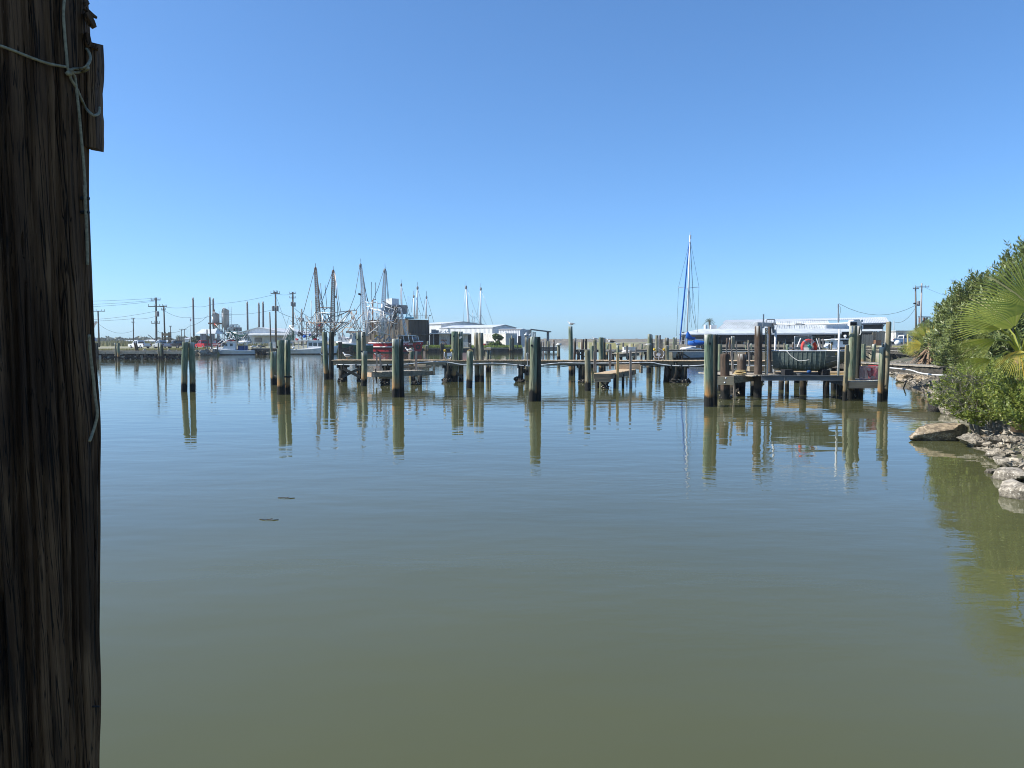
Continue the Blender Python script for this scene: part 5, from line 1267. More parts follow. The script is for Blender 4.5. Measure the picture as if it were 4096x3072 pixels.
# low white workshop by the silo block with open bays
rt=thing('workshop','low white workshop with dark open bays left of the mossy pilings','workshop',(XX(1760,166),166,.95))
zw=ZZ(1336,166)
mb=MB(); mb.prism([(XX(1722,165),163.5,zw),(XX(1880,165),163.5,zw-.1),(XX(1880,172),172,zw),(XX(1722,172),172,zw)],(0,0,.22)); mb.build('roof',MT['whiteroof'],rt)
for (a,b) in ((1756,1796),(1855,1872)):
    mb=MB(); corr(mb,(XX(a,165),165),(XX(b,165),165),.9,zw,.9,.01); mb.build('wall_panel',MT['white_dirty'],rt)
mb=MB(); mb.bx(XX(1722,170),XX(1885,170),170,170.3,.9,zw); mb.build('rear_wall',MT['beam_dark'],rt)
mb=MB(); mb.bx(XX(1722,166),XX(1734,166),164.6,166,.9,zw-.1); mb.build('side_wall',MT['concrete'],rt)
for px in (1735,1797,1828,1854):
    mb=MB(); x=XX(px,165); mb.bx(x-.1,x+.1,164.8,165,.9,zw); mb.build('post',MT['white_dirty'],rt)
mb=MB()
for k in range(26):
    p=at(R.uniform(1738,1850),1380,160+R.uniform(-2,3)); mb.box((p.x,p.y,1.0+R.uniform(0,.5)),(R.uniform(.2,.9),R.uniform(.2,.9),R.uniform(.1,.7)),R.uniform(0,3),R.uniform(-.4,.4))
solo('scrap_heap',mb,MT['rust'],'heap of rusty scrap before the low white workshop','scrap heap',at(1790,1390,160),kind=None)
mb=MB(); c=at(1822,1385,159); mb.tube([c+V(-1.2,0,-.3),c+V(-1.2,0,.3),c+V(1.2,0,.3),c+V(1.2,0,-.3)],.06,5); lattice(mb,at(1765,1361,158),at(1788,1362,158),.3,.3,6,.05); mb.tube([at(1770,1374,158),at(1775,1362,158),at(1786,1375,158)],.07,5)
solo('trailer_frame',mb,MT['rust'],'bent rusty frame on the rubbish-topped posts','scrap',c)
mb=MB(); mb.bx(XX(1850,160),XX(1872,160),160,161.5,.9,2.0); solo('storage_tank',mb,MT['white_dirty'],'small white box tank on the bank right of the mossy pair','tank',at(1861,1390,160))
# roof clutter
mb=MB(); mb.box(at(1735,1327,165),(1.0,1,1.0)); mb.box(at(1748,1328,165.5),(.7,.8,.8)); solo('air_unit',mb,MT['grey'],'grey air units on the workshop roof by the silo block','air unit',at(1740,1333,165))
mb=MB()
for k in range(12):
    a=R.uniform(1755,1800); mb.tube([at(a,1335,165),at(a+R.uniform(-6,9),1322+R.uniform(-2,4),165.4),at(a+R.uniform(-3,12),1334,165)],.06,4)
solo('pipe_heap',mb,MT['white_dirty'],'tangle of white pipes and hoses on the workshop roof','pipes',at(1780,1335,165))
# wire crab pots stacked dark by the low house
mb=MB()
for i in range(6):
    for j in range(3):
        if (i+j)%7!=6:
            x=XX(1945+i*8,160); mb.bx(x,x+.38,160+.1*j,160.6,1.0+j*.43,1.38+j*.43)
solo('pot_stack',mb,MT['alu_dark'],'dark stack of crab pots beside the young fig tree','crab pots',at(1960,1390,160))
mb=MB(); x=XX(1939,158); mb.cyl((x,158),.28,.95,1.75,10); solo('drum',mb,MT['red'],'small red drum right of the grey piling pair','drum',(x,158,.95))
# ================================================================ FISHING BOATS
def bhull(rt, bow, stern, B, zs, zb, mats, draft=.7, names=('hull',), stripe=.16, bowpow=2.2, transom=.82, flare=.78):
    """hull between two plan points; mats: bottom, topside, rail. returns f(s,b,z) along stern->bow"""
    S=V(stern[0],stern[1],0); Bw=V(bow[0],bow[1],0); L=(Bw-S).length; d=(Bw-S)/L; n=V(d.y,-d.x,0)
    hbf=lambda s: B/2*(transom+(1-transom)*math.sin(min(1,s/.45)*math.pi/2)) if s<.5 else B/2*max(.02,1-((s-.5)/.5)**bowpow)
    shr=lambda s: zs+(zb-zs)*max(0,(s-.15)/.85)**1.8
    f=lambda s,b,z: S+d*L*s+n*b+V(0,0,z)
    k=22
    def strip(nm,prof,mat):
        mb=MB()
        for sg in (1,-1):
            secs=[]
            for i in range(k+1):
                s=i/k; rake=.05*max(0,(s-.6)/.4)
                secs.append([f(s+rake*(z_*1.0-.3),sg*hbf(s)*w,(shr(s)*z_ if z_>0 else z_*draft)) for w,z_ in prof])
            mb.loft(secs,caps=False)
        tr=[f(0,hbf(0)*w,(shr(0)*z_ if z_>0 else z_*draft)) for w,z_ in prof]; tl=[f(0,-hbf(0)*w,(shr(0)*z_ if z_>0 else z_*draft)) for w,z_ in prof]
        mb.add(tr+tl,[(i,i+1,len(tr)+i+1,len(tr)+i) for i in range(len(tr)-1)])
        return mb.build(nm,mat,rt,True)
    strip('bottom',[(0,-1),(.55,-.6),(flare,0),(flare+.02,.14)],mats[0])
    strip('hull',[(flare+.02,.14),(.90,.55),(.985,1-stripe)],mats[1])
    strip('rail',[(.985,1-stripe),(1.0,1.0),(.93,1.0),(.93,1-stripe)],mats[2])
    mb=MB(); secs=[[f(i/k,hbf(i/k)*.93,shr(i/k)*.80),f(i/k,-hbf(i/k)*.93,shr(i/k)*.80)] for i in range(k+1)]; mb.loft(secs,caps=False); mb.build('deck',MT['hullwhite'],rt)
    return f,hbf,shr
def cabin(rt,f,s0,s1,B,z0,z1,mat,wins=(),slope=.25,roofo=.2,name='cabin',roofmat=None):
    q=[f(s0,B/2,z0),f(s1,B/2,z0),f(s1,-B/2,z0),f(s0,-B/2,z0)]; ds=(s1-s0)*slope
    t=[f(s0,B/2*.95,z1),f(s1-ds,B/2*.95,z1),f(s1-ds,-B/2*.95,z1),f(s0,-B/2*.95,z1)]
    mb=MB(); mb.loft([q,t],closed=True); o=mb.build(name,MT[mat],rt)
    mb=MB(); e=roofo; tt=[f(s0-.02,B/2+.05,z1),f(s1-ds+.03,B/2+.05,z1),f(s1-ds+.03,-B/2-.05,z1),f(s0-.02,-B/2-.05,z1)]; mb.prism(tt,(0,0,.10)); mb.build('cabin_roof',MT[roofmat or mat],rt)
    for (a,b,za,zb) in wins:
        for sg in (1,-1):
            w=[]
            for (s_,z_) in ((a,za),(b,za),(b,zb),(a,zb)):
                fr=(z_-z0)/(z1-z0); w.append(f(s_,sg*(B/2*(1-.05*fr)+.02),z_))
            mb=MB(); mb.add(w,[(0,1,2,3)]); mb.build('window',MT['darkglass'],o)
    zz=z0+(z1-z0)*.5; z2=z0+(z1-z0)*.88
    for sg in (.72,-.72):
        w=[]
        for (b_,z_) in ((.55,zz),(.05,zz),(.05,z2),(.55,z2)):
            fr=(z_-z0)/(z1-z0); w.append(f(s1-ds*fr+.008,math.copysign(B/2*b_*1.5,sg),z_))
        mb=MB(); mb.add(w,[(0,1,2,3)]); mb.build('windscreen',MT['darkglass'],o)
    return o
def tyre(rt,c,r=.38,nrm=(0,-1,0)):
    mb=MB(); mt=Vector(nrm).to_track_quat('Z','Y').to_matrix(); mb.torus(c,r,.13,16,7,mt); mb.build('tyre_fender',MT['black'],rt,True)
gBt='shrimp boats moored along the left bank'
bott=M('dark_bottom_paint',(0.05,0.03,0.028),(0.03,0.02,0.02),rough=.6)
pm_=M('roof_gear_mix',(0.30,0.03,0.03),(0.06,0.02,0.02),sc=2.2)
# ---- 1 small white trawler with green nets (bow left)
Y1=127; b1=thing('shrimp_boat','small white trawler with green nets and blue boxes, bow to the left','boat',(XX(935,Y1),Y1,0),gBt)
f,hb_,sh_=bhull(b1,(XX(854,Y1),Y1-.8),(XX(1022,Y1+1),Y1+.8),2.5,.75,1.25,(bott,MT['hullwhite'],MT['white']))
cabin(b1,f,.44,.78,1.9,.65,2.15,'white',((.50,.56,1.45,1.9),(.62,.67,1.45,1.9),(.69,.73,1.45,1.9)),.45)
mb=MB(); mb.prism([f(.74,.75,.8),f(.90,.4,1.0),f(.90,-.4,1.0),f(.74,-.75,.8)],(0,0,.4)); mb.build('fore_cabin',MT['white'],b1)
mb=MB()
for (s_,b_,c_) in ((.50,0,.5),(.55,.3,.35),(.60,-.2,.4),(.46,.4,.3),(.65,.2,.28)): mb.box(f(s_,b_,2.25+c_*.35),(c_*1.3,c_,c_*.5),s_*9)
mb.build('roof_gear',pm_,b1)
for (s_,w) in ((.33,.9),(.22,.6)):
    mb=MB(); mb.box(f(s_,.35,1.15),(w,.7,.8)); mb.build('blue_box',MT['bluepaint'],b1)
mb=MB(); a=at(978,1358,Y1-.3); mb.lathe((a.x,a.y,a.z-.45),[(1.05,0),(.95,.1),(.35,.30),(.02,.34)],14); mb.build('sunshade',MT['white'],b1)
tubeP(b1,'sunshade_pole','steel',[(979,1358),(979,1402)],Y1-.3,.05)
mb=MB(); c=at(985,1373,Y1-.9); mb.torus(c,.33,.09,16,6,Matrix.Rotation(rad(80),3,'X')); mb.build('life_ring',MT['white_dirty'],b1,True)
tubeP(b1,'mast','steel',[(922,1400),(922,1345),(923,1326)],Y1,.07)
for pts in ([(855,1396),(900,1365),(935,1352)],[(862,1296),(885,1322),(905,1345),(922,1362)],[(922,1330),(988,1334)],[(905,1330),(960,1336),(988,1334)],[(988,1334),(1008,1368)],[(988,1334),(962,1366)],[(922,1340),(948,1330),(985,1327)],[(897,1372),(930,1335)],[(868,1392),(868,1374),(905,1352)],[(950,1366),(950,1330)]):
    tubeP(b1,'boom' if len(pts)==3 else 'rig_pole','steel',pts,Y1+R.uniform(-.8,.8),.055,4)
for (t,b) in ([(862,1298),(885,1318),(905,1338)],[(875,1318),(892,1336),(912,1350)]),([(915,1323),(940,1338),(965,1345),(988,1335)],[(905,1358),(935,1362),(962,1360),(985,1348)]),([(986,1334),(990,1334)],[(972,1368),(1008,1372)]):
    mb=MB(); loosenet(mb,[at(x,y,Y1+.3) for x,y in t],[at(x,y,Y1+.6) for x,y in b],11,8,.35); mb.build('net',MT['net_green'],b1)
mb=MB(); mb.tube([at(915,1322,Y1),at(935,1335,Y1),at(955,1342,Y1),at(972,1343,Y1),at(988,1335,Y1)],.12,5); mb.build('furled_net',MT['net_green'],b1)
mb=MB(); c=at(861,1299,Y1); mb.tube([c+V(-.14,0,.16),c+V(.14,0,-.16)],.10,7); mb.build('orange_float',MT['orange'],b1,True)
for i in range(3):
    mb=MB(); p=f(.93-i*.05,.9-.1*i,.9); mb.tube([f(.98-i*.1,.05+.35*i*.5,1.15),f(.98-i*.1,.05+.35*i*.5,1.75)],.03,4); mb.build('rail_post',MT['pvc'],b1)
mb=MB(); mb.tube([f(.99,0,1.75),f(.88,.6,1.75),f(.75,.95,1.75)],.03,4); mb.build('hand_rail',MT['pvc'],b1)
# ---- 2 white lugger (bow right) with two rusty lattice outriggers
Y2=132; b2=thing('shrimp_boat','long white lugger with canopy and two rusty lattice outriggers standing upright','boat',(XX(1250,Y2),Y2,0),gBt)
f,hb_,sh_=bhull(b2,(XX(1350,Y2),Y2-.6),(XX(1160,Y2+.5),Y2+.5),2.8,.95,1.55,(bott,MT['hullwhite'],MT['white']))
cabin(b2,f,.42,.86,2.1,.85,2.35,'white',((.45,.53,1.45,2.05),(.55,.63,1.45,2.05),(.655,.76,1.4,2.05)),.35)
mb=MB(); mb.prism([f(0,1.2,2.2),f(.45,1.2,2.35),f(.45,-1.2,2.35),f(0,-1.2,2.2)],(0,0,.16)); mb.build('canopy',MT['white_dirty'],b2)
for s_ in (.02,.12,.24,.34):
    for sg in (1,-1):
        mb=MB(); mb.tube([f(s_,1.15*sg,.75),f(s_,1.15*sg,2.25)],.045,5); mb.build('canopy_post',MT['steel'],b2)
mb=MB(); mb.tube([f(0,1.28,1.45),f(.25,1.33,1.45),f(.42,1.3,1.5)],.05,4); mb.tube([f(0,1.28,1.2),f(.25,1.33,1.2),f(.42,1.3,1.2)],.03,4); mb.build('hand_rail',MT['white'],b2)
mb=MB(); mb.box(f(.72,0,2.75),(1.2,1.4,.6)); mb.box(f(.84,0,2.6),(.5,1.1,.4)); mb.build('radar_box',MT['white'],b2)
mb=MB(); mb.sphere(at(1174,1391,Y2-1.2),.22,8,6); mb.build('white_float',MT['white'],b2,True)
for (a,b,w0,mt_) in (((1262,1066),(1278,1345),.62,'rustwhite'),((1333,1077),(1330,1345),.62,'rustwhite')):
    mb=MB(); lattice(mb,at(b[0],b[1],Y2),at(a[0],a[1]+8,Y2),w0*1.25,.34,34,.07); mb.build('outrigger',MT[mt_],b2)
    mb=MB(); c=at(a[0],a[1]+8,Y2); mb.sphere(c,.26,8,6,(.8,.8,1.2)); mb.tube([c,c+V(0,0,.9)],.05,4); mb.build('masthead_block',MT['rust'],b2)
for (x,y,mt_) in ((1267,1183,'white'),(1342,1187,'alu_dark')):
    mb=MB(); mb.box(at(x,y,Y2-.3),(.5,.3,.35),0,0,.5); mb.build('deck_light',MT[mt_],b2)
lines=[((1258,1080),(1215,1245),(1185,1290)),((1266,1080),(1275,1150),(1300,1250)),((1262,1080),(1290,1240)),((1331,1085),(1290,1200),(1255,1262),(1222,1300)),((1338,1090),(1345,1180),(1360,1270)),((1340,1092),(1355,1200),(1372,1300)),((1282,1133),(1290,1230)),((1300,1138),(1308,1235)),((1245,1202),(1245,1320)),((1340,1100),(1348,1200),(1352,1285)),((1275,1230),(1338,1231)),((1272,1253),(1330,1251),(1400,1243)),((1270,1233),(1292,1230),(1296,1240),(1312,1231),(1330,1236)),((1400,1243),(1360,1290),(1325,1322)),((1404,1243),(1375,1285),(1330,1330)),((1395,1245),(1345,1265),(1275,1250)),((1235,1290),(1390,1292)),((1278,1262),(1345,1340)),((1330,1262),(1280,1300),(1235,1350)),((1300,1290),(1340,1330)),((1290,1262),(1300,1340)),((1312,1258),(1330,1335)),((1235,1285),(1320,1332)),((1300,1288),(1240,1352)),((1395,1292),(1340,1330)),((1372,1290),(1333,1330)),((1265,1276),(1340,1290),(1395,1288)),((1308,1255),(1345,1310)),((1225,1286),(1225,1380)),((1236,1286),(1236,1382)),((1214,1315),(1322,1316)),((1280,1300),(1280,1345)),((1320,1262),(1320,1330))]
for i,l in enumerate(lines):
    tubeP(b2,'rig_line','cable' if i%3==0 else 'rustwhite' if i%3==1 else 'steel',l,Y2+R.uniform(-1.0,1.0),.055 if i<10 else .085,4)
mb=MB()
for k in range(11): mb.bar(at(1225,1290+k*8,Y2-.6),at(1236,1290+k*8,Y2-.6),.05)
mb.build('mast_ladder',MT['alu_dark'],b2)
for l in (((1158,1305),(1212,1350)),((1160,1306),(1210,1362)),((1158,1306),(1132,1358)),((1163,1306),(1138,1362)),((1156,1304),(1182,1304)),((1172,1308),(1182,1335),(1182,1362)),((1190,1335),(1222,1328))):
    tubeP(b2,'stern_frame','white',l,Y2+R.uniform(-.4,.4),.09 if l[0][0]<1161 else .06,5)
mb=MB(); loosenet(mb,[at(x,y,Y2+.4) for x,y in ((1160,1308),(1170,1315),(1178,1325))],[at(x,y,Y2+.5) for x,y in ((1140,1366),(1158,1368),(1182,1364))],10,8,.35); mb.build('net',MT['net_green'],b2)
mb=MB(); loosenet(mb,[at(x,y,Y2-.5) for x,y in ((1256,1340),(1266,1338),(1276,1328))],[at(x,y,Y2-.4) for x,y in ((1246,1362),(1262,1352),(1270,1350))],8,5,.1); mb.build('furled_net',MT['net_black'],b2)
mb=MB(); mb.prism([at(1192,1326,Y2),at(1222,1345,Y2),at(1222,1350,Y2),at(1190,1342,Y2)],(0,1.2,0)); mb.build('tarpaulin',MT['beam_dark'],b2)
for (x,y,c_,mt_) in ((1218,1346,.4,'blue'),(1241,1340,.35,'blue'),(1262,1358,.45,'red'),(1188,1358,.35,'red'),(1276,1360,.3,'rust'),(1300,1362,.5,'white'),(1252,1348,.4,'net_green')):
    mb=MB(); mb.sphere(at(x,y,Y2-.4),c_*.75,8,6,(1,.8,.9),.5,x); mb.build('deck_gear',MT[mt_],b2)
mb=MB(); mb.prism([at(1271,1306,Y2-.8),at(1275,1299,Y2-.8),at(1283,1296,Y2-.8),at(1279,1304,Y2-.8)],(0,.05,0)); mb.build('orange_flag',MT['orange'],b2)
# ---- 3 green-hulled boat behind
Y3=142; b3=thing('shrimp_boat','green-hulled trawler with white superstructure left of the red one','boat',(XX(1420,Y3),Y3,0),gBt)
MT['grimy']=M('grimy_white_steel',(0.62,0.61,0.58),(0.44,0.42,0.39),(1,1,.5),1.2,.6)
f,hb_,sh_=bhull(b3,(XX(1356,Y3),Y3-1.5),(XX(1486,Y3+1),Y3+1.0),3.6,1.75,2.3,(bott,MT['green_hull'],MT['white']),transom=.9)
cabin(b3,f,.35,.64,2.8,1.6,3.7,'grimy',((.40,.45,2.7,3.3),(.47,.52,2.7,3.3)),.2,roofmat='white')
mb=MB(); mb.prism([at(1352,1346,Y3),at(1385,1352,Y3),at(1404,1373,Y3),at(1352,1367,Y3)],(.6,2.2,0)); mb.build('foredeck_house',MT['white'],b3)
mb=MB(); mb.box(f(.5,0,4.0),(2.6,2.4,.35)); mb.build('flybridge',MT['rustwhite'],b3)
mb=MB(); mb.prism([at(1464,1376,Y3-.9),at(1484,1375,Y3-.9),at(1484,1382,Y3-.9),at(1464,1382,Y3-.9)],(0,.05,0)); pn=mb.build('name_board',M('pale_blue_board',(0.45,0.60,0.68),(0.38,0.52,0.6)),b3)
text('lettering','URLA',.30,at(1475,1378.6,Y3-.95),(rad(90),0,0),MT['bluepaint'],b3,.005,1.1)
for l in (((1360,1262),(1398,1240),(1428,1243)),((1398,1243),(1440,1335)),((1404,1243),(1446,1330)),((1352,1310),(1352,1345)),((1400,1243),(1400,1256)),((1405,1243),(1405,1256)),((1426,1243),(1426,1258)),((1418,1240),(1418,1234)),((1428,1246),(1400,1290),(1360,1332)),((1340,1320),(1420,1270)),((1390,1325),(1455,1250)),((1445,1262),(1385,1330)),((1375,1310),(1450,1312)),((1370,1315),(1370,1350))):
    tubeP(b3,'rig_line','rustwhite',l,Y3+R.uniform(-.8,.8),.08,4)
mb=MB()
for k in range(9): mb.bar(at(1412+k*3.6,1256+k*8.5,Y3),at(1417+k*3.4,1256+k*8.5,Y3),.06)
mb.build('ladder',MT['alu_dark'],b3)
for l in (((1370,1330),(1385,1362)),((1360,1340),(1368,1362)),((1355,1330),(1358,1355))):
    mb=MB(); loosenet(mb,[at(l[0][0]-4,l[0][1],Y3-2),at(l[0][0]+4,l[0][1],Y3-2)],[at(l[1][0]-4,l[1][1],Y3-2),at(l[1][0]+3,l[1][1],Y3-2)],3,5,.3); mb.build('hanging_cloth',MT['steel'],b3)
def clutter(rt,n,x0_,x1_,ytop,ybot,Y,mats,r=.05):
    for k in range(n):
        a=R.uniform(x0_,x1_); yb_=R.uniform(lerp(ytop,ybot,.45),ybot); yt_=R.uniform(ytop,lerp(ytop,ybot,.6)); dx=R.uniform(-38,38)
        tubeP(rt,'rig_line',mats[k%len(mats)],[(a,yb_),(a+dx*.5,(yb_+yt_)/2+R.uniform(0,5)),(a+dx,yt_)],Y+R.uniform(-1.4,1.4),r*R.uniform(.6,1.3),4)
clutter(b2,46,1185,1345,1235,1358,Y2,('rustwhite','white','steel','cable','alu_dark'))
clutter(b3,16,1350,1450,1250,1345,Y3,('white','steel','cable'))
clutter(b1,16,890,1000,1315,1385,Y1,('steel','net_green','white','cable'),.045)
# small dark ruined float in front of it
mb=MB(); mb.bar(at(1372,1398,140),at(1412,1400,140),1.2,.7); mb.bar(at(1378,1408,139.6),at(1405,1409,139.6),.9,.4); mb.bar(at(1390,1392,139.5),at(1410,1383,139.5),.3,.15)
for px in (1357,1364,1403,1410): mb.tube([(XX(px,139.5),139.5,-.5),(XX(px,139.5),139.5,ZZ(1368 if px<1365 else 1384,139.5))],.24,7)
solo('pier_stub',mb,MT['beam_dark'],'dark rotten pier stub in front of the green hull','pier',at(1385,1410,140))
# ---- 4 red trawler
Y4=143; b4=thing('shrimp_boat','red trawler with white trim, tyres and black net before the silo block','boat',(XX(1585,Y4),Y4,0),gBt)
f,hb_,sh_=bhull(b4,(XX(1687,Y4),Y4-.2),(XX(1489,Y4+3.4),Y4+3.4),3.6,2.05,2.35,(M('dark_grey_boot_paint',(0.06,0.07,0.075),(0.04,0.045,0.05)),MT['redboat'],MT['white']),transom=.8,stripe=.09,bowpow=1.9,flare=.84)
mb=MB(); mb.tube([f(s_,hb_(s_)*.93+.07,sh_(s_)*.56) for s_ in [i/20 for i in range(1,13)]],.12,5); mb.build('rub_rail',MT['white'],b4)
mb=MB(); mb.box(f(.02,0,2.3),(.5,2.6,.5),-.2); mb.build('stern_rack',MT['rustwhite'],b4)
cabin(b4,f,.60,.93,2.3,1.9,3.3,'beam_dark',((.63,.70,2.4,3.0),(.73,.80,2.4,3.0)),.4,roofmat='white')
mb=MB()
for s_ in (.62,.72,.82,.90):
    for sg in (1,-1): mb.tube([f(s_,1.25*sg,2.1),f(s_-.03,1.15*sg,3.3)],.07,5)
mb.tube([f(.6,1.25,2.15),f(.96,.7,2.25)],.08,5); mb.build('cabin_frame',MT['white'],b4)
mb=MB(); a=at(1583,1354,Y4-1.5); w=XX(1603,Y4)-XX(1583,Y4)
for (p,q) in ((at(1583,1354,Y4-1.5),at(1583,1336,Y4-1.5)),(at(1583,1336,Y4-1.5),at(1603,1336,Y4-1.5)),(at(1603,1336,Y4-1.5),at(1604,1352,Y4-1.5)),(at(1583,1347,Y4-1.5),at(1604,1347,Y4-1.5)),(at(1583,1346,Y4-1.5),at(1579,1356,Y4-1.5))): mb.bar(p,q,.13)
mb.build('window_frame',MT['rustwhite'],b4)
text('lettering','CAPT KINH',.56,f(.785,hb_(.785)+.26,1.74),(rad(90),0,rad(5)),MT['white'],b4,.02,.72)
for s_,z_ in ((.66,1.0),(.75,1.0),(.84,1.05),(.95,1.2)): tyre(b4,f(s_,hb_(s_)*.97+.14,z_),.34)
mb=MB(); mb.torus(f(-.01,.9,1.3),.4,.14,16,7,Matrix.Rotation(rad(90),3,'Y')); mb.build('tyre_fender',MT['black'],b4,True)
for (a,b,w0) in (((1443,1052),(1466,1330),.85),((1540,1072),(1528,1330),.85)):
    mb=MB(); lattice(mb,at(b[0],b[1],Y4+1),at(a[0],a[1]+10,Y4+1),w0*1.2,.30,30,.075); mb.build('outrigger',MT['white'],b4)
    mb=MB(); c=at(a[0]-1,a[1]+12,Y4+1); mb.sphere(c,.4,8,6,(.7,.7,1.3)); mb.tube([c+V(.1,0,.3),c+V(.05,0,1.4)],.05,4); mb.build('masthead_block',MT['alu_dark'],b4)
mb=MB(); mb.box(at(1439,1177,Y4+.8),(.55,.3,.35),0,0,.4); mb.build('deck_light',MT['black'],b4)
WL='white'
for i,l in enumerate((((1438,1070),(1420,1180),(1398,1240)),((1445,1072),(1458,1150),(1475,1215)),((1447,1072),(1470,1205)),((1442,1075),(1444,1150),(1440,1290)),((1536,1078),(1510,1160),(1490,1205)),((1543,1080),(1548,1150),(1552,1200)),((1545,1082),(1556,1205)),((1445,1210),(1425,1240)),((1486,1128),(1485,1215)),((1502,1130),(1501,1200)))): tubeP(b4,'rig_line','cable',l,Y4+1,.055,4)
for i,(l,r) in enumerate(((((1480,1233),(1466,1342)),.13),(((1476,1235),(1463,1342)),.08),(((1600,1233),(1467,1343)),.10),(((1592,1230),(1470,1345)),.07),(((1478,1232),(1555,1255),(1600,1270)),.09),(((1510,1236),(1560,1262)),.07),(((1468,1289),(1575,1283)),.08),(((1473,1298),(1520,1335)),.05),(((1600,1230),(1626,1346)),.10),(((1596,1232),(1545,1310),(1527,1340)),.09),(((1605,1232),(1612,1300),(1622,1345)),.07),(((1580,1232),(1605,1234)),.12),(((1530,1215),(1528,1345)),.20),(((1538,1240),(1534,1345)),.10),(((1483,1210),(1503,1209)),.10),(((1480,1220),(1475,1240)),.06),(((1508,1205),(1512,1250)),.06),(((1462,1207),(1482,1215),(1500,1210),(1525,1216)),.07),(((1465,1225),(1530,1235)),.06),(((1545,1240),(1590,1285)),.06),(((1560,1235),(1535,1275)),.05),(((1495,1245),(1535,1260),(1575,1255)),.06),(((1540,1225),(1600,1245)),.06),(((1585,1240),(1570,1270)),.05),(((1500,1290),(1515,1330)),.05),(((1530,1265),(1590,1262)),.05),(((1520,1310),(1560,1308)),.05),(((1545,1275),(1545,1340)),.05),(((1555,1262),(1558,1345)),.05),(((1490,1320),(1560,1340)),.05))): tubeP(b4,'gallows_pole' if r>.065 else 'rig_line',WL,l,Y4-.5+R.uniform(-.8,.8),r*1.15,5)
tubeP(b4,'exhaust_stack','rust',[(1491,1335),(1491,1200)],Y4,.14,7)
tubeP(b4,'exhaust_stack','rust',[(1491,1200),(1503,1198)],Y4,.07,5)
for (x0_,y0_,x1_,y1_,n) in ((1474,1240,1464,1340,14),(1505,1250,1518,1340,12),(1600,1238,1628,1340,13)):
    mb=MB(); 
    for k in range(n): 
        t=k/n; x=lerp(x0_,x1_,t); y=lerp(y0_,y1_,t); mb.bar(at(x,y,Y4-.7),at(x+6,y+.5,Y4-.7),.06)
    mb.tube([at(x0_,y0_,Y4-.7),at(x1_,y1_,Y4-.7)],.06,4); mb.tube([at(x0_+6,y0_,Y4-.7),at(x1_+6,y1_,Y4-.7)],.06,4); mb.build('ladder',MT['alu'],b4)
for (t,b) in (([(1580,1228),(1588,1226),(1594,1236)],[(1556,1340),(1562,1320),(1572,1305)]),([(1582,1250),(1594,1250)],[(1580,1318),(1590,1320)])):
    mb=MB(); loosenet(mb,[at(x,y,Y4-1.2) for x,y in t],[at(x,y,Y4-1.0) for x,y in b],9,9,.12); mb.build('net',MT['net_black'],b4)
clutter(b4,50,1465,1600,1215,1350,Y4-.5,('white','white','steel','rustwhite','cable'))
mb=MB()
for k in range(26): mb.sphere(at(R.uniform(1500,1578),R.uniform(1347,1364),Y4+R.uniform(-.6,.6)),R.uniform(.1,.28),6,5,(1,1,.8),.5,k)
mb.build('deck_gear',MT['steel'],b4)
mb=MB(); mb.sphere(at(1505,1345,Y4),.3,8,6); mb.build('yellow_float',MT['yellow'],b4,True)
mb=MB(); mb.tube([at(1533,1205,Y4+.5),at(1560,1220,Y4+.5),at(1556,1240,Y4+.5)],.1,5); mb.box(at(1551,1233,Y4),(.9,.8,1.2),0,0,-.5); mb.build('net_drum',MT['grey'],b4)
mb=MB(); mb.tube(sag(at(1680,1372,142),at(1712,1380,150),.4,8),.05,5); solo('mooring_rope',mb,MT['ropewhite'],'mooring rope from the red trawler bow to the dark post cluster','rope',at(1680,1372,142))
# ---- hidden boats: only their rigs rise over the silo block and the long warehouse
def rigboat(label, masts, Yb, wr, lines, top='grey', pxc=None, hullx=(0,0)):
    rt=thing('shrimp_boat',label,'boat',(XX(masts[0][0][0],Yb),Yb,0),gBt)
    for (a,b,r) in masts:
        mb=MB(); p,q=at(*b,Yb),at(*a,Yb); mb.tube([p,q],[r,r*.45],8); mb.build('outrigger',MT['white'],rt,True)
        mb=MB(); mb.sphere(q,r*1.05,8,6,(.9,.9,1.6)); mb.tube([q,q+V(0,0,r*5)],.05,4); mb.build('masthead_block',MT[top],rt)
    for l in lines: tubeP(rt,'rig_line','cable' if wr=='c' else 'steel',l,Yb,.05,4)
    bhull(rt,(XX(hullx[1],Yb),Yb),(XX(hullx[0],Yb),Yb+2),4,1.6,2.4,(bott,MT['hullwhite'],MT['white']))
    return rt
rigboat('trawler hidden behind the silo block, one pale mast left of the group',[((1605,1140),(1608,1275),.27)],188,'c',[((1603,1150),(1600,1225)),((1608,1152),(1640,1262)),((1632,1185),(1632,1262)),((1640,1190),(1640,1262))],hullx=(1540,1640))
rigboat('trawler hidden behind the silo block with three pale masts',[((1655,1186),(1658,1275),.27),((1670,1152),(1667,1275),.32),((1706,1190),(1704,1275),.27)],196,'c',[((1656,1160),(1656,1186)),((1706,1163),(1706,1190)),((1650,1195),(1645,1250)),((1672,1160),(1695,1240)),((1700,1195),(1690,1262)),((1710,1198),(1735,1288)),((1672,1230),(1685,1262))],hullx=(1640,1715))
rigboat('trawler hidden behind the long white warehouse with two tall white outriggers',[((1864,1150),(1876,1312),.38),((1923,1156),(1921,1312),.34)],222,'s',[((1860,1160),(1853,1295)),((1870,1158),(1908,1262)),((1919,1165),(1908,1268)),((1927,1165),(1972,1298)),((1876,1257),(1890,1270)),((1921,1257),(1905,1272)),((1890,1240),(1890,1300)),((1898,1265),(1898,1310)),((1902,1268),(1888,1305)),((1905,1270),(1925,1302)),((1880,1290),(1925,1292)),((1925,1260),(1946,1300)),((1886,1285),(1896,1265)),((1910,1265),(1930,1300))],hullx=(1840,1960))
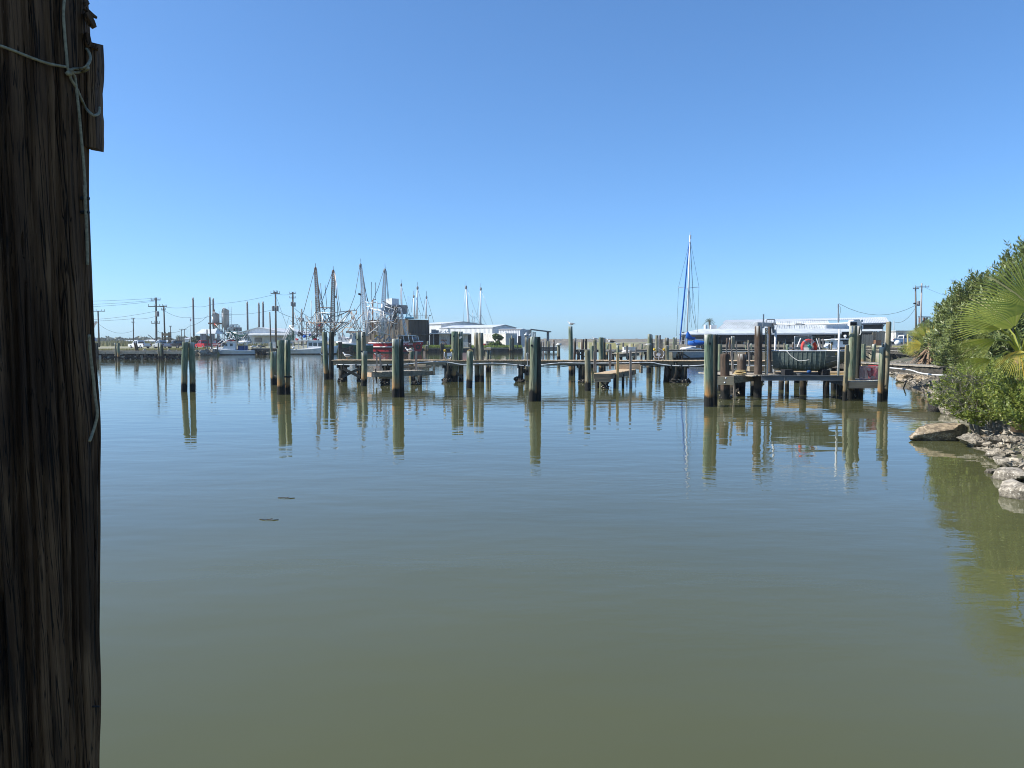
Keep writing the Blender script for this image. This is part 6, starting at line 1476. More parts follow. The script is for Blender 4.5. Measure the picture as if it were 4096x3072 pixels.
# ================================================================ UTILITY POLES AND WIRES
gP='utility poles'
def upole(label, px, yt, yb, Y, r=.16, arms=(), cans=(), mat='pole', lean=0, group=gP, zb=None):
    p=at(px,yb,Y); z0=.9 if zb is None else zb; q=at(px+lean,yt,Y); p.z=z0
    rt=thing('utility_pole',label,'utility pole',p,group)
    mb=MB(); mb.tube([p,q],[r,r*.75],8); mb.build('pole',MT[mat],rt,True)
    for (dy,half) in arms:
        c=at(px+lean,yt+dy,Y); mb=MB(); mb.bar(c+V(-half,-.15,0),c+V(half,-.15,0),.1,.14); ar=mb.build('crossarm',MT['pole'],rt)
        mb=MB()
        for k in (-.95,-.2,.5,.95): mb.tube([c+V(half*k,-.15,.05),c+V(half*k,-.15,.42)],.05,5)
        mb.build('insulator',MT['grey'],ar)
    for (dx,dy) in cans:
        c=at(px+dx,yt+dy,Y); mb=MB(); mb.lathe((c.x,c.y-.35,c.z-.5),[(.24,0),(.28,.05),(.28,.9),(.2,1.0)],10); mb.build('transformer',MT['grey'],rt)
    return rt
upole('pole with wide crossarm at the far left beside the huge piling',397,1243,1392,165,.19,((2,1.6),),lean=-5)
upole('plain thin pole behind the white pickup',534,1273,1366,240,.2,((3,.5),(18,.4)),lean=-1)
upole('tall pole with transformer between the two light pickups',626,1190,1393,143,.21,((10,.9),(36,1.4),(103,.8)),((8,66),),lean=-2)
upole('pole joined by a wire just right of the tall transformer pole',660,1222,1366,150,.18,((5,.7),(18,.4)),lean=-5)
upole('thin far pole behind the brown sign stand',682,1305,1358,260,.18,((2,.4),))
upole('left pole of the far H-shaped pair near the palms',726,1317,1362,330,.2,((2,.9),))
upole('right pole of the far H-shaped pair near the palms',738,1317,1362,332,.2,((2,.9),))
upole('plain leaning pole before the wide pale warehouse',1083,1248,1364,160,.17,lean=-4)
upole('pole with two transformers rising from the white picket fence',1104,1168,1390,148,.21,((6,.9),(2,.4)),((-9,66),(7,66)),lean=-2)
upole('pole with paired transformers left of the lugger',1172,1168,1330,175,.24,((6,.7),(24,.7)),((-3,48),(8,50)),lean=-1)
upole('shorter transformer pole left of the rusty outriggers',1207,1235,1330,200,.2,((22,.4),),((-4,44),(6,44)))
def wirez(label, pts, Y, drop=.6, r=.028):
    mb=MB()
    for i in range(len(pts)-1):
        a=at(pts[i][0],pts[i][1],pts[i][2] if len(pts[i])>2 else Y); b=at(pts[i+1][0],pts[i+1][1],pts[i+1][2] if len(pts[i+1])>2 else Y)
        mb.tube(sag(a,b,drop,8),r,4)
    return solo('power_line',mb,MT['wire'],label,'wire',at(pts[0][0],pts[0][1],Y),'overhead wires')
wirez('top wire running left from the tall transformer pole',[(150,1207),(622,1193)],143,.2)
wirez('second wire running left from the tall transformer pole',[(150,1220),(620,1201)],143,.3)
wirez('third wire running left from the tall transformer pole',[(150,1230),(618,1205)],143,.4)
wirez('middle wire passing the thin pole behind the white pickup',[(150,1290),(533,1275),(622,1266)],150,.2)
wirez('faint wire above the white pickup',[(150,1278),(622,1245)],150,.8)
wirez('low sagging wire between the crossarm pole and the thin pole',[(397,1298),(534,1322)],170,1.2)
wirez('drooping service wire from the tall pole to the tall steel piles',[(628,1323),(680,1330),(760,1303),(832,1262)],150,.4)
wirez('wire from the joined pole towards the steel piles',[(656,1227),(770,1225),(850,1217),(1098,1178)],150,.3)
wirez('lower wire from the joined pole to the double transformer pole',[(656,1242),(760,1270),(860,1255),(1098,1238)],150,.5)
wirez('wire between the two transformer poles by the lugger',[(1104,1176),(1170,1176)],160,.2)
wirez('thick service cable descending from the double transformer pole',[(1108,1243),(1198,1275),(1270,1294)],160,.3,.045)
wirez('cable from the paired transformers to the rusty outrigger',[(1178,1232),(1215,1255),(1258,1272)],170,.3,.045)
wirez('guy wire of the double transformer pole',[(1106,1190),(1145,1300)],150,.0)
wirez('guy wire of the paired transformer pole',[(1155,1270),(1138,1330)],175,.0)
# steel spud piles
for (px,yt,yb,lb,dx) in ((776,1200,1370,'first tall steel pile, alone before the flag',-4),(842,1198,1375,'second tall steel pile, left one at the cement silos',-3),(855,1203,1370,'third steel pile, partly hidden by the left cement silo',-2),(991,1216,1330,'steel pile behind the left slope of the pale warehouse',-2),(1036,1220,1325,'steel pile over the ridge of the pale warehouse, left of two',-1),(1053,1216,1325,'steel pile over the ridge of the pale warehouse, right of two',-1)):
    Yp=275; p=at(px,yb,Yp); q=at(px+dx,yt,Yp); p.z=0; rt=thing('steel_pile',lb,'steel pile',p,'tall barge piles with pale tips')
    mb=MB(); mb.tube([p,q],.33,9); mb.build('shaft',M('pile_steel',(0.11,0.11,0.11),(0.07,0.07,0.075),(1,1,.2),1.0,.7) if px==776 else bpy.data.materials['pile_steel'],rt,True)
    mb=MB(); mb.tube([q-V(0,0,.05),q+V(0,0,.9)],[.34,.27],9); mb.build('pale_tip',MT['polewhite'],rt,True)
fp=thing('flagpole','white flagpole with a red and white flag left of the first steel pile','flagpole',(XX(762,210),210,.9))
mb=MB(); mb.tube([V(XX(763,210),210,.9),at(760,1273,210)],.07,6); mb.build('pole',MT['pvc'],fp)
for i,(nm,mt_) in enumerate((('red_stripe','red'),('white_stripe','white'),('red_stripe','red'),('white_stripe','white'),('red_stripe','red'))):
    a=at(760.5,1274+i*2.0,210); mb=MB(); mb.add([a,a+V(.32,.05,-.10),a+V(.30,.05,-.24),a+V(0,0,-.14)],[(0,1,2,3)]); mb.build(nm,MT[mt_],fp)
# lattice crane far left
cr=thing('crane','pale lattice crane far off at the left beside the huge piling','crane',(XX(372,420),420,0))
mb=MB(); lattice(mb,at(362,1340,420),at(373,1300,420),1.2,1.2,12,.12); lattice(mb,at(373,1302,420),at(388,1287,420),1.1,.5,8,.1); mb.tube([at(366,1283,420),at(386,1287,420)],.1,4); mb.build('boom',M('pale_crane_paint',(0.62,0.50,0.42)),cr)
mb=MB(); mb.tube([at(377,1287,420),at(377,1372,420)],.07,4); mb.tube([at(366,1284,420),at(373,1300,420)],.07,4); mb.build('hoist_line',MT['cable'],cr)
mb=MB(); c=at(366,1365,420); mb.box((c.x,420,2.2),(4,3,2.6)); mb.build('cab',MT['bluepaint'],cr)
# ================================================================ VEHICLES
tyreM=MT['black']; rimM=M('wheel_rim',(0.42,0.43,0.44),rough=.35,metal=.7)
lampW=M('headlamp_glass',(0.75,0.76,0.76),rough=.15); lampR=M('tail_lamp_red',(0.45,0.01,0.01),rough=.2)
def vehicle(label, cat, kind, paint, pxl, pxr, Y, face, yaw=0, zg=.95, sc_=None, group='vehicles parked on the left bank'):
    """side profile along x (front +x) swept over the width, then turned; face -1 = nose to the left"""
    L=5.5 if kind=='pickup' else 4.8; wd=1.9; rt=thing('parked_car' if kind!='pickup' else 'pickup_truck',label,cat,(0,0,0),group)
    def side(prof,w0,w1=None): 
        w1=w1 or w0; return [[V(x,-w0/2 if z<1.05 else -w1/2,z) for x,z in prof],[V(x,w0/2 if z<1.05 else w1/2,z) for x,z in prof]]
    if kind=='pickup':
        body=[(-2.75,.42),(-2.72,1.0),(-2.68,1.08),(-.62,1.08),(-.6,1.02),(1.0,1.05),(2.55,.98),(2.72,.82),(2.75,.45),(2.4,.36),(-2.5,.36)]
        cab=[(-.62,1.03),(-.58,1.55),(-.42,1.74),(.55,1.74),(.75,1.66),(1.3,1.06)]
        win=[(-.5,1.12),(-.46,1.52),(-.36,1.64),(.08,1.64),(.08,1.12)]; win2=[(.16,1.12),(.16,1.64),(.5,1.64),(.62,1.58),(1.02,1.12)]
    elif kind=='suv':
        body=[(-2.35,.45),(-2.38,.95),(-2.3,1.05),(1.0,1.05),(2.2,.98),(2.38,.8),(2.4,.45),(2.1,.36),(-2.1,.36)]
        cab=[(-2.25,1.03),(-2.1,1.60),(-1.8,1.72),(.35,1.72),(.6,1.62),(1.15,1.05)]
        win=[(-1.9,1.12),(-1.78,1.58),(-.55,1.62),(-.55,1.12)]; win2=[(-.45,1.12),(-.45,1.62),(.3,1.62),(.48,1.54),(.85,1.12)]
    else:
        body=[(-2.3,.42),(-2.3,.85),(-2.1,.95),(1.1,.95),(2.1,.86),(2.32,.68),(2.34,.42),(2.0,.32),(-2.0,.32)]
        cab=[(-1.9,.93),(-1.2,1.38),(-.9,1.42),(.15,1.42),(.4,1.36),(1.1,.94)]
        win=[(-1.45,1.02),(-1.05,1.33),(-.45,1.35),(-.45,1.02)]; win2=[(-.36,1.02),(-.36,1.35),(.12,1.35),(.28,1.30),(.72,1.02)]
    mb=MB(); mb.loft(side(body,wd),closed=True); mb.build('body',paint,rt)
    mb=MB(); mb.loft([[V(x,-(wd/2-.04-.14*max(0,(z-1.0)/.75)),z) for x,z in cab],[V(x,(wd/2-.04-.14*max(0,(z-1.0)/.75)),z) for x,z in cab]],closed=True); cb_=mb.build('cab',paint,rt)
    for w in (win,win2):
        for sg in (1,-1):
            mb=MB(); mb.add([V(x,sg*(wd/2-.03-.14*max(0,(z-1.0)/.75)),z) for x,z in w],[tuple(range(len(w)))]); mb.build('window',MT['darkglass'],cb_)
    fx=cab[-2],cab[-1]; rx=cab[0],cab[1]
    for (nm,(xa_,za),(xb_,zb),o) in (('windscreen',fx[0],fx[1],.012),('rear_window',rx[1],rx[0],-.012)):
        p=V(lerp(xa_,xb_,.08)+o,0,lerp(za,zb,.08)+.01); q=V(lerp(xa_,xb_,.85)+o,0,lerp(za,zb,.85)+.01)
        mb=MB(); mb.add([p+V(0,-.62,0),p+V(0,.62,0),q+V(0,.74,0),q+V(0,-.74,0)],[(0,1,2,3)]); mb.build(nm,MT['darkglass'],cb_)
    if kind=='pickup':
        mb=MB(); mb.bx(-2.6,-.75,-.78,.78,1.082,1.086); mb.build('bed',MT['black'],rt)
    xs=(1.72,-1.75) if kind=='pickup' else (1.5,-1.45)
    for x in xs:
        for sg in (1,-1):
            mb=MB(); mb.tube([(x,sg*(wd/2-.22),.37),(x,sg*(wd/2+.015),.37)],.37,16); w_=mb.build('wheel',tyreM,rt)
            mb=MB(); mb.tube([(x,sg*(wd/2+.01),.37),(x,sg*(wd/2+.03),.37)],.21,12); mb.build('rim',rimM,w_)
    e=body[0][0]; fr=body[-3][0]
    for sg in (1,-1):
        mb=MB(); mb.box((fr-.02,sg*.72,.78),(.1,.32,.16)); mb.build('headlight',lampW,rt)
        mb=MB(); mb.box((e+.04,sg*.84,.86),(.1,.16,.26)); mb.build('tail_light',lampR,rt)
    mb=MB(); mb.box((fr+.02,0,.48),(.14,1.8,.16)); mb.box((e-.05,0,.5),(.14,1.8,.16)); mb.build('bumper',MT['steel'],rt)
    xc=(XX(pxl,Y)+XX(pxr,Y))/2; s_=sc_ or (XX(pxr,Y)-XX(pxl,Y))/(L*math.cos(rad(yaw))+1.9*math.sin(abs(rad(yaw))))
    rt.location=(xc,Y,zg); rt.rotation_euler=(0,0,(math.pi if face<0 else 0)+rad(yaw)*(1 if face>0 else -1)); rt.scale=(s_,s_,s_)
    return rt
pw=M('white_car_paint',(0.76,0.77,0.78),(0.70,0.71,0.72),rough=.3); pd=M('dark_car_paint',(0.025,0.028,0.035),(0.018,0.02,0.025),rough=.25); pr=M('red_car_paint',(0.42,0.02,0.03),(0.34,0.015,0.022),rough=.25); pm=M('maroon_car_paint',(0.12,0.012,0.018),(0.08,0.01,0.014),rough=.25); pb=M('beige_car_paint',(0.42,0.37,0.29),(0.36,0.31,0.24),rough=.3); ps=M('silver_car_paint',(0.52,0.54,0.55),(0.46,0.48,0.49),rough=.3,metal=.3)
vehicle('white pickup truck parked leftmost on the left bank','pickup truck','pickup',pw,513,604,140,-1,30,sc_=.84)
vehicle('pale silver pickup with dark rear, second from the left','pickup truck','pickup',ps,611,684,141,-1,42,sc_=.84)
vehicle('black pickup truck behind the brown sign stand','pickup truck','pickup',pd,678,742,143,-1,38,sc_=.84)
vehicle('dark car hidden behind the leaning piling pair','car','suv',pd,733,790,146,-1,10)
vehicle('bright red crew pickup by the thin mooring poles','pickup truck','pickup',pr,783,850,137,-1,48,sc_=.86)
vehicle('dark maroon pickup behind the bow of the small trawler','pickup truck','pickup',pm,846,905,143,-1,44,sc_=.84)
vehicle('white car behind the net frame of the small trawler','car','sedan',pw,1003,1034,150,1,40)
vehicle('beige suv seen from behind near the picket fence','car','suv',pb,1022,1050,143,-1,65)
vehicle('dark car behind the beige suv near the picket fence','car','sedan',pd,1040,1066,152,1,30)
vehicle('far white van under the shed trees','van','suv',pw,793,822,185,-1,10)
# picket fence, left
pf=thing('picket_fence','white picket fence under the double transformer pole','fence',(XX(1090,140),140,.95))
for i in range(8):
    px=1076+i*3.6; x=XX(px,140); mb=MB(); mb.bx(x-.05,x+.05,140,140.05,.95,2.05+.05*(i%2)); mb.build('picket',MT['white'],pf)
mb=MB(); mb.bx(XX(1075,140),XX(1102,140),140.06,140.1,1.2,1.3); mb.bx(XX(1075,140),XX(1102,140),140.06,140.1,1.75,1.85); mb.build('rail',MT['white'],pf)
# small dock right of the small trawler
sd=thing('dock','small dark dock between the trawler and the lugger','dock',(XX(1080,128),128,0))
mb=MB(); mb.bx(XX(1010,128),XX(1150,129),127.5,129.5,1.0,1.1); mb.build('planking',MT['plank_grey'],sd,kind='stuff')
mb=MB(); mb.bx(XX(1010,128),XX(1150,129),127.4,127.48,.7,1.0); mb.build('front_beam',MT['beam_dark'],sd)
for px in (1035,1060,1110,1140):
    mb=MB(); x=XX(px,128); mb.tube([(x,127.8,-.5),(x,127.8,1.0)],.2,8); mb.build('leg',MT['pil_shaded'],sd,True)
# ---------------------------------------------------------------- trees and far skyline on the left
MT['leaf_far']=leafmat('far_foliage',(0.075,0.095,0.04),(0.04,0.055,0.025),None,.15)
def crown(mb, c, rx, ry, rz, n, ls, seed=0):
    for _ in range(n):
        d=V(R.gauss(0,1),R.gauss(0,1),R.gauss(0,1)).normalized(); k=1+.35*noise.noise(d*2.0+V(seed,0,0)); q=V(c[0]+d.x*rx*k*R.uniform(.55,1),c[1]+d.y*ry*k*R.uniform(.55,1),c[2]+d.z*rz*k*R.uniform(.55,1))
        a=V(R.gauss(0,1),R.gauss(0,1),R.gauss(0,1)).normalized()*ls*R.uniform(.5,1.2); b=a.cross(V(R.gauss(0,1),R.gauss(0,1),R.gauss(0,1))).normalized()*ls*.6
        mb.add([q-a,q-b,q+a,q+b],[(0,1,2,3)])
def tree(label,px,yt,yb,w,Y,group='trees behind the left bank',z0=.95,mat='leaf_far',n=500):
    x=XX(px,Y); zt_=ZZ(yt,Y); r=w*Y/FPX/2; rt=thing('tree',label,'tree',(x,Y,z0),group)
    h=zt_-z0; mb=MB(); mb.tube([(x,Y,z0-.3),(x+.1,Y,z0+h*.5)],[.18,.08],6); mb.tube([(x,Y,z0+h*.3),(x-r*.4,Y,z0+h*.65)],.06,4); mb.tube([(x,Y,z0+h*.3),(x+r*.4,Y,z0+h*.6)],.06,4); mb.build('trunk',MT['pole'],rt)
    mb=MB(); crown(mb,(x,Y,z0+h*.56),r,r,h*.46,n,.32,px); mb.build('crown',MT[mat],rt)
tree('round dark tree right of the far H-shaped poles',792,1343,1368,40,215)
tree('dark tree behind the white shed posts',832,1345,1368,34,222)
tree('small dark tree left of the white shed',770,1350,1366,22,225)
def palm(label,px,ytop,yb,w,Y,z0=.95,group='palms',crn='leaf_far'):
    x=XX(px,Y); zt_=ZZ((ytop*2+yb)/3,Y); r=w*Y/FPX/2; rt=thing('palm_tree',label,'palm tree',(x,Y,z0),group)
    mb=MB(); mb.tube([(x,Y,z0-.3),(x+.1,Y,(z0+zt_)/2),(x,Y,zt_)],[.22,.18,.2],8); mb.build('trunk',MT['pole'],rt,True)
    for k in range(22):
        a=k*2.399; el=R.uniform(-.5,1.2); d=V(math.cos(a)*math.cos(el),math.sin(a)*math.cos(el),math.sin(el)); mb=MB()
        pts=[V(x,Y,zt_)+d*r*t-V(0,0,r*.75*t*t) for t in (0,.3,.6,.85,1.0)]
        sd_=d.cross(V(0,0,1)).normalized()
        for i in range(4):
            for j in range(4):
                p=pts[i].lerp(pts[i+1],j/4); fw=(pts[i+1]-pts[i]).normalized(); ll=r*.28*(1-.5*abs((i+j/4)/4-.4))
                for sg in (1,-1): mb.add([p,p+fw*ll*.1,p+(sd_*sg+fw*.6-V(0,0,.45)).normalized()*ll],[(0,1,2)])
        mb.build('frond',MT[crn],rt)
    return rt
palm('bushy palm left of the far H-shaped poles',716,1334,1368,34,205)
mb=MB()
for i in range(600):
    px=R.uniform(340,870); Y=R.uniform(560,760); c=V(XX(px,Y),Y,0); h=R.uniform(1.5,4.5)*(1+.5*noise.noise((px*.02,0,0)))
    crown(mb,(c.x,c.y,h*.6),R.uniform(1.5,4),2,h*.6,9,1.3,i)
solo('far_treeline',mb,MT['leaf_far'],'low far line of trees and bushes beyond the left bank','trees',(-250,600,0),kind='stuff')
mb=MB()
for _ in range(5200):
    px=R.uniform(330,1180); Y=R.uniform(185,330); x=XX(px,Y); h=R.uniform(.5,1.5)*(1+.5*noise.noise((x*.06,Y*.05,0)))*(.6 if px>600 else 1); a=R.uniform(0,3.14); w=R.uniform(.12,.4)
    dx,dy=math.cos(a)*w,math.sin(a)*w; lx=R.uniform(-.3,.3); mb.add([(x-dx,Y-dy,.9),(x+dx,Y+dy,.9),(x+lx,Y,.95+h)],[(0,1,2)])
solo('marsh_grass',mb,leafmat('marsh_grass_leaf',(0.20,0.19,0.09),(0.10,0.12,0.05),(0.30,0.25,0.14),.2),'tan and green brush growing behind the vehicles on the left bank','grass',(-80,200,.9),kind='stuff')
mb=MB(); mb.bx(-900,60,440,1300,-1,.6); structure('far_ground',mb,MT['marsh'])
sh_=thing('ship','far pale ship superstructure on the left horizon','ship',(XX(420,1100),1100,0))
whz=M('pale_ship_paint',(0.66,0.70,0.74),(0.58,0.62,0.66)); 
mb=MB(); mb.bx(XX(402,1100),XX(436,1100),1095,1110,-.5,2.5); mb.build('hull',whz,sh_)
for (a,b,yt,yb) in ((412,436,1365,1378),(417,434,1360,1366),(422,431,1357,1361)):
    mb=MB(); mb.bx(XX(a,1100),XX(b,1100),1097,1107,ZZ(yb,1100),ZZ(yt,1100)); mb.build('superstructure',whz,sh_)
mb=MB(); mb.tube([at(427,1358,1100),at(427,1350,1100)],.35,5); mb.build('mast',MT['grey'],sh_)
for (a,b,yt,Y,lb,mt_) in ((498,540,1365,520,'far low grey shed left of the white pickup','grey'),(575,622,1366,300,'low grey trailer behind the white pickup','steel'),(740,766,1357,330,'far white trailer left of the flagpole','white'),(648,690,1367,420,'far grey shed behind the brown stand','grey')):
    rt=thing('far_shed',lb,'shed',(XX((a+b)/2,Y),Y,.6),'sheds behind the left bank'); mb=MB(); mb.bx(XX(a,Y),XX(b,Y),Y,Y+8,.4,ZZ(yt,Y)); mb.build('wall',MT[mt_],rt)
    mb=MB(); mb.prism([(XX(a,Y)-.3,Y-.4,ZZ(yt,Y)),(XX(b,Y)+.3,Y-.4,ZZ(yt,Y)),(XX(b,Y)+.3,Y+4,ZZ(yt,Y)+.6),(XX(a,Y)-.3,Y+4,ZZ(yt,Y)+.6)],(0,0,.15)); mb.build('roof',MT['metalroof'],rt)
mb=MB(); mb.tube([at(592,1339,150),at(620,1360,150)],.07,5); solo('boom_pole',mb,MT['pole'],'thin leaning pole behind the white pickup','pole',at(592,1339,150))
# young fig-like tree on the bulkhead
ft=thing('young_tree','young green tree with pale stems growing on the bulkhead before the low house','tree',(XX(1985,156),156,.95))
MT['leaf_fig']=leafmat('fig_leaf',(0.11,0.17,0.035),(0.06,0.10,0.025),(0.25,0.28,0.06),.3)
for l in (((1978,1386),(1984,1368),(1983,1350)),((1980,1380),(1996,1362),(2001,1352)),((1980,1384),(1968,1376)),((1985,1366),(1976,1358)),((1996,1362),(2000,1372))):
    tubeP(ft,'stem','polewhite',l,156,.08,5)
mb=MB()
for (px,py,w,h,n) in ((1985,1343,.85,.45,260),(2000,1352,.8,.5,220),(1980,1350,.5,.5,120),(1970,1378,1.0,.5,220),(1994,1376,.7,.6,160),(2006,1384,.9,.4,160),(1978,1384,.9,.5,160),(1992,1368,.5,.4,80)):
    crown(mb,at(px,py,156),w,.6,h,n,.22,px)
mb.build('crown',MT['leaf_fig'],ft)
# ================================================================ RIGHT: FAR WALKWAYS
def farwalk(name,label,path,w,beam=.32,posts=None,mat='plank_grey'):
    pts=[Vector(p) for p in path]; rt=thing(name,label,'dock',(pts[0].x,pts[0].y,0))
    mb=MB(); m2=[MB(),MB()]
    for a,b in zip(pts,pts[1:]):
        d=(b-a); L=d.length; d=d/L; n=V(-d.y,d.x,0).normalized(); k=int(L/.21)
        for i in range(k):
            p=a+d*(i+.5)*L/k+n*R.uniform(-.05,.05)+V(0,0,R.uniform(-.01,.01)); mb.bar(p-n*w/2-V(0,0,.03),p+n*w/2-V(0,0,.03),.185,.05)
        for q,sg in zip(m2,(-1,1)): q.bar(a+n*sg*w*.42-V(0,0,.06+beam/2),b+n*sg*w*.42-V(0,0,.06+beam/2),.08,beam)
    mb.build('planking',MT[mat],rt,kind='stuff')
    for q in m2: q.build('stringer',MT['beam_dark'],rt)
    acc=0
    for a,b in zip(pts,pts[1:]):
        L=(b-a).length; k=max(1,int(L/4.2))
        for i in range(k+1):
            p=a.lerp(b,(i+.1)/(k+.2))
            for sg in (-1,1):
                q=MB(); q.tube([(p.x,p.y+sg*w*.4,-1),(p.x,p.y+sg*w*.4,p.z-.1)],.16,8); q.build('leg',MT['pil_shaded'],rt,True)
            q=MB(); q.bar((p.x-.2,p.y-w*.6,p.z-.5),(p.x-.2,p.y+w*.6,p.z-.5),.1,.3); q.bar((p.x-.1,p.y-.5,p.z-.45),(p.x+1.1,p.y-.5,p.z-1.15),.1,.16); q.build('brace',MT['beam_dark'],rt)
    return rt
fw=farwalk('dock_walkway','second long walkway far behind, passing in front of the sailboat',[(XX(2300,97),97,1.30),(XX(3420,97),96.5,1.30),(XX(3560,90),90,1.30),(XX(3668,80),80,1.25),(XX(3700,76),76,1.3)],1.5,.3)
mb=MB(); mb.tube(smooth_path([at(3540,1402,90),at(3600,1410,84),at(3640,1418,81),at(3690,1424,78)]),.05,6); mb.tube(smooth_path([at(3540,1406,90),at(3610,1417,83),at(3660,1424,80)]),.04,5); mb.tube(sag(at(2420,1404,96),at(3500,1404,95),.05,14),.035,5); mb.build('water_pipe',MT['pvc'],fw,True)
farwalk('dock_walkway','third walkway in the distance below the black tarps',[(XX(2760,114),114,1.45),(XX(3440,114),114,1.45),(XX(3570,108),108,1.5),(XX(3650,100),100,1.5),(XX(3690,96),96,1.5)],1.3,.28)
fs=thing('far_side_pier','low grey side pier between the two walkways right of a gull-topped piling','dock',(XX(2515,70),70,0))
a,b=at(2476,1422,69),at(2556,1416,74)
mb=MB(); mb.bar(a,b,.08,.3); mb.bar(a+V(-.2,1.2,0),b+V(-.2,1.2,0),.08,.3); mb.bar(a,a+V(-.2,1.2,0),.08,.3); mb.build('beam',MT['plank_grey'],fs)
planks(fs,[a+V(-.1,.6,.19),b+V(-.1,.6,.19)],1.2,MT['plank_grey'],w=.18)
for px in (2485,2515,2536):
    mb=MB(); x=XX(px,70.5); mb.tube([(x,70.6,-1),(x,70.6,1)],.14,8); mb.build('leg',MT['pil_shaded'],fs,True)
mb=MB(); mb.bx(XX(2495,86),XX(2545,86),86,87,1.3,1.7); mb.sphere(at(2507,1408,86),.4,8,6,(1.5,1,.6)); solo('covered_gear',mb,MT['white_dirty'],'low pale bundle lying on the far walkway left of the power pedestal','bundle',at(2520,1410,86))
# ================================================================ RIGHT: LONG BOATHOUSE
MT['tarp']=M('black_tarp',(0.035,0.037,0.042),(0.02,0.021,0.024),(.5,.5,1),2.0,.55,bump=.4,bdist=.2)
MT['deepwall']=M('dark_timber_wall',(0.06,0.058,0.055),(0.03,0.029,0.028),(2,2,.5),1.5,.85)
bhs=thing('boathouse','long low boathouse with white metal roofs and black tarps along its front','boathouse',(XX(3040,136),136,1.4))
def roofsheet(name,poly,mat,th=.08):
    mb=MB(); mb.prism(poly,(0,0,th)); return mb.build(name,MT[mat],bhs)
e0,e1=at(2716,1337,133),at(3366,1333,131); u0,u1=at(2800,1317,140),at(3370,1317,139)
roofsheet('porch_roof',[e0,e1,u1,u0],'whiteroof')
mb=MB(); mb.bar(e0+V(0,-.05,-.08),e1+V(0,-.05,-.08),.06,.2); mb.build('gutter',MT['pvc'],bhs)
r0,r1=at(2905,1289,147),at(3310,1284,147)
roofsheet('main_roof',[at(2868,1318,140.3),at(3330,1318,140.3),r1,r0],'whiteroof')
roofsheet('hip_roof',[at(2868,1318,140.3),r0,at(2868,1318,153)],'whiteroof')
# ribs standing on the main and porch roofs
mb=MB()
for i in range(46):
    t=i/45; a=at(lerp(2868,3330,t),1318,140.3); b=V(lerp(r0.x,r1.x,t),147,lerp(r0.z,r1.z,t)); mb.bar(a+V(0,0,.1),b+V(0,0,.1),.07,.05)
mb.build('roof_ribs',MT['whiteroof'],bhs)
mb=MB()
k0,k1=at(2892,1293,148.5),at(3548,1276,148.5); s0_,s1_=at(2905,1282,152),at(3536,1271,152)
mb.prism([k0,k1,s1_,s0_],(0,0,.08))
for i in range(80):
    t=i/79; mb.bar(k0.lerp(k1,t)+V(0,0,.1),s0_.lerp(s1_,t)+V(0,0,.1),.14,.09)
mb.build('ribbed_ridge_roof',MT['metalroof'],bhs)
h0,h1,h2,h3=at(3444,1295,141),at(3556,1292,141),at(3540,1271,152),at(3440,1273,152)
mb=MB(); mb.prism([h0,h1,h2,h3],(0,0,.1))
for i in range(17): t=i/16; mb.bar(h0.lerp(h1,t)+V(0,0,.12),h3.lerp(h2,t)+V(0,0,.12),.15,.09)
mb.build('high_roof',MT['metalroof'],bhs)
mb=MB(); mb.bar(h0+V(0,-.05,-.1),h1+V(0,-.05,-.1),.08,.25); mb.build('high_eave',MT['alu_dark'],bhs)
mb=MB(); mb.prism([at(3446,1299,142),at(3527,1297,142),at(3527,1318,142),at(3446,1318,142)],(0,.15,0)); mb.build('tarp',MT['tarp'],bhs)
for px in (3448,3526):
    mb=MB(); x=XX(px,142); mb.bx(x-.12,x+.12,141.8,142.1,1.6,ZZ(1296,142)); mb.build('post',MT['alu_dark'],bhs)
mb=MB(); mb.bar(at(3526,1312,142),at(3538,1299,142),.15,.15); mb.build('knee_brace',MT['alu_dark'],bhs)
mb=MB(); corr(mb,(XX(3300,140.5),140.5),(XX(3450,141),141),3.8,ZZ(1295,141),.35,.05); mb.build('upper_wall',MT['metalwall'],bhs)
roofsheet('side_roof',[at(3230,1331,132),at(3530,1325,134),at(3530,1318,140),at(3260,1316,139)],'whiteroof')
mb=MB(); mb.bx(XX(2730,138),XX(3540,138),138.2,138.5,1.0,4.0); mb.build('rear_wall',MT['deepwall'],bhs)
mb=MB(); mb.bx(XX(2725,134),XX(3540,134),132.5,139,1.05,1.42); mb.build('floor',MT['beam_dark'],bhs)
tp=[2884,2942,2990,3040,3085,3140,3196]
for a_,b_ in zip(tp,tp[1:]):
    mb=MB(); n=6; vs=[]
    for j in range(n+1):
        for i in range(n+1):
            p=at(lerp(a_+.7,b_-.7,i/n),lerp(1335,1361+3*math.sin(a_),j/n),133.4); p.y+=.12*noise.noise((i*.9,j*.7,a_)); vs.append(p)
    mb.add(vs,[(j*(n+1)+i,j*(n+1)+i+1,(j+1)*(n+1)+i+1,(j+1)*(n+1)+i) for j in range(n) for i in range(n)]); mb.build('tarp',MT['tarp'],bhs,True)
for i,px in enumerate((2724,2756,2783,2815,2866,2884,2914,2942,2966,2990,3015,3040,3062,3085,3112,3140,3168,3196,3232,3265,3302,3338,3362)):
    mb=MB(); x=XX(px,133.7); mb.bx(x-.07,x+.07,133.6,133.8,1.0,ZZ(1335,133.7)); mb.build('post',MT['beam' if i%3 else 'white_dirty'],bhs)
for (a_,b_,y,mt_) in ((2724,2880,1345,'plank_grey'),(2884,3200,1364,'beam'),(2884,3340,1378,'beam'),(3200,3366,1337,'plank_grey'),(3200,3300,1350,'beam'),(3220,3340,1357,'beam'),(2724,2815,1362,'white_dirty'),(3200,3340,1366,'beam')):
    mb=MB(); mb.bar(at(a_,y,133.3),at(b_,y,133.1),.08,.14); mb.build('rail',MT[mt_],bhs)
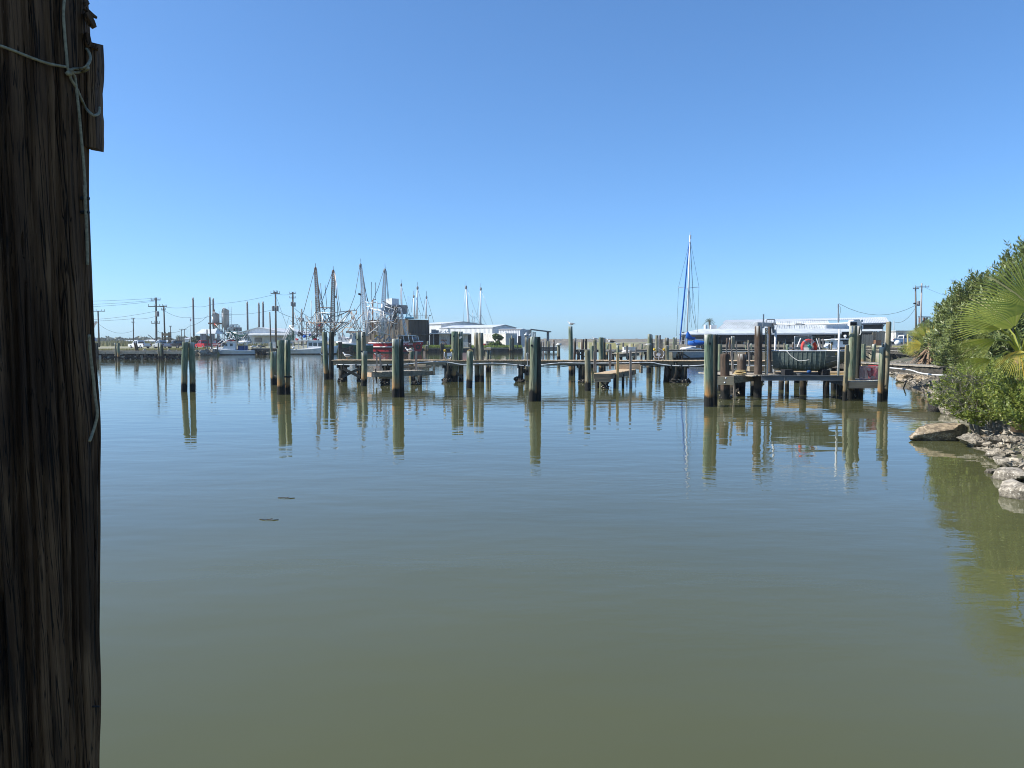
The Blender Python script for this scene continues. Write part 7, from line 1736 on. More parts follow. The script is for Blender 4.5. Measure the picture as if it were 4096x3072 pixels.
mb=MB(); mb.bx(XX(2863,133),XX(2873,133),133.2,133.4,1.4,ZZ(1337,133)); mb.bx(XX(2740,133),XX(2748,133),133.2,133.4,1.4,ZZ(1343,133)); mb.build('white_door',MT['white'],bhs)
mb=MB()
for i in range(12): x=lerp(XX(2781,133.4),XX(2814,133.4),i/11); mb.bar((x,133.5,ZZ(1361,133.5)),(x,133.5,ZZ(1341,133.5)),.03)
for i in range(7): z=lerp(ZZ(1361,133.5),ZZ(1341,133.5),i/6); mb.bar((XX(2781,133.4),133.5,z),(XX(2814,133.4),133.5,z),.03)
mb.build('window_mesh',MT['grey'],bhs)
for (px,y,w,h,mt_) in ((2995,1376,.5,.35,'grey'),(3062,1370,.7,.6,'grey'),(3098,1366,.5,.8,'beam'),(3132,1371,.6,.5,'grey'),(3205,1352,.6,.5,'rope'),(3260,1346,1.4,.25,'plank_grey'),(3300,1347,2.0,.2,'plank_grey'),(2975,1372,.3,.2,'white'),(3018,1374,.3,.2,'white')):
    mb=MB(); mb.box(at(px,y,134.2),(w,.4,h)); mb.build('stored_gear',MT[mt_],bhs)
mb=MB(); mb.tube([at(3353,1295,139),at(3353,1216,139)],.11,7); mb.tube(smooth_path([at(3354,1222,139),at(3361,1228,139),at(3362,1245,139),at(3358,1262,139),at(3357,1285,139)]),.03,4); mb.build('service_mast',MT['grey'],bhs)
mb=MB(); mb.cyl((XX(2821,143),143),.35,3.8,ZZ(1299,143),10); mb.build('roof_vent',MT['white'],bhs); mb=MB(); mb.box(at(2853,1308,146),(1.1,1,.7)); mb.build('roof_cabinet',MT['white'],bhs)
# grey paling fence and plank shed
pfn=thing('paling_fence','weathered grey paling fence of upright slats under the high roof','fence',(XX(3460,121),121,1.5))
for i in range(17):
    px=3436+i*3.3; x=XX(px,121); mb=MB(); mb.bx(x-.045,x+.045,121,121.04,1.5,ZZ(1338+R.uniform(-1,2),121)); mb.build('slat',MT['plank_grey'],pfn)
mb=MB(); mb.bar(at(3434,1345,121.1),at(3490,1345,121.1),.05,.12); mb.bar(at(3434,1368,121.1),at(3490,1368,121.1),.05,.12); mb.build('rail',MT['beam'],pfn)
psd=thing('plank_shed','small shed of grey vertical planks with rusty tub under the high roof','shed',(XX(3515,121.5),121.5,1.5))
for i in range(11):
    px=3491+i*4.4; x=XX(px,121.5); mb=MB(); mb.bx(x-.09,x+.085,121.5+R.uniform(0,.05),121.6,1.45,ZZ(1325+R.uniform(-1,2),121.5)); mb.build('plank',MT['beam' if i<3 else 'plank_grey'],psd)
mb=MB(); mb.bar(at(3444,1327,121.3),at(3492,1327,121.3),.1,.2); mb.build('lintel',MT['plank_grey'],psd)
mb=MB(); mb.bx(XX(3444,123),XX(3492,123),123,123.2,1.5,ZZ(1330,123)); mb.build('back_wall',MT['beam_dark'],psd)
mb=MB(); mb.bx(XX(3498,120.6),XX(3518,120.6),120.2,121,1.5,ZZ(1360,121)); solo('tub',mb,MT['rust'],'rusty red tub standing before the grey plank shed','tub',at(3508,1370,120.6))
# white cabin boat behind the skiff
cb2=thing('cabin_boat','white cabin boat with dark windows seen behind the green skiff','boat',(XX(3350,106),106,0))
f,hb_,sh_=bhull(cb2,(XX(3322,106),105.0),(XX(3400,107),107.5),2.5,.95,1.3,(bott,MT['hullwhite'],MT['white']))
mb=MB(); x0_,x1_=XX(3312,106),XX(3340,106); mb.prism([(x0_,105.4,1.0),(x1_,105.4,1.0),(x1_-.05,105.4,ZZ(1360,106)),(x0_+.12,105.4,ZZ(1361,106))],(0,1.9,0)); cbo=mb.build('cabin',MT['white'],cb2)
mb=MB(); mb.prism([at(3309,1361,105.2),at(3342,1358,105.2),at(3342,1356,105.2),at(3309,1359,105.2)],(0,2.2,0)); mb.build('cabin_roof',MT['white'],cb2)
for (a_,b_) in ((3315,3321),(3324,3333)):
    mb=MB(); mb.add([at(a_,1366,105.35),at(b_,1366,105.35),at(b_,1379 if b_>3330 else 1372,105.35),at(a_,1379 if b_>3330 else 1372,105.35)],[(0,1,2,3)]); mb.build('window',MT['darkglass'],cbo)
mb=MB(); mb.prism([at(3345,1388,105.4),at(3396,1388,105.4),at(3396,1366,105.4),at(3350,1364,105.4)],(0,2,0)); fo=mb.build('fore_cabin',MT['white'],cb2)
mb=MB(); mb.prism([at(3350,1359,105.1),at(3398,1358,105.1),at(3398,1354,105.1),at(3352,1355,105.1)],(0,2.4,0)); mb.build('hard_top',MT['white'],cb2)
mb=MB(); mb.add([at(3372,1378,105.38),at(3394,1378,105.38),at(3394,1364,105.38),at(3372,1364,105.38)],[(0,1,2,3)]); mb.build('window',MT['darkglass'],fo)
mb=MB(); mb.sphere(at(3381,1344,106),.22,10,7,(1,1,.8)); mb.tube([at(3381,1356,106),at(3381,1347,106)],.07,6); mb.build('radar_dome',MT['white'],cb2,True)
mb=MB(); mb.sphere(at(3304,1388,104.5),.45,8,6,(1.2,1,.7),.6,3); solo('net_bundle',mb,MT['hullwhite'],'pale blue bundle of netting left of the white cabin boat','bundle',at(3304,1388,104.5))
for (px,yt,yb,w,lb,mt_) in ((3292,1355,1392,5,'brown stake behind the bow of the green skiff','stake'),(3317,1376,1410,5,'dark stake in front of the white cabin boat','pole'),(3326,1375,1410,5,'tan stake in front of the white cabin boat','stake_new'),(3281,1352,1390,5,'grey leaning stake right of the lifebuoy','stake')):
    stake(px,yt,yb,w,lb,98,mt_,pxt=px-(5 if px==3281 else 0),group='stakes on the far docks')
for (px,yt,yb,lb) in ((3564,1364,1392,'short dark stake on the far walkway right of the tallest tan piling'),(3502,1373,1392,'crooked pale stake on the far walkway right of the rusty-footed piling'),(3616,1353,1378,'grey post before the white pickup, left of the yellow one')):
    stake(px,yt,yb,4,lb,112 if px!=3502 else 96,group='stakes on the far docks')
mb=MB(); a=at(3632,1381,118); a.z=1.4; mb.bar(a,at(3631,1340,118),.19,.19); mb.loft([[at(3631,1340,118)+V(x,y,0) for x,y in ((-.09,-.09),(.09,-.09),(.09,.09),(-.09,.09))],[at(3631,1336,118)+V(x,y,0) for x,y in ((-.02,-.02),(.02,-.02),(.02,.02),(-.02,.02))]],closed=True); solo('bollard',mb,M('pale_yellow_paint',(0.70,0.58,0.25),(0.55,0.45,0.2)),'pale yellow post standing before the white pickup','post',a)
mb=MB(); mb.sphere(at(3590,1371,109),.40,16,10); solo('buoy',mb,MT['white'],'round white buoy on the far dock before the white pickup','buoy',at(3590,1371,109),smooth=True)
vehicle('white pickup truck at the right before the pale shed','pickup truck','pickup',pw,3553,3673,160,1,8,1.62,group='vehicles parked on the right')
vehicle('dark car half hidden behind the white pickup at the right','car','sedan',pd,3585,3650,166,1,8,1.62,group='vehicles parked on the right')
ws=thing('white_shed','pale flat-roofed shed with two grey doors behind the white pickup','shed',(XX(3615,185),185,1.6))
mb=MB(); mb.bx(XX(3581,185),XX(3662,185),185,191,1.6,ZZ(1326,185)); mb.build('wall',MT['white_dirty'],ws)
mb=MB(); mb.bx(XX(3576,185),XX(3668,185),184.5,191.5,ZZ(1326,185)+.02,ZZ(1322,185)); mb.build('roof',MT['whiteroof'],ws)
for a_ in (3593,3632):
    mb=MB(); mb.bx(XX(a_,185),XX(a_+18,185),184.93,184.98,1.6,ZZ(1333,185)); mb.build('door',MT['grey'],ws)
gR='utility poles at the right'
upole('dark utility pole with lamp, left of the two at the right',3666,1148,1340,150,.2,((7,.6),),((4,66),),lean=-4,group=gR,zb=1.5)
upole('pale taller utility pole with wide crossarm, right of the two at the right',3682,1133,1340,152,.2,((15,1.4),),(),mat='polewhite',lean=5,group=gR,zb=1.5)
upole('thin service pole with wires between the boathouse and the white shed',3576,1283,1372,140,.07,(),(),mat='polewhite',group=gR,zb=1.5)
mb=MB(); mb.box(at(3659,1214,149.5),(.45,.3,.3)); mb.tube([at(3659,1214,149.8),at(3666,1218,150)],.04,5); solo('flood_lamp',mb,MT['black'],'black flood lamp on the dark utility pole at the right','lamp',at(3659,1214,149.5))
wirez('long sagging wire from the boathouse mast to the right utility pole',[(3355,1214,139),(3661,1222,150)],140,2.0,.035)
wirez('wire from the thin service pole to the right utility pole',[(3577,1288,140),(3664,1228,150)],140,1.1,.03)
wirez('faint wire leaving the pale utility pole to the right',[(3700,1150,152),(3900,1205,200)],152,.6,.02)
ss_=thing('substation_frame','grey frame with dark switch boxes behind the right utility poles','substation',(XX(3690,158),158,1.6))
mb=MB()
for px in (3676,3692,3708,3720): mb.tube([at(px,1340,158),at(px,1266,158)],.1,5)
mb.bar(at(3672,1267,158),at(3722,1268,158),.2,.2); mb.bar(at(3674,1292,158),at(3722,1292,158),.15,.2); mb.build('frame',MT['steel'],ss_)
for px in (3679,3696,3706):
    mb=MB(); mb.box(at(px,1280,157.7),(.3,.4,1.0)); mb.build('switch_box',MT['rust'] if px!=3706 else MT['grey'],ss_)
palm('small palm rising behind the left end of the boathouse roof',2836,1272,1302,62,150,1.6)
# ================================================================ SAILBOAT
sb=thing('sailboat','white sailboat with tall mast, blue furled jib and blue sail cover','sailboat',(XX(2760,100),100,0))
f,hb_,sh_=bhull(sb,(XX(2690,99),98.6),(XX(2850,104),106.0),2.9,.95,1.25,(bott,MT['hullwhite'],MT['white']),draft=.6)
mb=MB(); secs=[]
for s_,w,z in ((.80,.25,1.2),(.70,.62,1.45),(.55,.8,1.55),(.40,.85,1.55),(.36,.85,1.3)): secs.append([f(s_,w,1.0),f(s_,w*.9,z),f(s_,0,z+.07),f(s_,-w*.9,z),f(s_,-w,1.0)])
mb.loft(secs); cbn=mb.build('cabin_trunk',MT['white'],sb)
mb=MB()
for i in range(4): mb.tube([f(.66-.05*i,.74+.01*i,1.32)-V(0,0,0),f(.66-.05*i,.74+.01*i,1.32)+V(0,-.03,.0)],.09,8)
mb.build('porthole',MT['darkglass'],cbn)
mk=at(2747,1386,99.6); mt_=at(2760,940,99.6)
mb=MB(); mb.tube([mk,mk.lerp(mt_,.6),mt_],[.105,.10,.075],8); mb.build('mast',MT['white'],sb,True)
mb=MB(); mb.tube([mt_,mt_+V(.02,0,.35)],.03,5); mb.box(mt_+V(.05,0,-.25),(.22,.12,.5)); mb.tube([mt_+V(.02,0,.35),mt_+V(.2,0,.4)],.015,4); mb.build('masthead',MT['alu'],sb)
mb=MB(); s1=at(2714,1149,99.4); s2=at(2796,1148,99.8); m0=at(2753.5,1152,99.6); mb.tube([s1,m0,s2],.035,5); mb.build('spreader',MT['white'],sb)
for (nm,pts) in (('shroud',[(2758,968),(2714,1149),(2706,1345)]),('shroud',[(2762,968),(2796,1148),(2790,1330)]),('backstay',[(2761,958),(2772,1160),(2785,1310)]),('stay',[(2753,1155),(2737,1290),(2733,1380)]),('stay',[(2755,1155),(2768,1240),(2781,1300)]),('halyard',[(2758,970),(2758,1290)]),('topping_lift',[(2760,965),(2770,1150),(2772,1260),(2784,1318)]),('halyard',[(2758,1160),(2766,1310)])):
    mb=MB(); mb.tube([at(x,y,99.6) for x,y in pts],.02,4); mb.build(nm,MT['cable'],sb)
mb=MB(); jl=[(2720,1378,.06),(2722,1340,.095),(2730,1260,.10),(2740,1150,.095),(2749,1050,.08),(2757,967,.045)]; mb.tube([at(x,y,99.2) for x,y,r in jl],[r for x,y,r in jl],8); mb.build('furled_jib',MT['blue'],sb,True)
mb=MB(); secs=[]
for (px,yt,yb,w) in ((2744,1336,1354,.14),(2749,1323,1357,.22),(2754,1328,1358,.24),(2762,1340,1358,.24),(2770,1349,1359,.2),(2781,1347,1357,.12)):
    a=at(px,yt,99.6); b=at(px,yb,99.6); c=(a+b)/2; h=(a.z-b.z)/2; secs.append([c+V(0,w*math.sin(t)*(1+.15*noise.noise((px,t*2,0))),h*math.cos(t)) for t in [2*math.pi*i/10 for i in range(10)]])
mb.loft(secs,closed=True); mb.build('sail_cover',MT['blue'],sb,True)
mb=MB(); secs=[]
for (px,yt,yb,w) in ((2751,1370,1376,.2),(2754,1362,1379,.6),(2765,1364,1382,.8),(2780,1360,1384,.9),(2800,1362,1382,.8),(2814,1364,1376,.5),(2822,1367,1373,.2)):
    a=at(px,yt,101); b=at(px,yb,101); c=(a+b)/2; h=(a.z-b.z)/2; secs.append([c+V(0,w*math.sin(t),h*math.cos(t)*(1+.3*noise.noise((px*.3,t*1.5,0)))) for t in [2*math.pi*i/10 for i in range(10)]])
mb.loft(secs,closed=True); mb.build('cockpit_tarp',MT['blue'],sb,True)
mb=MB(); mb.tube([at(2752,1357,99.6),at(2812,1358,103)],.06,6); mb.build('boom',MT['alu'],sb)
mb=MB(); mb.tube([at(2716,1392,98.6),at(2716,1372,98.6),at(2724,1370,98.9),at(2724,1390,98.9)],.02,4); mb.build('pulpit_rail',MT['steel'],sb)
mb=MB(); mb.tube(sag(at(2718,1420,98.2),at(2745,1402,96),.1,6),.03,5); solo('mooring_rope',mb,MT['ropewhite'],'mooring rope from the sailboat bow to the far walkway','rope',at(2718,1420,98.2))
mb=MB()
for k in range(16):
    px=2786+k*2.1; h=R.uniform(8,22); mb.bar(at(px,1392,100.5+R.uniform(-.5,1)),at(px+R.uniform(-2,2),1392-h,100.5),.10,.06)
solo('stake_bundle',mb,MT['stake'],'bundle of short wooden stakes standing right of the sailboat cockpit','stakes',at(2800,1392,100.5))
# ================================================================ RIGHT BANK: ROCKS AND PLANTS
def rockmat(name,c1,c2,sc):
    m=M(name,c1,c2,sc=sc,rough=.95,bump=1.0,bdist=.06,detail=9,lo=.38,hi=.62)
    nt=m.node_tree; b=nt.nodes['Principled BSDF']; src=b.inputs['Base Color'].links[0].from_socket
    co=nd(nt,'ShaderNodeTexCoord').outputs['Object']; pos=nd(nt,'ShaderNodeNewGeometry').outputs['Position']; sp=nd(nt,'ShaderNodeSeparateXYZ'); nt.links.new(pos,sp.inputs[0])
    f=noise_n(nt,co,(1,1,1),7,6,.7,(3,3,3)); g=noise_n(nt,co,(1,1,1),26,3,.6,(1,8,3)); h=noise_n(nt,co,(1,1,3),3,5,.6,(6,2,3))
    col=mixc(nt,ramp(nt,h,[(.50,0.0),(.60,.75)]),src,tuple(x*.45 for x in c2))
    col=mixc(nt,ramp(nt,g,[(.30,.8),(.40,0.0)]),col,tuple(x*.3 for x in c2))
    z=mth(nt,'ADD',sp.outputs['Z'],mth(nt,'MULTIPLY',mth(nt,'SUBTRACT',f,.5),.35))
    col=mixc(nt,ramp(nt,z,[(.0,.92),(.11,0.0)]),col,(.035,.030,.02))
    col=mixc(nt,mth(nt,'MULTIPLY',ramp(nt,z,[(.05,.0),(.09,1.0),(.16,1.0),(.24,0.0)]),ramp(nt,g,[(.56,0.0),(.62,.9)])),col,(.55,.50,.42))
    nt.links.new(col,b.inputs['Base Color']); return m
MT['rock_tan']=rockmat('tan_barnacled_rock',(0.42,0.335,0.225),(0.20,0.155,0.105),9)
MT['rock_grey']=rockmat('grey_rock',(0.46,0.405,0.32),(0.23,0.20,0.155),6)
MT['rock_pink']=rockmat('pinkish_rock',(0.42,0.32,0.24),(0.27,0.205,0.15),7)
def rock(label,pxl,pxr,yt,yb,mat,seed,dy=.5,group='rocks along the right bank',flat=1.0,rz=0,d=None,taper=0):
    b=G((pxl+pxr)/2,yb); Y=(d or b.y)+.15; w=(pxr-pxl)*Y/FPX; zt_=ZZ(yt,Y); zb_=min(-.05,ZZ(yb,Y)) if d is None else ZZ(yb,Y)
    x=XX((pxl+pxr)/2,Y,yb); h=max(.12,zt_-zb_)
    mb=MB(); n,m=44,26; vs=[]; cuts=[(V(noise.noise((seed*1.7+q_,1,0)),noise.noise((seed*2.3+q_,2,5)),noise.noise((seed*.9+q_,7,1))+.1).normalized(),.62+.12*noise.noise((seed+q_,3,3))) for q_ in range(7)]
    for i in range(m+1):
        t=math.pi*i/m-math.pi/2
        for j in range(n):
            a=2*math.pi*j/n; dv=V(math.cos(t)*math.cos(a),math.cos(t)*math.sin(a),math.sin(t))
            e=V(*[math.copysign(abs(c)**.72,c) for c in dv])
            k=1+.30*noise.noise(dv*1.3+V(seed*5.1,0,0))+.16*noise.noise(dv*2.6+V(seed*2,3,0))+.07*noise.noise(dv*7+V(seed,1,0))+.045*noise.noise(dv*15+V(seed,4,0))
            for cd,co_ in cuts:
                pr=dv.dot(cd)*k
                if pr>co_: k*=co_/pr
            q=V(e.x*w*.52*k,e.y*dy*k,e.z*h*.54*k*flat); tp=1-taper*(.5-.5*dv.x); q.y*=tp; q.z=q.z*tp-h*.28*(1-tp); q.rotate(Matrix.Rotation(rz,3,'Y')); vs.append(V(x,Y+dy*.7,(zt_+zb_)/2)+q)
    mb.add(vs,[(i*n+j,i*n+(j+1)%n,(i+1)*n+(j+1)%n,(i+1)*n+j) for i in range(m) for j in range(n)])
    o=solo('rock',mb,MT[mat],label,'rock',(x,Y,max(0,zb_)),group); autosmooth(o,35); return o
rock('large tan barnacled rock with a pointed left end beside the bright leafy bush',3684,3905,1678,1772,'rock_tan',1,.6,rz=rad(-5),taper=.5)
rock('yellowish flat rock at the foot of the leafy bush',3938,4052,1745,1792,'rock_tan',2,.35)
rock('pale pink boulder at the right edge under the bush',4055,4150,1672,1768,'rock_pink',3,.45)
rock('rounded brown rock wedged between the yellowish rock and the pink boulder',4005,4075,1722,1765,'rock_tan',4,.3)
rock('grey slab rock above the striped one at the right edge',3985,4098,1795,1845,'rock_grey',5,.3)
rock('white-striped rock at the right edge',4030,4140,1832,1885,'rock_grey',6,.35)
rock('small pale rock tucked left of the striped one',4012,4062,1835,1872,'rock_grey',7,.2)
rock('long grey rock with white shells below the striped one',4012,4150,1876,1934,'rock_grey',8,.35)
rock('lowest grey rock at the bottom of the right bank',4050,4180,1938,2010,'rock_grey',9,.35)
rock('small dark rock poking out of the water near the right bank',3955,3998,1876,1900,'rock_grey',10,.1)
for i,(a,b,c,d_,mt_,lb) in enumerate(((3612,3690,1494,1530,'rock_tan','broken slab overhanging the water below the near walkway end'),(3660,3700,1502,1532,'rock_tan','wedge of rubble right of the overhanging slab'),(3690,3775,1502,1540,'rock_tan','flat orange-tan slab in the rubble below the walkway'),(3730,3800,1500,1535,'rock_grey','grey rubble block at the back below the walkway'),(3775,3860,1515,1560,'rock_tan','dark-edged rubble block above the sloping bank'),(3740,3820,1570,1612,'rock_grey','pale flat block on the muddy bank'),(3790,3860,1560,1605,'rock_tan','brown block beside the muddy bank bushes'),(3810,3900,1615,1665,'rock_grey','pale sloping slab behind the bucket'),(3640,3690,1415,1440,'rock_grey','far grey rubble at the second walkway end'),(3665,3720,1425,1455,'rock_tan','far tan rubble at the brown palm skirt'),(3700,3760,1440,1470,'rock_grey','grey rubble below the brown palm skirt'))):
    rock(lb,a,b,c,d_,mt_,20+i,.6)
RK=[rockmesh(q) for q in (31,37,41)]
for m in RK: m.materials.append(MT['rock_grey'])
for i in range(34):
    k=R.uniform(0,9.99); i0=int(k)+1; p=Vector((*near_line[i0],0)).lerp(Vector((*near_line[i0+1],0)),k%1)
    if p.y>70 or p.y<10: continue
    s_=R.uniform(.15,.55); o=bpy.data.objects.new('rock',RK[i%3])
    COL.objects.link(o); o.location=(p.x+R.uniform(-.1,1.1),p.y+R.uniform(-.3,.3),R.uniform(0,.35)); o.scale=(s_*1.3,s_,s_*.8); o.rotation_euler=(R.uniform(-.4,.4),R.uniform(-.4,.4),R.uniform(0,6)); tag(o,'loose grey stone lying on the muddy edge of the right bank','rock','loose stones on the right bank')
mb=MB()
for k in range(2600):
    i0=R.randrange(1,10); t=R.random(); p=Vector((*near_line[i0],0)).lerp(Vector((*near_line[i0+1],0)),t); q=R.random()**1.5*1.6-.25; s_=R.uniform(.02,.075)*(1+p.y/60)
    z=-.75+1.9*(1-math.exp(-max(0,q+1.6)*.42))+.05; x=p.x+q
    e=[V(R.uniform(-1,1),R.uniform(-1,1),R.uniform(-.6,.9)).normalized()*s_ for _ in range(4)]; c=V(x,p.y+R.uniform(-.3,.3),z)
    mb.add([c+v for v in e],[(0,1,2),(0,2,3),(0,3,1),(1,3,2)])
solo('shell_rubble',mb,M('shell_rubble',(0.42,0.37,0.29),(0.17,0.145,0.11),sc=2,rough=.95,isl=.45),'broken shell and stone rubble strewn along the muddy edge of the right bank','rubble',(11,16,.3),kind='stuff')
mb=MB(); c=G(3740,1646); mb.lathe(c,[(.20,-.1),(.23,.1),(.235,.25),(.19,.31),(.12,.34)],14,.25,3); bk=solo('bucket',mb,MT['creosote'],'black crusted bucket standing in the water near the pale sloping slab','bucket',c,smooth=True)
mb=MB(); mb.box(c+V(.03,0,.38),(.42,.3,.03),.3,.1,-.15); mb.build('lid',MT['alu_dark'],bk).location=(0,0,0)
bk.children[0].data.transform(Matrix.Translation(-c))
mb=MB(); a=G(3612,1552); mb.tube([a+V(0,0,-.05),at(3625,1527,a.y-.3)],.035,5); solo('stick',mb,MT['pole'],'thin stick poking out of the water left of the rubble','stick',a)
MT['leaf_ole']=leafmat('oleander_leaf',(0.185,0.225,0.07),(0.075,0.105,0.035),(0.34,0.34,0.16),.25,.40)
MT['leaf_bush']=leafmat('marsh_bush_leaf',(0.20,0.245,0.045),(0.085,0.12,0.024),(0.36,0.36,0.10),.32,.42)
MT['frond']=leafmat('palm_frond',(0.37,0.40,0.08),(0.24,0.30,0.055),(0.52,0.46,0.19),.45,.38)
MT['frond_yel']=leafmat('yellow_palm_frond',(0.45,0.39,0.07),(0.26,0.27,0.06),(0.60,0.40,0.05),.35,.45)
MT['frond_dead']=M('dead_palm_frond',(0.30,0.20,0.12),(0.16,0.10,0.06),(4,4,1),4,.9,isl=.3)
MT['twig']=M('dead_twig',(0.36,0.31,0.25),(0.22,0.19,0.15),sc=8,rough=.9)
def shoots(mb, c, rr, n, ln, w, k, ll, up=.6, seed=0, gap=.35, shell=.45, zmin=.0):
    c=Vector(c)
    for _ in range(n):
        d=V(R.gauss(0,1),R.gauss(0,1),R.gauss(.25,1)).normalized()
        lump=1+.30*noise.noise(d*1.8+V(seed,0,0))+.16*noise.noise(d*4.5+V(seed,2,0))
        if noise.noise(d*3.5+V(seed*2,9,1))<-gap: continue
        t=1-shell*R.random()**1.6; p=c+V(d.x*rr[0],d.y*rr[1],d.z*rr[2])*lump*t
        if p.z<zmin: continue
        ax_=(d*.8+V(R.uniform(-.4,.4),R.uniform(-.4,.4),up)).normalized(); sd_=ax_.orthogonal().normalized()
        for i in range(k):
            q=p+ax_*ln*(i/k-.5); a=R.uniform(0,6.28); o=Matrix.Rotation(a,3,ax_)@sd_
            lv=(o*R.uniform(.6,1)+ax_*R.uniform(.35,.9)).normalized()*ll*R.uniform(.7,1.2); s_=lv.cross(ax_)
            if s_.length<1e-5: continue
            s_=s_.normalized()*w*R.uniform(.7,1.2)
            mb.add([q,q+lv*.45+s_,q+lv,q+lv*.45-s_],[(0,1,2,3)])
def shrub(name,label,cat,c,rr,n,ln,w,k,ll,mat,up=.6,gap=.35,stems=7,z0=.9,group=None,extra=()):
    rt=thing(name,label,cat,(c[0],c[1],z0),group)
    for i in range(stems):
        a=6.28*i/stems; mb=MB(); e=V(c[0]+rr[0]*.6*math.cos(a),c[1]+rr[1]*.6*math.sin(a),c[2]+rr[2]*R.uniform(.1,.6)); b=V(c[0]+.2*math.cos(a),c[1]+.2*math.sin(a),z0-.4)
        mb.tube([b,b.lerp(e,.5)+V(0,0,.15),e],[.045,.03,.012],5); mb.build('stem',MT['twig'],rt)
    mb=MB(); sd_=R.random()*40
    shoots(mb,c,rr,n,ln,w,k,ll,up,sd_,gap)
    for (cc,r2,n2) in extra: shoots(mb,cc,r2,n2,ln,w,k,ll,up,R.random()*40,gap)
    mb.build('foliage',MT[mat],rt); return rt
gO='oleander shrubs on the right bank'
def pc(px,py,d): return at(px,py,d)
for (px,d,yt,wpx,lb,n) in ((4120,23.5,1005,330,'tallest oleander at the right edge of the view',1900),(3935,28,1105,260,'oleander left of the tallest one, behind the big palm fans',1700),(3835,34,1195,190,'middle oleander sloping down behind the yellow palm frond',1300),(3800,57,1245,150,'oleander beside the small yellow palm',1000),(3712,68,1292,100,'farthest oleander near the right utility poles',700)):
    t=at(px,yt,d); h=t.z-.7; r=wpx*d/FPX/2
    shrub('oleander',lb,'shrub',(t.x,d,.7+h*.52),(r*1.05,r*.9,h*.50),n,.42,.016*(1+d/60),13,.15*(1+d/90),'leaf_ole',.75,.42,group=gO,extra=[((t.x+r*.5,d-.6,.7+h*.35),(r*.9,r*.7,h*.38),n//3)])
def fan(mb, hub, axis, nrm, Rr, spread=2.2, n=36, droop=.22, split=.34):
    """palmate frond: pleated blade that splits into free tips"""
    hub=Vector(hub); ax_=Vector(axis).normalized(); nm=Vector(nrm); nm=(nm-ax_*nm.dot(ax_)).normalized(); sd_=nm.cross(ax_)
    for i in range(n):
        a=spread*(i+.5)/n-spread/2; da=spread/n/2; L=Rr*(1-.22*abs(2*a/spread)**2)*R.uniform(.94,1.04)
        def q(r,ang,lift): 
            d=ax_*math.cos(ang)+sd_*math.sin(ang); return hub+d*r+nm*lift-V(0,0,droop*Rr*(r/Rr)**2.2)
        r1=L*split; pl=.0045*Rr
        rows=[(.04*Rr,1),(r1*.5,1),(r1,.88),(L*.72,.42),(L,.03)]
        vs=[]
        for (r,wf) in rows: vs+=[q(r,a-da*wf,-pl*(r/r1 if r<r1 else wf)),q(r,a,pl*(r/r1 if r<r1 else wf)),q(r,a+da*wf,-pl*(r/r1 if r<r1 else wf))]
        mb.add(vs,[(3*j,3*j+1,3*j+4,3*j+3) for j in range(4)]+[(3*j+1,3*j+2,3*j+5,3*j+4) for j in range(4)])
def fanpalm(label, base, crown_, fronds, group='fan palms on the right bank', mat='frond', trunk=.16, cat='palm'):
    rt=thing('fan_palm',label,cat,base,group)
    mb=MB(); mb.tube([Vector(base)-V(0,0,.4),Vector(base).lerp(Vector(crown_),.5)+V(.05,0,0),crown_],[trunk*1.2,trunk,trunk],9); mb.build('trunk',MT['frond_dead'],rt,True)
    for (hub,ax_,nm,Rr,sp,mt_) in fronds:
        mb=MB(); fan(mb,hub,ax_,nm,Rr,sp); o=mb.build('frond',MT[mt_],rt)
        mb=MB(); h=Vector(hub); c=Vector(crown_); mb.tube([c,c.lerp(h,.5)+V(0,0,.12),h],[.03,.022,.014],5); mb.build('petiole',MT['frond'],o)
    return rt
H1=at(4135,1240,14.6); H2=at(4003,1316,15.8); H3=at(3985,1356,15.6); H4=at(3965,1436,15.4); H5=at(4080,1400,14.8); C1=V(11.0,16.2,2.15)
fanpalm('large fan palm with broad bright green fans at the right edge',(11.1,16.3,.9),C1,[
    (H1,(-.74,-.15,.66),(-.66,-.55,.5),1.62,2.05,'frond'),(H2,(-.95,-.25,.24),(-.35,-.55,.75),1.13,1.0,'frond'),(H3,(-1,-.2,-.2),(-.35,-.55,.75),1.0,1.05,'frond'),
    (H4,(-.95,-.35,-.1),(-.35,-.6,.7),.85,1.0,'frond'),(H5,(-.4,-.7,-.35),(-.3,-.7,.6),.9,1.6,'frond_yel'),(V(11.6,15.6,2.9),(.6,-.3,.6),(-.3,-.8,.4),1.4,2.4,'frond'),(V(11.2,17.0,2.8),(-.3,.5,.7),(-.4,-.7,.4),1.3,2.4,'frond'),(V(10.7,16.0,2.75),(-.6,.2,.8),(-.6,-.7,.1),1.2,2.0,'frond')])
cb_=at(3722,1372,46)
fr=[]
for k in range(17):
    a=k*2.399; el=R.uniform(-.5,1.1); d=V(math.cos(a)*math.cos(el),math.sin(a)*math.cos(el)*.8-.2,math.sin(el)).normalized(); fr.append((cb_+d*R.uniform(.45,.9),d,V(R.uniform(-.3,.3),-.9,.5),R.uniform(.85,1.2),1.9,'frond_yel' if k%2 or el<0 else 'frond'))
fpb=fanpalm('small yellowing fan palm with a brown skirt of dead leaves',(cb_.x,cb_.y,.7),cb_,fr)
mb=MB()
for k in range(220):
    a=R.uniform(0,6.28); p=cb_+V(.15*math.cos(a),.15*math.sin(a),-.2-R.random()*.7); e=p+V(math.cos(a)*R.uniform(.4,1.1),math.sin(a)*R.uniform(.4,.9),-R.uniform(.3,.9)); s_=V(-math.sin(a),math.cos(a),0)*R.uniform(.02,.06)
    mb.add([p-s_*.4,p+s_*.4,e+s_,e-s_],[(0,1,2,3)])
mb.build('dead_skirt',MT['frond_dead'],fpb)
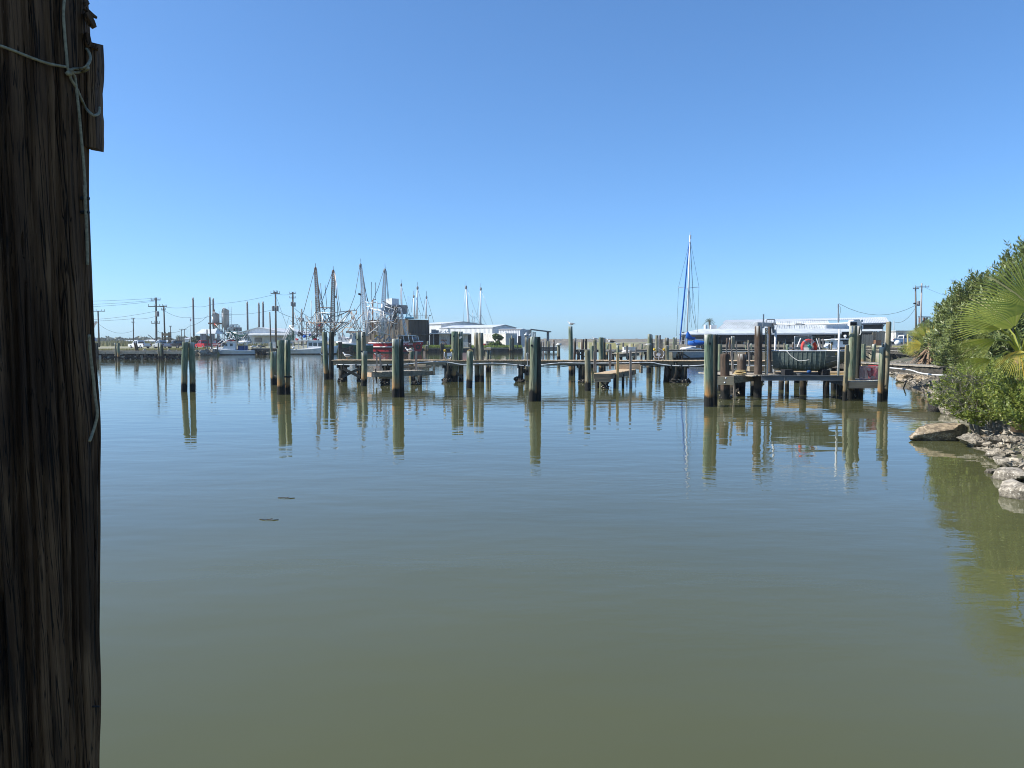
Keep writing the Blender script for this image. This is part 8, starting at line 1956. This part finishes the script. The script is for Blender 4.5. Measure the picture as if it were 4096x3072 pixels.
c3=at(3795,1280,38); fanpalm('fan palm half buried in the oleanders with one pale fan',(c3.x+.6,c3.y+.5,.8),c3+V(.5,.4,-.2),[(c3,(-.75,-.3,.5),(-.3,-.8,.4),1.05,2.4,'frond'),(c3+V(.2,0,-.3),(-.9,-.3,-.1),(-.2,-.8,.5),.95,1.9,'frond')])
c4=at(3868,1195,31); fanpalm('fan palm with yellow-tinged fans sticking out above the oleanders',(c4.x+.6,c4.y+.6,.9),c4+V(.5,.4,-.3),[(c4,(-.8,-.3,.35),(-.2,-.9,.3),.95,1.7,'frond_yel'),(c4+V(-.1,0,-.35),(-.95,-.3,-.15),(-.2,-.8,.5),.9,1.6,'frond'),(c4+V(.4,.2,.1),(-.2,-.2,.9),(-.5,-.8,.1),.95,1.7,'frond'),(at(3838,1235,31.5),(-.85,-.4,-.05),(-.2,-.8,.4),.85,1.6,'frond_yel')])
gB_='leafy bushes at the water edge on the right'
shrub('marsh_bush','big bright leafy bush at the right edge behind the rocks','bush',(10.75,14.7,1.55),(1.3,1.15,.72),1500,.30,.017,13,.062,'leaf_bush',.9,.40,z0=.5,group=gB_,extra=[((10.2,14.5,1.15),(.85,.8,.42),600),((11.7,15.4,1.35),(1.2,1,.7),800)])
shrub('marsh_bush','leafy bush with dead twigs overhanging the big tan rock','bush',(11.8,18.6,1.15),(1.2,1.2,.66),1300,.30,.019,13,.066,'leaf_bush',.8,.30,z0=.4,group=gB_,extra=[((11.25,18.0,.85),(.7,.7,.36),450),((12.6,19.6,1.2),(1.0,1,.8),600)])
shrub('marsh_bush','leafy bush on the muddy slope above the bucket','bush',(14.1,22.0,1.0),(1.2,1.3,.6),900,.32,.022,12,.075,'leaf_bush',.8,.30,z0=.6,group=gB_)
shrub('marsh_bush','leafy bush behind the bank end of the near walkway','bush',(25.0,40.5,1.1),(1.9,1.6,1.0),900,.35,.03,12,.10,'leaf_ole',.8,.3,z0=.5,group=gB_)
shrub('marsh_bush','leafy bush at the landward end of the near walkway','bush',(21.3,33.6,1.3),(1.5,1.3,1.0),900,.33,.026,12,.09,'leaf_bush',.8,.3,z0=.6,group=gB_)
shrub('marsh_bush','low dry bush by the end of the second walkway','bush',(XX(3655,78),78,1.5),(1.3,1.2,.6),500,.4,.03,10,.12,'leaf_bush',.8,.2,z0=.8,group=gB_)
mb=MB()
for k in range(170):
    c=at(R.uniform(3800,4010),R.uniform(1500,1650),R.uniform(16.0,19.5)); a=R.uniform(2.2,4.2); e=c+V(math.cos(a)*R.uniform(.3,1.0),-R.uniform(.1,.5),R.uniform(-.15,.45)); m_=c.lerp(e,.5)+V(R.uniform(-.08,.08),R.uniform(-.08,.08),R.uniform(-.05,.08))
    mb.tube([c,m_,e],[.007,.005,.0025],4,False)
    if k%2: mb.tube([m_,m_+V(R.uniform(-.25,.1),-.1,R.uniform(-.05,.25))],[.004,.002],3,False)
solo('dead_branches',mb,MT['twig'],'tangle of bare grey twigs sprawling through the leafy bushes','branches',at(3900,1600,18))
# ================================================================ AIR
mb=MB(); mb.bx(-900,900,-40,1300,-2.2,40)
m=bpy.data.materials.new('haze'); m.use_nodes=True; nt=m.node_tree; nt.nodes.clear()
o_=nd(nt,'ShaderNodeOutputMaterial'); v_=nd(nt,'ShaderNodeVolumePrincipled'); v_.inputs['Color'].default_value=(.80,.88,.96,1); v_.inputs['Density'].default_value=.00028; v_.inputs['Anisotropy'].default_value=.2
nt.links.new(v_.outputs[0],o_.inputs['Volume'])
hz=mb.build('haze',m,None,False,'stuff'); hz['label']='thin pale air over the whole harbour'; hz['category']='haze'
